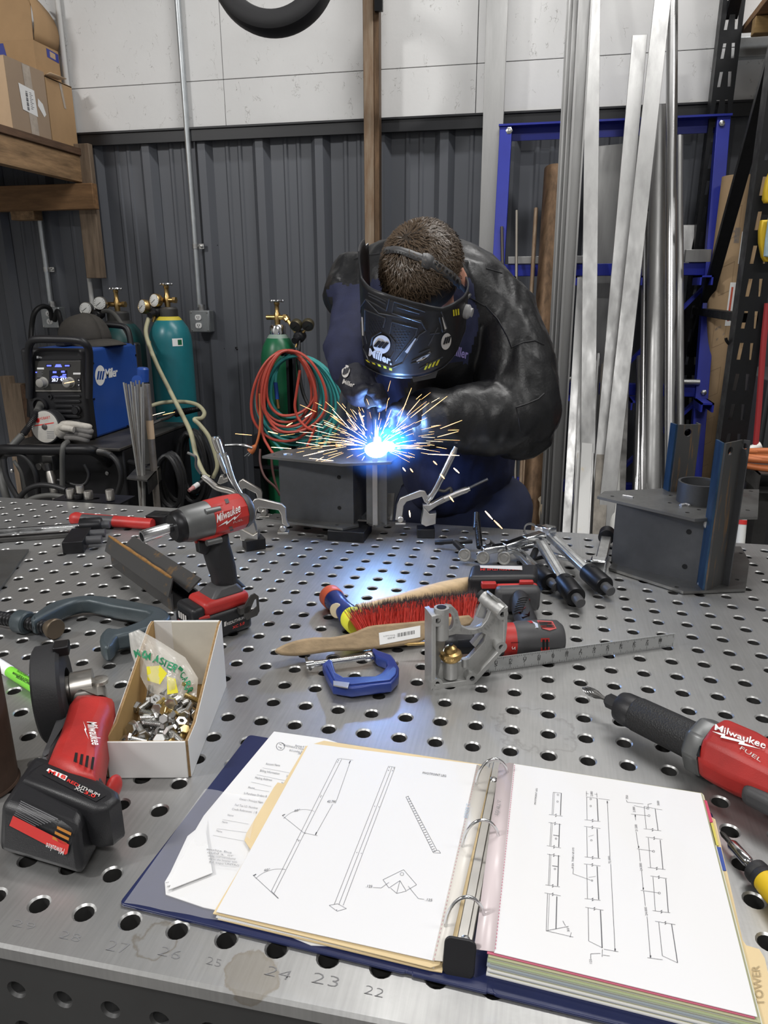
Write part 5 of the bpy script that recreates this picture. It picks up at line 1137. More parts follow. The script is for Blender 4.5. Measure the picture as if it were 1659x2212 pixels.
# headgear band over the hair and the pivot knobs
HSurf = Surf(hme); BAND = mat('grey_band_plastic', (0.060,0.060,0.062), 0.42)
def strap(pts_a, pts_b, nm, h=.009, m=BAND):
    g = [[HSurf.p(*p, h) for p in smooth2(pts_a)], [HSurf.p(*p, h) for p in smooth2(pts_b)]]; return MB().sheet(g).build(nm, m, helm, solid=.002, ang=60)
def smooth2(p, n=6): return [tuple(q[:2]) for q in smooth_pts([(a,b,0) for a,b in p], n)]
strap([(838,538),(866,537),(900,548),(925,558),(960,578),(985,600),(990,618)], [(836,552),(864,551),(894,563),(915,572),(950,594),(978,616),(984,622)], 'headband')
strap([(912,550),(920,551),(930,556),(934,561)], [(908,574),(914,580),(922,582),(926,578)], 'band_buckle', .011)
hol = MB()
for k in range(7):
    t_ = k/6; x_, y_ = 938+42*t_, 570+31*t_+4*t_*t_; hol.add([HSurf.p(x_+(3.2-1.1*t_)*math.cos(2*PI*q/10), y_+3.6*math.sin(2*PI*q/10), .0105) for q in range(10)], [tuple(range(10))])
for k in range(12):
    x_, y_ = 844+5.6*k, 545+.6*k+.10*k*k*.8; hol.add([HSurf.p(x_+a_, y_+b_, .0105) for a_, b_ in ((-1.6,-3),(1.2,0),(-1.6,3),(-2.8,0))], [(0,1,2,3)])
hol.build('band_holes', BLACK, helm)
MB().tube([HSurf.p(985,612,.008), HS.p(992,640,-.012), HS.p(1000,655,-.004)], .005, 8).build('band_side', BAND, helm)
for px, py in ((1003,672),(806,592)):
    q = HS.p(px, py, .0) if px > 900 else HSurf.p(812, 598, .016); n_ = (q-C0-AX*(q-C0).dot(AX)).normalized()
    MB().lathe([(.014,-.006),(.016,.0),(.016,.008),(.010,.013),(.010,.017)], q, n_, 14).build('pivot_knob', mat('grey_knob_plastic', (0.28,0.28,0.28), .4) if px > 900 else BAND, helm)
# ------------------------------------------------------------------ gloves
GLV = mat('dark_welding_glove', (0.014,0.015,0.026), 0.6, var=0.3, vscale=40, bump=0.3, bscale=250)
TH = [at(796,828,Y=1.20), at(806,862,Y=1.19)]       # torch handle axis
def glove_mesh(wrist, knuckle, grip, side, nm, lab):
    gm = MB(); wr, kn = at(*wrist[:2], Y=wrist[2]), at(*knuckle[:2], Y=knuckle[2]); d = kn-wr; n_ = 8
    for k in range(n_+1): gm.ball(wr+d*k/n_, .034+.012*math.sin(PI*k/n_*.8), None, 14, 10)
    cuff = MB()
    g0, g1 = at(*grip[0][:2], Y=grip[0][2]), at(*grip[1][:2], Y=grip[1][2]); gax = (g1-g0).normalized(); acr = d.normalized().cross(gax).normalized()
    for f in range(4):      # four fingers curled round the handle
        b0 = kn + gax*(-.030+.020*f); c = g0+(g1-g0)*((f+.5)/4)
        fr_ = (b0-c)-gax*(b0-c).dot(gax); fr_ = fr_.normalized(); tn = gax.cross(fr_)*side
        Lr = (.026,.029,.027,.024)[f]
        pts = [b0] + [c+(fr_*math.cos(a_)+tn*math.sin(a_))*Lr for a_ in (R(25),R(75),R(125),R(175),R(215)-.15*f)]
        sp_ = smooth_pts(pts, 4)
        for k, q in enumerate(sp_): gm.ball(q, .0125-.003*k/len(sp_)-(.0015 if f == 3 else 0), None, 10, 8)
    tb = wr+d*.45; c = g0+(g1-g0)*.05; fr_ = (tb-c)-gax*(tb-c).dot(gax); fr_ = fr_.normalized(); tn = gax.cross(fr_)*-side
    for q in smooth_pts([tb, c+(fr_*.9+tn*.5)*.034, c+tn*.030, c+(tn*.6-fr_*.7)*.030+gax*-.004], 5): gm.ball(q, .0135, None, 10, 8)
    me = voxel(gm, nm, .0055, 2); crumple(me, .0035, 40, side*3.0)
    return obj(nm, me, GLV, person, ang=180)
gl = glove_mesh((757,788,1.26), (779,842,1.215), ((796,840,1.195),(812,886,1.185)), 1, 'glove', '')
GS = Surf(gl.data)
GS.poly('glove_emblem', [(748+8*math.cos(2*PI*k/20)+1.5*math.sin(2*PI*k/20), 803-13*math.sin(2*PI*k/20)) for k in range(20)], SILV, gl, .003)
for k in range(3): GS.poly('glove_emblem_bar', [(742+4*k,810-2*k),(745+4*k,810-2*k),(748.5+4*k,798-2*k),(745.5+4*k,798-2*k)], GLV, gl, .0045)
GS.text('glove_lettering', 'Miller', (741,828), (766,838), (744,819), SILV, gl, bold=.02, h=.004)
gr = glove_mesh((945,905,1.28), (885,893,1.245), ((866,878,1.235),(868,925,1.235)), -1, 'glove', '')
# ------------------------------------------------------------------ torch in the hand
torch = thing('welding_torch', 'welding torch with grey handle and bent neck in the gloved hand', 'torch', loc=(0,0,0))
h0, h1, n1, n2 = at(797,834,Y=1.200), at(806,880,Y=1.185), at(811,915,Y=1.18), at(814,948,Y=1.175)
MB().tube([h0, h0+(h1-h0)*.3, h0+(h1-h0)*.7, h1], [.015,.018,.0185,.014], 16).build('handle', mat('torch_grey', (0.07,0.07,0.075), .45), torch)
MB().tube(smooth_pts([h1, at(809,898,Y=1.18), n1, n2], 5), .0085, 12).build('neck', BLACKOX, torch)
MB().lathe([(.010,0),(.0115,.006),(.0115,.028),(.0095,.034),(.007,.034)], n2-Vector((0,0,-.006)), (.02,-.01,-1), 18).build('nozzle', mat('copper_nozzle', (.25,.13,.08), .4, .9), torch)
MB().tube(pxp([(797,834,1.20),(785,812,1.25),(765,800,1.32),(745,850,1.40),(740,905,1.46),(755,960,1.50),(780,1040,1.55)],6), .012, 10).build('torch_cable', GUNC, torch)
# ================================================================== fabricated steel brackets
WELD = mat('bright_weld_bead', (0.42,0.42,0.43), 0.35, 0.9, bump=.5, bscale=500)
HOLEM = mat('hole_dark', (0.004,0.004,0.004), 0.9)
STEELB = mat('scaled_steel_sheet', (0.105,0.108,0.115), 0.5, 0.7, var=0.3, vscale=10, rvar=0.08)
STRIPE = mat('rust_streaked_channel', (0.075,0.075,0.075), 0.5, 0.6, var=0.7, vscale=9, col2=(0.26,0.14,0.05), stretch=(14,14,1.0), vcut=(.56,.68))
MILLB = mat('blue_mill_scale', (0.05,0.11,0.21), 0.42, 0.7, var=0.5, vscale=12, stretch=(4,4,1))
def zplate(name, pxs, zt, t, m, parent, holes=(), off=Vector((0,0,0))):
    """horizontal plate: outline pixels seen on its top face at height zt"""
    P2 = [tuple(at(x, y, Z=zt)[:2]) for x, y in pxs]; H2 = []
    for x, y in holes: c = at(x, y, Z=zt); H2.append(circ(c.x, c.y, .0045, 12))
    return plate(name, [P2]+H2, t, m, parent, M=Matrix.Translation((0,0,zt-t)))
def holes_on(parent, pts, r, Y=None, fr=None):
    for x, y in pts: q = fr.px(x, y, .0004); MB().lathe([(r,0),(r,.0004)], fr.w(*q), fr.z, 16).build('bolt_hole', HOLEM, parent)
# ---- the one being welded
wp = thing('steel_bracket', 'welded steel box bracket under the welding arc', 'bracket', loc=(0,0,0))
zb1 = TZ+.034
zplate('base_plate', [(571,1120),(593,1109),(770,1116),(775,1134),(740,1141)], zb1, .006, PLATE, wp, [(601,1118),(728,1134)])
A, B = at(609,1119,Z=zb1), at(764,1132,Z=zb1); zt_ = at(763,1000,Y=B.y).z
dx = (B-A); nrm = Vector((-dx.y, dx.x, 0)).normalized(); dep = .15
fwp = Fr(A, dx, Vector((dx.y,-dx.x,0)))
MB().hexa([A, B, B+nrm*.005, A+nrm*.005], [v+Vector((0,0,zt_-zb1)) for v in (A, B, B+nrm*.005, A+nrm*.005)]).build('front_wall', STEELB, wp)
C_, D_ = A+nrm*dep, B+nrm*dep
for nm, p, q in (('rear_wall', C_, D_), ('side_wall', A+nrm*.006, C_), ('side_wall', B+nrm*.006, D_)):
    dd = (q-p); n2_ = Vector((-dd.y, dd.x, 0)).normalized()*.005
    MB().hexa([p, q, q+n2_, p+n2_], [v+Vector((0,0,zt_-zb1)) for v in (p, q, q+n2_, p+n2_)]).build(nm, STEELB, wp)
holes_on(wp, [(732,1031),(733,1097)], .005, fr=fwp)
ztp = zt_+.007
zplate('top_plate', [(566,985),(610,972),(680,966),(850,968),(862,985),(845,998),(737,1002)], ztp, .006, PLATE, wp, [(592,983),(723,996)])
MB().tube([at(x,y,Z=ztp+.001) for x,y in ((612,982),(618,981),(624,981),(630,982))], .003, 6).build('weld_bead', WELD, wp)
# upright flat and angle at its right
up = MB(); u0 = at(803,1135,Z=zb1); 
plate('upright_flat', [[(0,0),(.052,0),(.052,zt_-zb1+.03),(0,zt_-zb1+.03)]], .005, PLATE, wp, M=Fr(at(793,1130,Z=zb1), (1,.05,0), (0,-1,0)).M)
plate('upright_flat', [[(0,0),(.012,0),(.012,zt_-zb1+.03),(0,zt_-zb1+.03)]], .004, NICKEL, wp, M=Fr(at(806,1136,Z=zb1), (1,.05,0), (0,-1,0)).M)
zplate('foot_plate', [(789,1112),(843,1108),(840,1128),(812,1136),(796,1130)], zb1+.004, .005, PLATE, wp, [(797,1126),(823,1124)])
f2 = Fr(at(791,1118,Z=zb1), (1,0,0), (0,-1,0)); plate('gusset', [f2.pl([(790,1075),(848,1072),(843,1130),(790,1128)])], .005, NICKEL, wp, M=f2.M, z=-.03)
blk = tag(MB().box(*(lambda a, b: (a.x, b.x, a.y, a.y+.09))(T(707,1168), T(790,1168)), TZ+.0005, TZ+.027).build('spacer_block', BLACKOX, bevel=.002), 'black spacer block under the bracket being welded', 'block')
# ---- the finished one on the right
rb = thing('steel_bracket', 'finished steel box bracket with pipe ring and tall channels at right', 'bracket', loc=(0,0,0))
zr = TZ+.008
zplate('base_plate', [(1315,1226),(1345,1185),(1600,1180),(1619,1212),(1611,1272),(1521,1276),(1476,1277)], zr, .006, PLATE, rb, [(1462,1268),(1600,1195),(1592,1252)])
A, B = at(1322,1216,Z=zr), at(1519,1262,Z=zr); zt_ = at(1332,1088,Y=A.y).z; dx = B-A; nrm = Vector((-dx.y, dx.x, 0)).normalized(); frb = Fr(A, dx, Vector((dx.y,-dx.x,0)))
C_, D_ = A+nrm*.15, B+nrm*.15; H_ = Vector((0,0,zt_-zr))
for nm, p, q in (('front_wall', A, B), ('rear_wall', C_, D_), ('side_wall', A+nrm*.006, C_), ('side_wall', B+nrm*.006, D_)):
    dd = (q-p); n2_ = Vector((-dd.y, dd.x, 0)).normalized()*.005
    MB().hexa([p, q, q+n2_, p+n2_], [v+H_ for v in (p, q, q+n2_, p+n2_)]).build(nm, STEELB, rb)
holes_on(rb, [(1488,1149),(1479,1224)], .0055, fr=frb)
ztr = zt_+.007
zplate('top_plate', [(1290,1072),(1306,1061),(1430,1055),(1640,1057),(1637,1116),(1586,1117),(1501,1121)], ztr, .006, PLATE, rb, [(1323,1072),(1449,1070),(1447,1086),(1510,1101),(1485,1107),(1622,1061),(1615,1102)])
MB().tube([at(x,y,Z=ztr+.002) for x,y in ((1470,1092),(1480,1090),(1490,1093))], .004, 6).tube([at(x,y,Z=ztr+.001) for x,y in ((1345,1071),(1358,1073),(1368,1075))], .003, 6).build('weld_bead', WELD, rb)
c0 = at(1507, 1083, Z=ztr); rp = at(1552,1083,Z=ztr).x-c0.x; zrg = at(1507,1040,Y=c0.y-.0).z
MB().pipe(c0, Vector((c0.x,c0.y,zrg)), rp, rp-.005, 40).build('pipe_ring', STEELB, rb)
def channel(base, top_px, w, d, ang, nm, hole=True, lip=None):
    zt2 = at(*top_px, Y=base.y).z; fr = Fr(base, (math.cos(ang), math.sin(ang), 0), (math.sin(ang), -math.cos(ang), 0)); h = zt2-base.z
    e = plate(nm, [[(-w/2,0),(w/2,0),(w/2,h),(-w/2,h)], circ(-w*.05,h-.022,.0085,18)], .005, STRIPE, rb, M=fr.M)
    for s, m in ((-1, MILLB), (1, STEELB)): MB().box(s*w/2-.0025, s*w/2+.0025, 0, h, -.0, d, fr.M).build('flange', m, rb)
    return fr, h
# near channel: corner towards the camera
nb = at(1540,1274,Z=zr); zt3 = at(1568,956,Y=nb.y).z
def vwall(p, q, z0, z1_, t, m, nm, hole=None):
    d_ = q-p; fr = Fr(Vector((p.x,p.y,z0)), (d_.x,d_.y,0), (d_.y,-d_.x,0)); L_ = Vector((d_.x,d_.y)).length
    polys = [[(0,0),(L_,0),(L_,z1_-z0),(0,z1_-z0)]]
    if hole: polys.append(circ(L_*hole[0], z1_-z0-hole[1], hole[2], 18))
    return plate(nm, polys, t, m, rb, M=fr.M)
k1, k2, k3, k4 = at(1551,949,Z=zt3), at(1565,957,Z=zt3), at(1604,949,Z=zt3), at(1622,952,Z=zt3)
vwall(k1, k2, zr, zt3, .004, MILLB, 'channel_flange'); vwall(k2, k3, zr, zt3, .004, STRIPE, 'channel_web', (.28,.017,.0085)); vwall(k3, k4, zr, zt3, .004, STEELB, 'channel_flange', (.5,.012,.006))
zt4 = at(1465,916,Y=at(1450,1060,Z=ztr).y).z; k1, k2, k3 = at(1452,913,Z=zt4), at(1464,917,Z=zt4), at(1511,916,Z=zt4)
vwall(k1, k2, ztr, zt4, .004, MILLB, 'channel_flange'); vwall(k2, k3, ztr, zt4, .004, STRIPE, 'channel_web', (.48,.018,.0085)); vwall(k3, k3+Vector((-.004,.02,0)), ztr, zt4, .004, STEELB, 'channel_flange')
wb = MB()
for x,y,z in ((1514,1262,zr+.006),(1518,1252,zr+.01)): wb.ball(at(x,y,Y=B.y-.004), (.007,.005,.009), None, 10, 8)
wb.ball(at(1527,1132,Y=B.y-.003), (.007,.004,.010)); wb.build('weld_bead', WELD, rb)
# ================================================================== arc, fume glow and sparks
arc_p = at(812, 972, Y=1.165); arc_p.z = max(arc_p.z, ztp+.006)
arc_m = mat('arc_plasma', (1,1,1), 0.5, emit=(0.55,0.78,1.0), es=34)
ab = MB().ball(arc_p, (.028,.020,.019), None, 16, 12); ab.ball(arc_p+Vector((.028,.004,.010)), (.020,.012,.012), None, 12, 8); arc = obj('welding_arc', voxel(ab,'welding_arc',.004,2), arc_m); tag(arc, 'blinding blue white welding arc on the bracket', 'welding arc')
ld = bpy.data.lights.new('arc_light', 'POINT'); ld.energy = 8; ld.color = (0.22,0.45,1.0); ld.shadow_soft_size = .012
lo = bpy.data.objects.new('arc_light', ld); COL.objects.link(lo); lo.location = arc_p+Vector((0.01,-.012,.035))
def fume(name, c, r, dens, col, label, nscale=18, lo_=.42, hi=.62, rim=.0):  # emission volume stands in for arc light scattered by the smoke
    m = bpy.data.materials.new(name); m.use_nodes = True; nt = m.node_tree; nt.nodes.remove(nt.nodes['Principled BSDF']); N = nt.nodes.new; L = nt.links.new
    e = N('ShaderNodeEmission'); e.inputs[0].default_value = (*col,1); tc = N('ShaderNodeTexCoord')
    ln = N('ShaderNodeVectorMath'); ln.operation = 'LENGTH'; L(tc.outputs['Object'], ln.inputs[0])
    fo = N('ShaderNodeMath'); fo.operation = 'SUBTRACT'; fo.use_clamp = True; fo.inputs[0].default_value = 1.0; L(ln.outputs['Value'], fo.inputs[1])
    n = N('ShaderNodeTexNoise'); n.inputs['Scale'].default_value = nscale*r[0]; n.inputs['Detail'].default_value = 4; L(tc.outputs['Object'], n.inputs[0])
    mr = N('ShaderNodeMapRange'); mr.inputs[1].default_value = lo_; mr.inputs[2].default_value = hi; mr.inputs[3].default_value = .15; L(n.outputs[0], mr.inputs[0])
    p2 = N('ShaderNodeMath'); p2.operation = 'POWER'; p2.inputs[1].default_value = 2.2; L(fo.outputs[0], p2.inputs[0])
    mu = N('ShaderNodeMath'); mu.operation = 'MULTIPLY'; L(p2.outputs[0], mu.inputs[0]); L(mr.outputs[0], mu.inputs[1])
    m2 = N('ShaderNodeMath'); m2.operation = 'MULTIPLY'; m2.inputs[1].default_value = dens; L(mu.outputs[0], m2.inputs[0]); L(m2.outputs[0], e.inputs[1]); L(e.outputs[0], nt.nodes['Material Output'].inputs['Volume'])
    o = MB().ball((0,0,0), 1.0, None, 20, 14).build(name, m); o.location = c; o.scale = r; return tag(o, label, 'fume', kind='stuff')
fume('painted_fume_glow', arc_p+Vector((.012,0,.018)), (.12,.09,.10), 160, (0.05,0.22,1.0), 'blue glow painted into the welding fume around the arc')
fume('painted_vapour_glow', arc_p+Vector((.035,.01,.022)), (.060,.034,.046), 700, (0.02,0.42,1.0), 'cyan glow painted into the vapour beside the arc', 60)
SPK = mat('hot_spark', (1,.5,.2), .5, emit=(1.0,0.50,0.18), es=6.5); SPKW = mat('white_hot_spark', (1,.7,.4), .5, emit=(1.0,0.72,0.42), es=9)
def streak(mb, a, b, r): 
    return mb.tube([a, a+(b-a)*.5, b], [r*.5, r, r*.4], 5)
rd = random.Random(11); s1, s2 = MB(), MB()
for k in range(240):
    a_ = rd.uniform(0, 2*PI); el = rd.uniform(-.02, .9) if rd.random() < .55 else rd.uniform(-.05,.25)
    d = Vector((math.cos(a_)*math.cos(el), math.sin(a_)*math.cos(el)*.8, math.sin(el))).normalized()
    r0 = abs(rd.gauss(.07,.045))+.02; L_ = rd.uniform(.012,.045)*(1+.6*(rd.random() < .2)); dr = Vector((rd.gauss(0,.05),rd.gauss(0,.05),rd.gauss(0,.05)))
    a = arc_p+d*r0+Vector((0,0,.004)); b = a+(d+dr-Vector((0,0,.12*r0/.1)))*L_
    if a.z < ztp+.003 or b.z < ztp+.003:
        if a.y > 1.09 and a.x < arc_p.x+.05: a.z = max(a.z, ztp+.003); b.z = max(b.z, ztp+.003)
    streak(s1 if rd.random() < .75 else s2, a, b, rd.uniform(.00022,.00048))
for x0_,y0_,x1_,y1_ in ((857,920,889,838),(879,896,908,862),(887,902,927,870),(911,898,966,856),(951,926,998,908),(945,944,990,932),(718,884,755,925),(748,892,770,925),(775,892,790,930),(829,925,845,885),(700,912,722,922),(690,962,640,955),(700,975,655,985),(720,995,668,990)):
    streak(s2 if x0_ < 800 else s1, at(x0_,y0_,Y=1.16), at(x1_,y1_,Y=1.15), .0007)
sh = s1.build('spark_shower', SPK, smooth=False); tag(sh, 'spray of glowing orange sparks around the welding arc', 'sparks', kind='stuff'); s2.build('white_hot_sparks', SPKW, sh, smooth=False)['kind'] = 'stuff'
far = [(508,937,544,940,2.0),(330,897,356,890,2.0),(352,896,378,890,2.0),(586,966,629,969,1.3),(579,932,600,937,1.3),(924,981,992,984,1.15),(936,996,944,1004,1.0),(980,1011,992,1022,.95),(951,1024,960,1034,.95),(884,1103,886,1117,.9),(971,1072,980,1084,.9),(1048,1104,1064,1122,.85),(1067,1124,1085,1142,.84),(870,1010,876,1018,1.0),(886,1012,892,1020,1.0),(659,901,674,892,1.4),(619,920,632,913,1.4),(781,901,787,898,1.2),(139,828,160,824,1.9)]
for k, (x0_,y0_,x1_,y1_,Y) in enumerate(far):
    a, b = at(x0_,y0_,Y=Y), at(x1_,y1_,Y=Y); o = streak(MB(), a, b, .0016 if (b-a).length < .05 else .001).build('flying_spark', SPKW if k % 2 else SPK)
    tag(o, 'glowing orange spark streak flying away from the welding arc', 'spark', 'stray flying sparks')
# ================================================================== tools on the table
CR = Vector((_r.x, _r.y, 0)); CFW = Vector((-_r.y, _r.x, 0))       # horizontal right / away directions of the photo
def vframe(o, xd=None): 
    xd = Vector(xd) if xd is not None else CR; return Fr(o, xd, (xd.y, -xd.x, 0))
def fplate(name, fr, polys, t, m, parent=None, bevel=.0015, h=0.0, ang=38):
    """outline (and holes) in pixels on the frame's plane at height h, thickness t below it"""
    return plate(name, [fr.pl(p, h) for p in polys], t, m, parent, bevel, h-t, fr.M, ang)
def zz(pts, ox, oy, s): return [(ox+x*s, oy+y*s) for x, y in pts]
def thread(mb, a, b, r, pitch, n=12):
    a, b = Vector(a), Vector(b); L_ = (b-a).length; k = max(2, int(L_/pitch)); prof = [(r*.8,0)]
    for i in range(k): z_ = L_*i/k; q = L_/k; prof += [(r*.8,z_+q*.1),(r,z_+q*.4),(r,z_+q*.6),(r*.8,z_+q*.9)]
    return mb.lathe(prof+[(r*.8,L_)], a, b-a, n)
BTXT = mat('brushed_grey_housing', (0.16,0.165,0.165), 0.4, 0.6, var=0.2, vscale=20)
GREYP = mat('dark_grey_plastic', (0.055,0.055,0.058), 0.5, bump=0.1, bscale=700)
# ------------------------------------------------------------------ impact wrench
u_ = Vector((.59,.807,0)); wv = Vector((-.807,.59,0)); Rr = T(547,1357); ctr = Rr-u_*.0575+wv*.0375
iw = thing('impact_wrench', 'red and black cordless impact wrench with chrome socket standing on its battery', 'impact wrench', loc=(0,0,0))
FI = Fr(ctr, u_, (u_.y,-u_.x,0))
bat = MB().box(-.0575,.0575,.0005,.050,-.0375,.0375, FI.M).build('battery', BLACK, iw, bevel=.008, seg=3)
MB().box(-.034,.058,.046,.074,-.034,.034, FI.M).build('battery_mount', REDP, iw, bevel=.010, seg=3); MB().box(-.0565,-.030,.040,.068,-.032,.032, FI.M).build('battery_front', BLACK, iw, bevel=.008, seg=3)
MB().hexa([FI.w(*p) for p in ((-.058,.030,.030),(-.0575,.030,-.030),(-.050,.030,-.030),(-.050,.030,.030))],[FI.w(*p) for p in ((-.050,.066,.026),(-.050,.066,-.026),(-.04,.066,-.026),(-.04,.066,.026))]).build('gauge_panel', BLACK, iw, bevel=.002)
for k in range(4): MB().box(-.0592,-.0585,.040,.052,-.018+.008*k,-.013+.008*k, FI.M).build('gauge_bar', SILV, iw)
text('gauge_lettering', 'REDLITHIUM', FI.w(-.0588,.030,-.022), FI.w(-.0588,.030,.022), FI.w(-.0588,.035,-.022), REDL, iw)
MB().hexa([FI.w(*p) for p in ((-.052,.018,.036),(-.02,.018,.0385),(-.02,.018,.030),(-.052,.018,.028))],[FI.w(*p) for p in ((-.046,.052,.033),(-.026,.052,.0355),(-.026,.052,.025),(-.046,.052,.025))]).build('release_button', REDP, iw, bevel=.002)
bp_ = lambda x, y: FI.w(*FI.px(x, y, .0385))
text('battery_lettering', 'REDLITHIUM', bp_(491,1351), bp_(528,1336), bp_(490,1345), SILV, iw, bold=.02); text('battery_lettering', 'XC 5.0', bp_(502,1359), bp_(528,1348), bp_(502,1353), REDL, iw, bold=.02)
MB().add([bp_(484,1344),bp_(489,1342),bp_(489,1352),bp_(484,1354)], [(0,1,2,3)]).build('battery_badge', SILV, iw)
gp_ = [(455,1203),(465,1235),(473,1258),(474,1268),(495,1280),(540,1272),(519,1252),(516,1225),(511,1204),(503,1176),(499,1150),(469,1160)]
fplate('grip', FI, [gp_], .040, RUBBER, iw, .014, .020)
MB().hexa([FI.w(*p) for p in ((-.018,.070,.030),(.054,.070,.030),(.054,.070,-.030),(-.018,.070,-.030))],[FI.w(*p) for p in ((.004,.090,.019),(.040,.092,.019),(.040,.092,-.019),(.004,.090,-.019))]).build('grip_base', GREYP, iw, bevel=.006)
n0, n1_ = FI.px(377,1139), FI.px(527,1101); n0, n1_ = FI.w(n0.x,n0.y,0), FI.w(n1_.x,n1_.y,0); ax = (n1_-n0); LA = ax.length
MB().lathe([(.010,-.004),(.022,-.004),(.0275,.002),(.0285,.012),(.028,.014)], n0, ax, 32).build('nose_flange', BLACKOX, iw)
MB().lathe([(.0285,.012),(.031,.020),(.0325,LA*.42),(.0325,LA*.45)], n0, ax, 32).build('gear_housing', BTXT, iw)
hd = MB().lathe([(.0325,LA*.43),(.034,LA*.5),(.0345,LA*.7),(.0335,LA*.9),(.030,LA*.97)], n0, ax, 12, True); hm_ = hd.mesh('motor_housing'); hdo = obj('motor_housing', hm_, REDP, iw, bevel=.004, ang=25)
MB().lathe([(.032,LA*.94),(.0325,LA*.98),(.029,LA*1.04),(.020,LA*1.08)], n0, ax, 24).build('rear_cap', GREYP, iw)
fplate('motor_housing_neck', FI, [[(424,1168),(470,1150),(470,1090),(500,1083),(517,1100),(523,1140),(498,1152),(468,1166),(462,1180),(452,1172)]], .046, REDP, iw, .008, .023)
for (x, y) in ((443,1098),(446,1163)):
    q = FI.px(x, y, .0); MB().cyl(FI.w(q.x-.012,q.y,.022), FI.w(q.x+.016,q.y,.022), .006, n=10).build('screw_boss', BTXT, iw)
s0, s1_ = FI.px(377,1138), FI.px(306,1160); s0, s1_ = FI.w(s0.x,s0.y,0), FI.w(s1_.x,s1_.y,0); sv = (s1_-s0).normalized(); SLn = (s1_-s0).length
MB().lathe([(.0075,0),(.0085,.006),(.0105,.014),(.0112,SLn-.004),(.0105,SLn),(.0078,SLn),(.0078,SLn-.03),(.001,SLn-.03)], s0, sv, 28).build('socket', CHROME, iw)
MB().tube(smooth_pts([FI.w(*FI.px(x,y)) for x,y in ((422,1169),(448,1166),(462,1168),(465,1184),(460,1198),(453,1201))],5), .0042, 8).build('trigger_guard', REDP, iw)
fplate('trigger', FI, [[(430,1170),(456,1168),(459,1180),(455,1194),(445,1200),(433,1196),(431,1182)]], .018, BLACK, iw, .004, .009)
FH = Fr(ctr+FI.z*.050, u_, FI.z)
fplate('belt_hook', FH, [[(527,1312),(536,1296),(543,1286),(551,1282),(559,1288),(561,1320),(556,1330),(541,1336),(533,1340),(527,1330)], [(541,1318),(550,1296),(555,1293),(556,1310),(543,1322)]], .003, DSTEEL, iw, .0006)
q = FH.px(532,1318); MB().box(q.x-.012,q.x+.01,q.y-.006,q.y+.006,-.012,0,FH.M).build('hook_mount', DSTEEL, iw)
HDS = Surf(hm_, base=.0006)
HDS.text('lettering', 'Milwaukee', (468,1129), (519,1105), (466,1112), WHITEP, iw, bold=.012, shear=.25); HDS.text('lettering', 'FUEL', (503,1130), (524,1123), (503,1126), SILV, iw)
HDS.poly('lightning_mark', [(470,1137),(490,1124),(491,1127),(507,1115),(508,1118),(521,1107),(505,1123),(504,1120),(488,1133),(487,1129)], WHITEP, iw)
for x, y in ((489,1083),(498,1141)): HDS.poly('vent', [(x-5,y-3),(x+3,y-5),(x+6,y+3),(x-1,y+6)], BLACK, iw, .0008)
# ------------------------------------------------------------------ locking C-clamps
def lock_clamp(label, fr, cpoly, levers, wedge, foot, pad, extra=(), m=NICKEL):
    t = thing('locking_clamp', label, 'clamp', loc=(0,0,0), group='locking clamps around the bracket')
    if cpoly: fplate('c_frame', fr, [cpoly], .010, m, t, .0022, .005)
    for k, (pts, r) in enumerate(levers):
        P_ = smooth_pts([fr.w(*fr.px(x, y, hh)) for x, y, hh in pts], 5); n_ = len(P_)
        rr = [r*(1 if 1 < i < n_-2 else .75) for i in range(n_)]
        mb = MB().tube(P_, rr, 10); mb.build('lever', CHROME if k == 0 else m, t)
    if wedge:
        fplate('jaw_body', fr, [wedge], .020, m, t, .002, .010)
    if foot: fplate('jaw_foot', fr, [foot], .030, m, t, .002, .016)
    if pad:
        q = fr.px(*pad); MB().lathe([(.006,-.012),(.008,-.010),(.008,.010),(.006,.012)], fr.w(q.x,q.y,0), fr.z, 14).build('pivot', m, t); MB().box(q.x-.013,q.x+.013,q.y-.013,q.y-.008,-.012,.012,fr.M).build('swivel_pad', m, t, bevel=.001)
    for nm, pts, r in extra: MB().tube(smooth_pts([fr.w(*fr.px(x,y)) for x,y in pts],4), r, 8).build(nm, DSTEEL, t)
    return t
Zk = lambda pts: zz(pts, 400, 920, .1567)
bb = T(544,1188); blkA = MB(); fA = vframe(bb+Vector((0,0,0)))
def lev(pts, h=0): return [(400+x*.1567, 920+y*.1567, h) for x, y in pts]
a, b_ = T(540,1188), T(563,1186)
tag(MB().box(-.024,.024,-.02,.02,.0005,.027, Fr((bb.x,bb.y+.015,TZ),(.8,.6,0)).M).build('spacer_block', BLACKOX, bevel=.0015), 'small black block under the left front clamp jaw', 'block')
lock_clamp('front locking clamp at the left of the bracket behind the impact wrench', vframe(bb+Vector((0,.015,0))),
    Zk([(870,1270),(885,1180),(905,1080),(950,1015),(1010,1000),(1330,1078),(1385,1130),(1392,1280),(1415,1345),(1440,1385),(1400,1400),(1335,1350),(1322,1230),(1285,1165),(1020,1128),(990,1160),(965,1290),(935,1300)]),
    [(lev([(545,370),(580,470),(630,640),(690,800),(790,980),(870,1140)], .004), .0062),(lev([(455,380),(500,500),(560,650)], -.01), .006)],
    Zk([(800,1265),(860,1262),(930,1300),(965,1400),(980,1480),(940,1510),(760,1430)]), Zk([(752,1415),(935,1512),(1000,1470),(1000,1568),(932,1605),(757,1580)]), (612,1140))
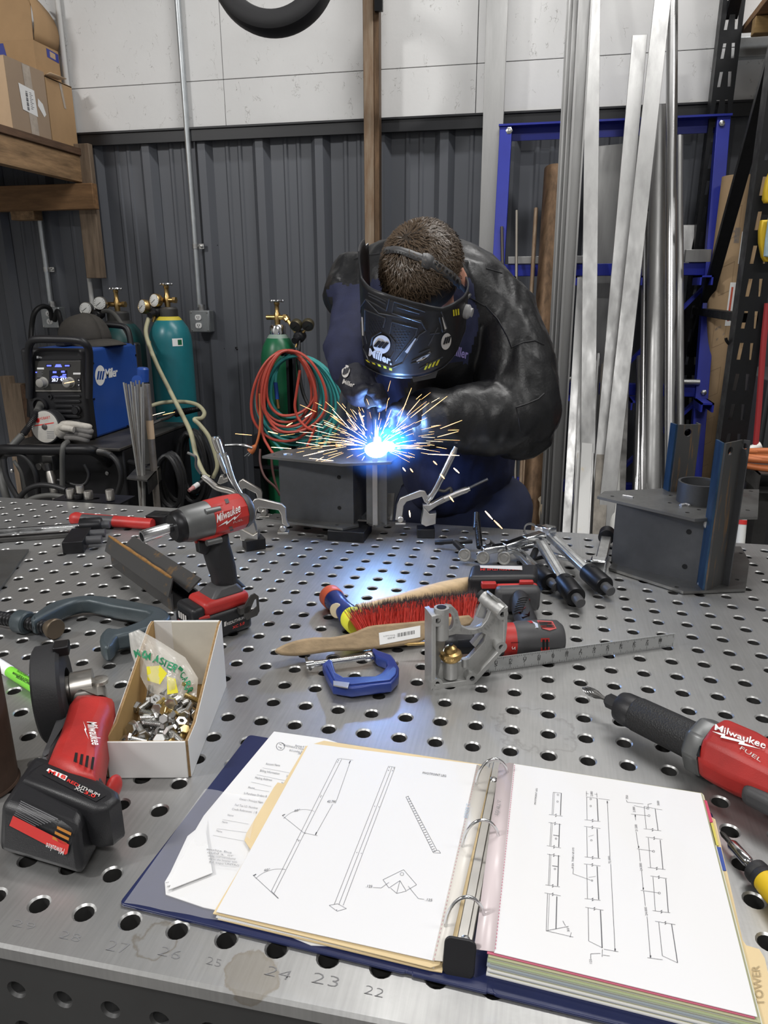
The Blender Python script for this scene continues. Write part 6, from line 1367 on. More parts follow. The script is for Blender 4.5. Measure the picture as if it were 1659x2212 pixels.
lock_clamp('rear locking clamp at the left with its levers spread open', vframe(bb+Vector((-.05,.16,0))),
    Zk([(725,850),(740,765),(790,735),(1040,880),(1062,925),(1055,1120),(1110,1170),(1040,1200),(1000,1180),(990,985),(975,935),(830,862),(795,870),(770,960),(735,920)]),
    [(lev([(440,145),(470,230),(520,390),(560,540),(620,700),(720,860)], .004), .0072),(lev([(390,150),(420,250),(470,370)], -.01), .007),(lev([(235,690),(330,760),(440,850),(620,900),(720,960)], .0), .0085)],
    Zk([(440,790),(480,690),(520,690),(530,730),(590,710),(590,770),(480,810)]), None, (572,1106),
    (('adjusting_screw', Zk([(30,370),(110,405),(150,440),(150,560),(215,660)]), .0035),))
Zr = lambda pts: zz(pts, 540, 940, .3134)
def levr(pts, h=0): return [(540+x*.3134, 940+y*.3134, h) for x, y in pts]
bR = T(922,1162); frR = vframe(bR+Vector((0,.01,0)))
tag(MB().box(-.022,.022,-.018,.018,.0005,.024, Fr((bR.x-.005,bR.y+.012,TZ),CR).M).build('spacer_block', BLACKOX, bevel=.0015), 'small black block under the right clamp jaw', 'block')
lock_clamp('locking clamp right of the arc with its levers pointing up right', frR,
    Zr([(1000,585),(1012,480),(1035,435),(1170,380),(1205,385),(1230,430),(1245,460),(1225,480),(1200,460),(1185,425),(1080,460),(1060,490),(1050,575),(1030,590)]),
    [(levr([(1225,450),(1270,385),(1320,290),(1370,190),(1420,80)], .003), .0085),(levr([(1215,500),(1320,450),(1430,400),(1515,368)], 0), .0085)],
    Zr([(1190,480),(1240,480),(1330,430),(1345,450),(1260,510),(1210,545),(1200,590),(1195,540)]), Zr([(1200,500),(1240,545),(1285,540),(1280,612),(1212,632),(1180,612),(1185,570)]), (865,1120),
    (('link', Zr([(1290,375),(1340,385),(1380,365),(1385,410),(1330,440)]), .004),('adjusting_screw', Zr([(1500,370),(1560,340),(1640,302)]), .0035)))
# ------------------------------------------------------------------ items at the far left of the table
rbh = thing('red_handled_bar', 'red and grey handled tool lying across the far left of the table', 'hand tool', loc=(0,0,0))
a, b_ = T(166,1121,.016), T(330,1133,.016); d_ = b_-a
MB().lathe([(.004,-.018),(.014,-.014),(.0185,-.004),(.018,.006),(.0145,.018)], a, d_, 20).build('knob_end', REDP, rbh)
MB().lathe([(.0145,.012),(.0145,d_.length*.5)], a, d_, 20).build('grey_grip', GREYP, rbh); MB().lathe([(.0147,d_.length*.5),(.0135,d_.length*.75),(.0145,d_.length)], a, d_, 20).build('red_grip', REDP, rbh)
MB().beam(a+d_*.06+Vector((0,.004,.011)), a+d_*.98+Vector((0,.004,.010)), .012, .006).build('red_inlay', REDP, rbh)
q = T(335,1142); hb_ = MB().box(q.x-.025,q.x+.03,q.y,q.y+.05,TZ+.0008,TZ+.034).build('hole_block', BLACKOX, bevel=.0015); tag(hb_, 'black block with two holes beside the red handled tool', 'block')
for k in range(2): MB().lathe([(.008,0),(.008,.0004)], (q.x-.008+.024*k,q.y+.025,TZ+.0342), n=14).build('hole', HOLEM, hb_)
def barclamp_end(t, a, b_, r, tip=.03, m=BLACKOX):
    d = (b_-a).normalized(); L_ = (b_-a).length
    MB().lathe([(r*.5,-.002),(r,.002),(r,L_-.004),(r*.9,L_)], a, d, 24).build('end_sleeve', m, t); MB().lathe([(r*.5,L_-.002),(r*.5,L_+tip-.002),(r*.42,L_+tip)], a, d, 18).build('stop_pin', GREYP, t)
    q = a+d*L_*.25; up = Vector((0,0,1)); MB().lathe([(r*.22,0),(r*.22,.0005)], q+up*r*1.0, up, 12).build('set_hole', HOLEM, t)
bc1 = thing('bar_clamp', 'clamp bar with bright rail and black sleeve end at the far left', 'clamp', loc=(0,0,0))
a, b_ = T(-40,1152,.024), T(173,1137,.024); MB().beam(a, b_, .020, .012).build('rail', CHROME, bc1, bevel=.002); MB().beam(a+Vector((0,-.001,.006)), b_+Vector((0,-.001,.006)), .006, .003).build('rail_rib', CHROME, bc1)
barclamp_end(bc1, T(172,1137,.021), T(220,1134,.021), .0205, .02)
bc2 = thing('flat_bar', 'dark flat bar lying in front of the bright clamp rail', 'bar', loc=(0,0,0)); a, b_ = T(-40,1168,.006), T(150,1154,.006); MB().beam(a, b_, .022, .010).build('bar', DSTEEL, bc2, bevel=.001)
sb = thing('steel_stop_block', 'black steel block with two round studs on the far left', 'block', loc=(0,0,0))
a, b_, c_ = T(136,1198), T(182,1195), T(201,1163); n_ = (c_-b_)
MB().hexa([a, b_, c_, a+n_], [v+Vector((0,0,.030)) for v in (a, b_, c_, a+n_)]).build('block', BLACKOX, sb, bevel=.002)
for f_ in (.35, .8):
    q = b_+n_*f_+Vector((0,0,.019)); MB().cyl(q, q+(b_-a).normalized()*.035, .0105, n=18).build('stud', GREYP, sb)
sp1 = [(-60,1190),(62,1186),(2,1268),(-60,1330)]; q = FLAT((0,0)); stp = fplate('steel_plate', q, [sp1], .006, PLATE, None, .0006, .0065); tag(stp, 'bare steel plate lying at the left edge of the table', 'plate')
# angle irons
a, b_ = T(243,1222), T(374,1320); d_ = (b_-a); L_ = d_.length; d_ = d_.normalized(); FA = Fr(a, d_, (0,0,1))     # y = left of travel
RANG = mat('rust_streaked_angle', (0.095,0.093,0.092), 0.5, 0.65, var=0.7, vscale=22, col2=(0.36,0.20,0.06), vcut=(.60,.72))
def prof_bar(name, pts, t, x0, x1, m, parent=None):     # open profile polyline (y,z) extruded along x
    mb = MB(); g = [[FA.w(x, y, z) for y, z in pts] for x in (x0, x1)]; return mb.sheet(g).build(name, m, parent, solid=t, smooth=False)
ch_ = tag(prof_bar('steel_channel', [(0,.036),(0,.002),(.052,.002),(.052,.030)], .004, 0, L_, RANG), 'rusty steel channel lying on the table beside the impact wrench', 'channel')
an_ = tag(prof_bar('steel_angle', [(-.010,.036),(.001,.070),(.030,.036),(.058,.056)], .004, -.004, L_+.012, RANG), 'rusty steel angle resting inside the steel channel', 'angle iron')
MB().tube([FA.w(x_*L_, .0005+.0006*(i%2), .0705) for i, x_ in enumerate((0,.1,.22,.35,.47,.6,.72,.85,.97,1.02))], [.002,.0034,.0028,.0036,.003,.0036,.0026,.0034,.0028,.002], 6).build('rust_streak', mat('orange_rust', (.30,.15,.04), .8, var=.5, vscale=90), an_)
# ------------------------------------------------------------------ big grey C-clamp
CGREY = mat('grey_blue_cast_paint', (0.060,0.078,0.088), 0.42, 0.2, var=0.3, vscale=12, bump=0.12, bscale=200)
gc_ = thing('c_clamp', 'large grey cast C-clamp with black screw lying on the table', 'clamp', loc=(0,0,0)); Fg = FLAT(T(200,1330)); Z5 = lambda pts: zz(pts, 0, 1160, .2652)
fplate('frame', Fg, [sm2(Z5([(245,650),(300,600),(430,520),(640,474),(760,468),(900,482),(1150,527),(1310,567),(1378,612),(1380,655),(1270,715),(1090,775),(960,800),(925,850),(890,888),(845,890),(812,850),(812,795),(850,745),(900,730),(960,738),(1100,692),(1180,652),(1210,622),(1185,600),(900,552),(720,510),(600,522),(480,572),(350,640),(275,680)]), 2)], .030, CGREY, gc_, .007, .036)
a, b_, c_, e_ = T(-60,1323,.020), T(36,1341,.020), T(62,1346,.020), T(110,1356,.020); thread(MB(), a, e_, .0125, .0075, 16).build('screw', BLACKOX, gc_)
MB().lathe([(.018,0),(.021,.004),(.021,(c_-b_).length*.9),(.018,(c_-b_).length)], b_, c_-b_, 20).build('collar', CGREY, gc_)
MB().lathe([(.011,-.012),(.0135,-.008),(.0185,.004),(.019,.010),(.0175,.012)], e_+Vector((.002,0,0)), (e_-a)+Vector((0.02,-.05,0)), 24).build('swivel_pad', mat('worn_bronze_pad', (.13,.10,.07), .45, .7), gc_)
text('cast_lettering', 'No. 2  Heavy', Fg.w(*Fg.px(215,1296,.0365)), Fg.w(*Fg.px(315,1312,.0365)), Fg.w(*Fg.px(216,1290,.0365)), mat('cast_relief', (.05,.065,.075), .5), gc_) if False else None
# ------------------------------------------------------------------ paint marker and rusty tube
mk = thing('paint_marker', 'green labelled paint marker with white cap on the left', 'marker', loc=(0,0,0)); a, b_ = T(-30,1418,.009), T(92,1496,.009); dd = (b_-a); LM = dd.length
LIMEM = mat('lime_label', (0.20,0.62,0.05), .4)
MB().lathe([(.0092,0),(.0092,LM*.44),(.0085,LM*.45)], a, dd, 20).build('cap', WHITEP, mk); bl = MB().lathe([(.0088,LM*.44),(.0088,LM*.95),(.007,LM)], a, dd, 20); blm = bl.mesh('barrel'); obj('barrel', blm, LIMEM, mk); MS = Surf(blm, base=.0004)
MS.text('lettering', 'WHITE PAINT MARKER', (36,1452), (72,1472), (38,1448.5), BLACKOX, mk); MS.text('lettering', 'MARQUEUR A PEINTURE', (28,1456), (70,1479), (30,1452), BLACKOX, mk, bold=.02); MS.text('lettering', 'BLANCHE', (36,1464), (66,1481), (38,1460), BLACKOX, mk, bold=.02)
q = T(34,1697)-CR*.042; zt5 = at(0,1462,Y=q.y).z-TZ; rt = thing('rusty_pipe', 'rusty brown steel pipe standing upright at the left edge', 'pipe', loc=(q.x, q.y, TZ))
DRUST = mat('deep_rust', (.085,.05,.035), .7, .3, var=.5, vscale=14, bump=.3)
MB().lathe([(.042,.0008),(.042,zt5),(.036,zt5),(.036,.0008),(.042,.0008)], n=36, cap=False).build('pipe_wall', DRUST, rt); MB().lathe([(.043,zt5*.0+.001),(.044,.003),(.043,.006)], n=36).build('weld_ring', DRUST, rt)
# ------------------------------------------------------------------ angle grinder
ag = thing('angle_grinder', 'red and black cordless angle grinder with large battery in the foreground', 'angle grinder', loc=(0,0,0)); Z6 = lambda pts: zz(pts, 0, 1380, .2441)
A, B, C_ = T(-4,1852), T(182,1908), T(263,1750); e2 = (C_-B); D_ = A+e2
up = lambda p, h, t=0: p+Vector((0,0,h))
Bt = .058
lo_ = [up(A,.006), up(B,.006), up(C_,.006), up(D_,.006)]; hi_ = [A.lerp(B,.06)+e2*.10+Vector((0,0,Bt+.004)), B+(A-B)*.05+e2*.10+Vector((0,0,Bt)), C_+(D_-C_)*.06-e2*.25+Vector((0,0,Bt+.012)), D_+(C_-D_)*.1-e2*.22+Vector((0,0,Bt+.016))]
abm = MB().hexa(lo_, hi_); abo = abm.build('battery', BLACK, ag, bevel=.009, seg=3)
ABS = Surf(abm.mesh('t'), base=.0008)
ABS.poly('rating_label', Z6([(165,1425),(205,1420),(690,1660),(600,1918),(85,1650)]), BLACK, ag); ABS.poly('red_band', Z6([(125,1560),(500,1750),(620,1815),(600,1912),(90,1650)]), REDL, ag, .0006)
ABS.text('label_lettering', 'Milwaukee', Z6([(585,1850)])[0], Z6([(425,1795)])[0], Z6([(570,1905)])[0], WHITEP, ag, h=.0012)
for k in range(8):
    x0_, y0_ = 185-12*k*.6, 1440+15*k; ABS.poly('label_text_line', Z6([(x0_,y0_),(x0_+330-20*k,y0_+160-8*k),(x0_+330-20*k,y0_+166-8*k),(x0_,y0_+6)]), GREYPR, ag, .0006)
for k in range(3): ABS.poly('orange_mark', Z6([(515-20*k,1650+45*k),(640-20*k,1710+45*k),(635-20*k,1735+45*k),(512-20*k,1675+45*k)]), mat('orange_print2', (.5,.2,.03), .5), ag, .0006)
# middle housing (battery foot) with label
FG = Fr((0,0,TZ), (1,0,0)); 
ft = MB(); top_ = Z6([(400,1060),(640,1120),(860,1210),(1060,1390),(1075,1440),(780,1560),(160,1290),(215,1150)])
fplate('battery_foot', FG, [Z6([(395,1060),(620,1125),(860,1215),(1045,1330),(1065,1400),(960,1480),(820,1500),(180,1240),(240,1160)])], .055, BLACK, ag, .008, .072)
ft_ = lambda x, y, h=.0728: FG.w(*FG.px(x*.2441, 1380+y*.2441, h))
MB().add([ft_(395,1120),ft_(940,1385),ft_(850,1440),ft_(375,1200)], [(0,1,2,3)]).build('name_plate', BLACK, ag)
MB().add([ft_(410,1165,.0732),ft_(430,1145,.0732),ft_(598,1215,.0732),ft_(575,1255,.0732)], [(0,1,2,3)]).build('badge', WHITEP, ag)
text('lettering', 'M18', ft_(425,1185,.0736), ft_(575,1245,.0736), ft_(438,1155,.0736), REDL, ag, bold=.03)
text('lettering', 'RED', ft_(590,1262,.0734), ft_(690,1312,.0734), ft_(605,1240,.0734), REDL, ag, bold=.02); text('lettering', 'LITHIUM', ft_(692,1312,.0734), ft_(875,1398,.0734), ft_(705,1290,.0734), SILV, ag, bold=.02); text('lettering', 'XC', ft_(655,1330,.0734), ft_(735,1365,.0734), ft_(668,1305,.0734), SILV, ag, bold=.02); text('lettering', '3.0', ft_(742,1368,.0734), ft_(838,1410,.0734), ft_(755,1343,.0734), REDL, ag, bold=.02)
MB().ball(T(246,1700,.045), (.007,.014,.014)).build('release_button', REDP, ag)
hs_ = fplate('body_housing', FG, [Z6([(400,1055),(450,930),(510,800),(560,660),(595,540),(650,470),(800,455),(1000,480),(985,590),(940,690),(900,900),(855,1215),(585,1140)])], .066, REDP, ag, .016, .080)
fplate('grip_side', FG, [Z6([(340,1060),(370,960),(440,850),(500,760),(540,660),(580,620),(600,640),(500,900),(430,1060)])], .05, GREYP, ag, .010, .062)
dg = Z6([(640,470),(720,330),(750,285),(800,278),(890,325),(935,375),(945,470),(1000,490),(800,458)])
fplate('gear_head', FG, [dg], .062, NICKEL, ag, .012, .078)
q = FG.w(*FG.px(880*.2441, 1380+375*.2441, .079)); MB().lathe([(.012,-.002),(.012,.003),(.009,.004)], q, (0,0,1), 20).lathe([(.005,.004),(.005,.0045)], q, (0,0,1), 6).build('spindle_screw', NICKEL, ag)
HDG = lambda x, y, h=.0806: FG.w(*FG.px(x*.2441, 1380+y*.2441, h))
text('lettering', 'Milwaukee', HDG(770,735), HDG(815,940), HDG(855,735), WHITEP, ag, bold=.012, shear=.2)
MB().add([HDG(735,725),HDG(765,800),HDG(760,815),HDG(785,890),HDG(745,800),HDG(755,790)], [(0,1,2,3,4,5)]).build('lightning_mark', WHITEP, ag)
for k in range(4): MB().add([HDG(665+50*k,1005+13*k),HDG(688+50*k,1008+13*k),HDG(678+48*k,1095+22*k),HDG(650+50*k,1085+22*k)], [(0,1,2,3)]).build('vent_slot', HOLEM, ag)
# wheel guard: short drum standing on edge, with disc inside
gcn = at(112, 1487, Y=.335); gax = Vector((.86,.50,.06)).normalized(); rg_ = .066; gcn = T(120,1500,.064)
gcn = Vector((gcn.x+.0, gcn.y, TZ+.068))
MB().lathe([(.030,.018),(rg_-.004,.017),(rg_,.013),(rg_,-.016),(rg_-.004,-.019),(rg_-.006,-.016),(rg_-.006,.010),(.030,.012),(.030,.018)], gcn, gax, 48, False).build('wheel_guard', RUBBER, ag)
MB().lathe([(.001,-.0015),(.058,-.0015),(.058,.0015),(.001,.0015)], gcn-gax*.006, gax, 48).build('cutting_disc', mat('abrasive_brown', (.09,.075,.06), .8), ag)
MB().lathe([(.018,-.012),(.018,.02),(.022,.022),(.022,.05)], gcn, gax, 24).build('spindle_neck', NICKEL, ag); MB().box(-.01,.01,-.012,.012,-.006,.008, Fr(gcn+gax*.016+Vector((0,0,rg_-.004)), gax).M).build('guard_clamp', BLACKOX, ag, bevel=.002)
# ------------------------------------------------------------------ die grinder
dgz = thing('die_grinder', 'red and black cordless die grinder with burr bit at the right edge', 'die grinder', loc=(0,0,0)); A, B = T(1319,1515,.034), T(1507,1606,.040); d_ = (B-A); L_ = d_.length; d_.normalize()
Zd = lambda x, y: (1200+x*.2767, 1440+y*.2767)
tip = T(1258,1486,.034); bd = (A-tip); bl_ = bd.length
MB().lathe([(.001,0),(.0035,.006),(.0062,.016),(.0062,.024),(.0035,.032),(.003,.034),(.003,bl_+.004)], tip, bd, 16).build('burr_bit', DSTEEL, dgz)
fl = MB()
for k in range(12):
    for s_ in (1,-1): fl.tube([tip+bd.normalized()*(.004+.028*i/8) + (lambda t,b: (t*math.cos(k*PI/6+s_*i*.28)+b*math.sin(k*PI/6+s_*i*.28))*(.0030+.0034*math.sin(PI*min(1,(i+1)/9))))(Vector((0,0,1)), bd.normalized().cross(Vector((0,0,1)))) for i in range(9)], .0004, 4)
fl.build('burr_teeth', CHROME, dgz)
MB().lathe([(.0085,-.006),(.0105,-.004),(.0105,.012)], A, d_, 6).lathe([(.0095,.010),(.0095,.02)], A, d_, 16).build('collet_nut', BLACKOX, dgz)
MB().lathe([(.012,.014),(.0205,.017),(.0225,.024),(.0230,.040),(.0225,.042)], A, d_, 28).build('nose', BLACK, dgz)
GRIPM = mat('knurled_rubber', (.014,.014,.015), .55); 
def knurl(m):
    nt = m.node_tree; b = nt.nodes['Principled BSDF']; N = nt.nodes.new; L = nt.links.new; tc = N('ShaderNodeTexCoord'); v = N('ShaderNodeTexVoronoi'); v.inputs['Scale'].default_value = 450; L(tc.outputs['Object'], v.inputs[0]); bp = N('ShaderNodeBump'); bp.inputs['Strength'].default_value = .6; bp.inputs['Distance'].default_value = .001; L(v.outputs[0], bp.inputs['Height']); L(bp.outputs[0], b.inputs['Normal'])
knurl(GRIPM)
MB().lathe([(.0225,.041),(.0238,.046),(.0245,L_*.9),(.026,L_*.99)], A, d_, 28).build('grip', GRIPM, dgz)
MB().lathe([(.0262,L_*.95),(.036,L_*1.0),(.0375,L_*1.02),(.0375,L_*1.02+.018),(.036,L_*1.02+.02)], A, d_, 8).build('collar', BTXT, dgz, bevel=.003)
rbm = MB().lathe([(.0355,L_*1.02+.018),(.041,L_*1.02+.024),(.0415,L_*1.02+.06),(.034,L_*1.02+.12),(.032,L_*1.02+.2)], A+Vector((0,0,.004)), d_, 10); rbme = rbm.mesh('motor_housing'); obj('motor_housing', rbme, REDP, dgz, bevel=.005, ang=25); RBS = Surf(rbme, base=.0012)
RBS.text('lettering', 'Milwaukee', Zd(1245,500), Zd(1640,650), Zd(1235,450), WHITEP, dgz, bold=.012, shear=.25); RBS.text('lettering', 'FUEL', Zd(1438,650), Zd(1600,752), Zd(1455,628), SILV, dgz, bold=.0)
RBS.poly('lightning_mark', [Zd(*p) for p in ((1225,512),(1330,535),(1325,550),(1480,590),(1475,605),(1600,650),(1430,612),(1440,597),(1290,560),(1300,545))], WHITEP, dgz)
for x0_, y0_ in ((1090,600),(1118,612),(1075,725),(1103,738)): RBS.poly('vent_slot', [Zd(x0_,y0_),Zd(x0_+20,y0_+6),Zd(x0_+12,y0_+95),Zd(x0_-8,y0_+85)], HOLEM, dgz, .0006)
pq = A+d_*(L_*1.02+.075)+Vector((-.018,-.024,-.008)); MB().beam(pq, pq+d_*.14, .030, .026).build('paddle_switch', GREYP, dgz, bevel=.009, seg=3)
# ------------------------------------------------------------------ yellow screwdriver
sd_ = thing('screwdriver', 'yellow handled screwdriver with bit holder at the right edge', 'screwdriver', loc=(0,0,0)); A, B = T(1583,1826,.013), T(1652,1902,.016); d_ = (B-A); dn = d_.normalized()
MB().lathe([(.0015,-.022),(.0028,-.018),(.003,0)], A, dn, 8).build('bit', DSTEEL, sd_); MB().lathe([(.004,-.004),(.0062,0),(.0062,.026),(.005,.028)], A, dn, 20).build('bit_holder', CHROME, sd_)
MB().lathe([(.004,.026),(.004,.036)], A, dn, 16).build('shaft', CHROME, sd_); MB().lathe([(.006,.034),(.0125,.038),(.013,.043),(.0115,.046),(.013,.049),(.013,.054)], A, dn, 24).build('collar', RUBBER, sd_); MB().lathe([(.0125,.053),(.0135,.065),(.0135,.14),(.012,.15)], A, dn, 24).build('handle', YEL, sd_)
# ------------------------------------------------------------------ drill lying on its side
dr = thing('cordless_drill', 'red and black cordless drill lying on its side behind the casting', 'drill', loc=(0,0,0)); Z3 = lambda x, y: (680+x*.3376, 1200+y*.3376)
A, B = T(958,1388,.028), T(1214,1376,.031); ax = (B-A); L_ = ax.length; dn = ax.normalized()
MB().lathe([(.010,0),(.015,.004),(.021,.022),(.0215,L_*.26)], A, dn, 10).build('chuck', BLACK, dr, bevel=.001); MB().lathe([(.0222,L_*.24),(.0222,L_*.30),(.024,L_*.42)], A, dn, 28).build('chuck_sleeve', GREYP, dr)
MB().lathe([(.0245,L_*.42),(.0255,L_*.44),(.0255,L_*.50)], A, dn, 28).build('torque_ring', BTXT, dr); MB().lathe([(.027,L_*.49),(.0285,L_*.52),(.0285,L_*.60)], A, dn, 28).build('red_collar', REDP, dr)
dbm = MB().lathe([(.0285,L_*.59),(.0305,L_*.62),(.031,L_*.85),(.029,L_*.96),(.022,L_*1.0)], A, dn, 28); dbme = dbm.mesh('motor_housing'); obj('motor_housing', dbme, GREYP, dr); DS = Surf(dbme, base=.0006)
DS.poly('vent_panel', [Z3(1420,420),Z3(1520,425),Z3(1545,470),Z3(1500,482),Z3(1455,470)], REDP, dr)
for k in range(4): DS.poly('vent_slot', [Z3(1430+6*k,428+10*k),Z3(1515+6*k,432+9*k),Z3(1517+6*k,436+9*k),Z3(1433+6*k,433+10*k)], HOLEM, dr, .0012)
DS.poly('side_vent', [Z3(1445,530),Z3(1500,528),Z3(1500,605),Z3(1445,608)], REDP, dr); DS.poly('vent_slot', [Z3(1455,538),Z3(1470,537),Z3(1470,598),Z3(1455,600)], HOLEM, dr, .0012); DS.poly('vent_slot', [Z3(1478,537),Z3(1492,536),Z3(1492,597),Z3(1478,598)], HOLEM, dr, .0012)
DS.poly('label', [Z3(1255,418),Z3(1385,422),Z3(1425,440),Z3(1430,465),Z3(1280,472)], WHITEP, dr); DS.poly('label_band', [Z3(1258,418),Z3(1385,422),Z3(1400,436),Z3(1265,438)], REDL, dr, .0012)
RS = Surf(MB().lathe([(.0285,L_*.40),(.0285,L_*.60)], A, dn, 28).mesh('t'), base=.0012); RS.poly('gear_window', [Z3(1255,555),Z3(1305,553),Z3(1305,625),Z3(1255,628)], BLACK, dr); RS.text('gear_number', '2', Z3(1280,578), Z3(1280,596), Z3(1258,578), WHITEP, dr, h=.002)
bitm = MB().lathe([(.0005,-.070),(.0028,-.064),(.0028,-.01)], A+dn*.004, dn, 10); bitm.build('drill_bit', BRASS, dr)
hb0 = A+dn*L_*.74+Vector((0,.012,.0)); bt0 = T(1118,1290,.03)
gm = MB()
for k in range(14):
    f_ = k/13; q = hb0.lerp(bt0, f_); gm.ball((q.x,q.y,q.z), (.020,.020,.024), None, 14, 10)
obj('grip', voxel(gm,'grip',.006,3), RUBBER, dr); gme = [o for o in COL.objects if o.parent == dr and o.name.startswith('grip')][0].data; GSf = Surf(gme, base=.001)
for k in range(7): GSf.ridge(MB(), [Z3(1275+8*k*.6,372-15*k), Z3(1300+8*k*.6,362-15*k), Z3(1330+8*k*.6,360-15*k)], .0018, 6, 0, 4).build('grip_rib', RUBBER, dr)
GSf.poly('red_inlay', [Z3(1345,340),Z3(1372,280),Z3(1385,285),Z3(1375,390),Z3(1330,405),Z3(1240,405),Z3(1250,378),Z3(1310,372)], REDP, dr)
a, b_ = T(1008,1308), T(1158,1306); yb_ = a.y; ht = at(1006,1246,Y=yb_).z-TZ; c_ = at(1150,1219,Z=TZ+ht); dv = Vector((0,.072,0)) + CFW*0
dbat = MB().hexa([up(a,.001), up(b_,.001), up(b_+dv,.001), up(a+dv,.001)], [up(a,ht), up(b_,ht), up(b_+dv,ht), up(a+dv,ht)]); dbo = dbat.build('battery', BLACK, dr, bevel=.010, seg=3)
DBS = Surf(dbat.mesh('t'), base=.0008)
DBS.poly('badge_strip', [Z3(1055,68),Z3(1325,72),Z3(1328,98),Z3(1060,84)], SILV, dr); DBS.text('lettering', 'REDLITHIUM', Z3(1250,80), Z3(1060,82), Z3(1250,98), REDL, dr, h=.0006); DBS.text('lettering', 'M18', Z3(1322,82), Z3(1262,82), Z3(1322,98), REDL, dr, h=.0006, bold=.02)
MB().beam(T(1040,1262,.05)+Vector((0,-.004,0)), T(1072,1262,.05)+Vector((0,-.004,0)), .014, .012).build('release_button', REDP, dr, bevel=.002)
MB().beam(T(1072,1268,.045)+Vector((0,-.006,0)), T(1160,1266,.045)+Vector((0,-.006,0)), .014, .016).build('battery_mount', REDP, dr, bevel=.004); MB().beam(T(1070,1290,.03)+Vector((0,-.008,0)), T(1165,1287,.03)+Vector((0,-.008,0)), .03, .05).build('foot', GREYP, dr, bevel=.01)
MB().beam(T(1122,1256,.058)+Vector((0,-.004,0)), T(1152,1256,.058)+Vector((0,-.004,0)), .010, .008).build('hook_bracket', REDP, dr, bevel=.002)
# ------------------------------------------------------------------ soft face hammer
hm2 = thing('soft_face_hammer', 'wood handled hammer with orange and yellow soft faces', 'hammer', loc=(0,0,0)); A, B = T(716,1290,.024), T(765,1340,.024); ax = B-A; L_ = ax.length
ORG = mat('orange_rubber_face', (.72,.13,.06), .5, var=.15, vscale=30); HYEL = mat('yellow_rubber_face', (.78,.78,.05), .5, var=.15, vscale=30); HBLU = mat('blue_hammer_head', (.02,.04,.19), .25, .3)
MB().lathe([(.020,-.012),(.0225,-.008),(.0225,.012),(.021,.014)], A, ax, 28).build('orange_face', ORG, hm2); MB().lathe([(.0195,.012),(.021,.018),(.018,L_*.4),(.018,L_*.6),(.021,L_-.016),(.0195,L_-.010)], A, ax, 28).build('head', HBLU, hm2); MB().lathe([(.021,L_-.014),(.0225,L_-.010),(.0225,L_+.010),(.019,L_+.016)], A, ax, 28).build('yellow_face', HYEL, hm2)
mid = A+ax*.5; q = mid+Vector((-.3,-.9,.15)).normalized()*.017; MB().lathe([(.014,0),(.014,.004),(.011,.005)], q, (-.3,-.9,.15), 20).build('handle_end', mat('pale_end_grain', (.5,.42,.28), .7), hm2)
WOODH = mat('pale_hickory', (.62,.45,.26), .45, var=.25, vscale=6, stretch=(2,14,14), bump=.05); hA = T(772,1318,.022); hB = T(1012,1262,.026)
P_ = [hA.lerp(hB,f_) for f_ in (0,.15,.3,.45,.6,.75,.9,1)]; hmb = MB().tube(P_, [.0115,.0120,.0125,.0140,.0165,.0175,.0168,.015], 16); hme_ = hmb.mesh('handle'); obj('handle', hme_, WOODH, hm2, ang=80); HHS = Surf(hme_, base=.0005)
HHS.poly('print_band', [(812,1287),(872,1275),(873,1280),(813,1292)], mat('blue_wood_print', (.03,.06,.28), .5), hm2); HHS.text('lettering', 'ESTWING', (814,1289.5), (871,1277.5), (813,1283), WHITEP, hm2, bold=.02, h=.0006); HHS.poly('print_band', [(915,1261),(953,1254),(956,1259),(918,1265)], MATS['blue_wood_print'], hm2); HHS.text('lettering', 'PRO', (929,1261.5), (946,1258), (928,1256.5), WHITEP, hm2, bold=.02, h=.0006)
# ------------------------------------------------------------------ bench brush
br_ = thing('bench_brush', 'wooden bench brush with red bristles lying in front of the hammer', 'brush', loc=(0,0,0)); bx_ = Vector((.873,.488,0)); FB = Fr(T(800,1408,.002), bx_, Vector((.488*.86,-.873*.86,.5)))
WOODB = mat('worn_brush_wood', (.40,.29,.17), .65, var=.45, vscale=6, stretch=(2,10,10), bump=.08)
fplate('handle', FB, [sm2([(596,1405),(610,1394),(640,1383),(680,1376),(715,1376),(745,1371),(770,1364),(795,1353),(830,1348),(920,1340),(1014,1328),(1017,1350),(960,1364),(905,1388),(850,1397),(780,1404),(730,1405),(690,1410),(645,1416),(610,1414)], 2)], .024, WOODB, br_, .004, .012)
stp = lambda x, y: FB.w(*FB.px(x, y, .0126)); Zs = lambda x, y: (800+x*.09644, 1330+y*.09644)
MB().add([stp(*Zs(190,385)),stp(*Zs(1120,220)),stp(*Zs(1120,480)),stp(*Zs(210,655))], [(0,1,2,3)]).build('price_label', WHITEP, br_)
st2 = lambda x, y: FB.w(*FB.px(*Zs(x,y), .0130))
text('label_number', '59-5020', st2(550,465), st2(385,495), st2(552,500), BLACKOX, br_); text('label_text', 'Rainier,Level A', st2(550,420), st2(290,450), st2(552,448), GREYPR, br_)
bcd = MB()
for k in range(18): x_ = 600+22*k; bcd.add([st2(x_,395-4.0*k),st2(x_+4+(k*7)%10,394-4.0*k),st2(x_+4+(k*7)%10,480-4.2*k),st2(x_,481-4.2*k)], [(0,1,2,3)])
bcd.build('barcode', BLACKOX, br_)
BRED = mat('red_bristle', (.60,.05,.035), .5); BTIP = mat('dark_bristle_tip', (.045,.03,.032), .6); rd = random.Random(3); b1, b2 = MB(), MB(); bk = FB.z*-1
e0, e1_ = FB.w(*FB.px(782,1367,-.004)), FB.w(*FB.px(1018,1333,-.004)); bup = (Vector((0,0,.80))+CFW*.42).normalized()
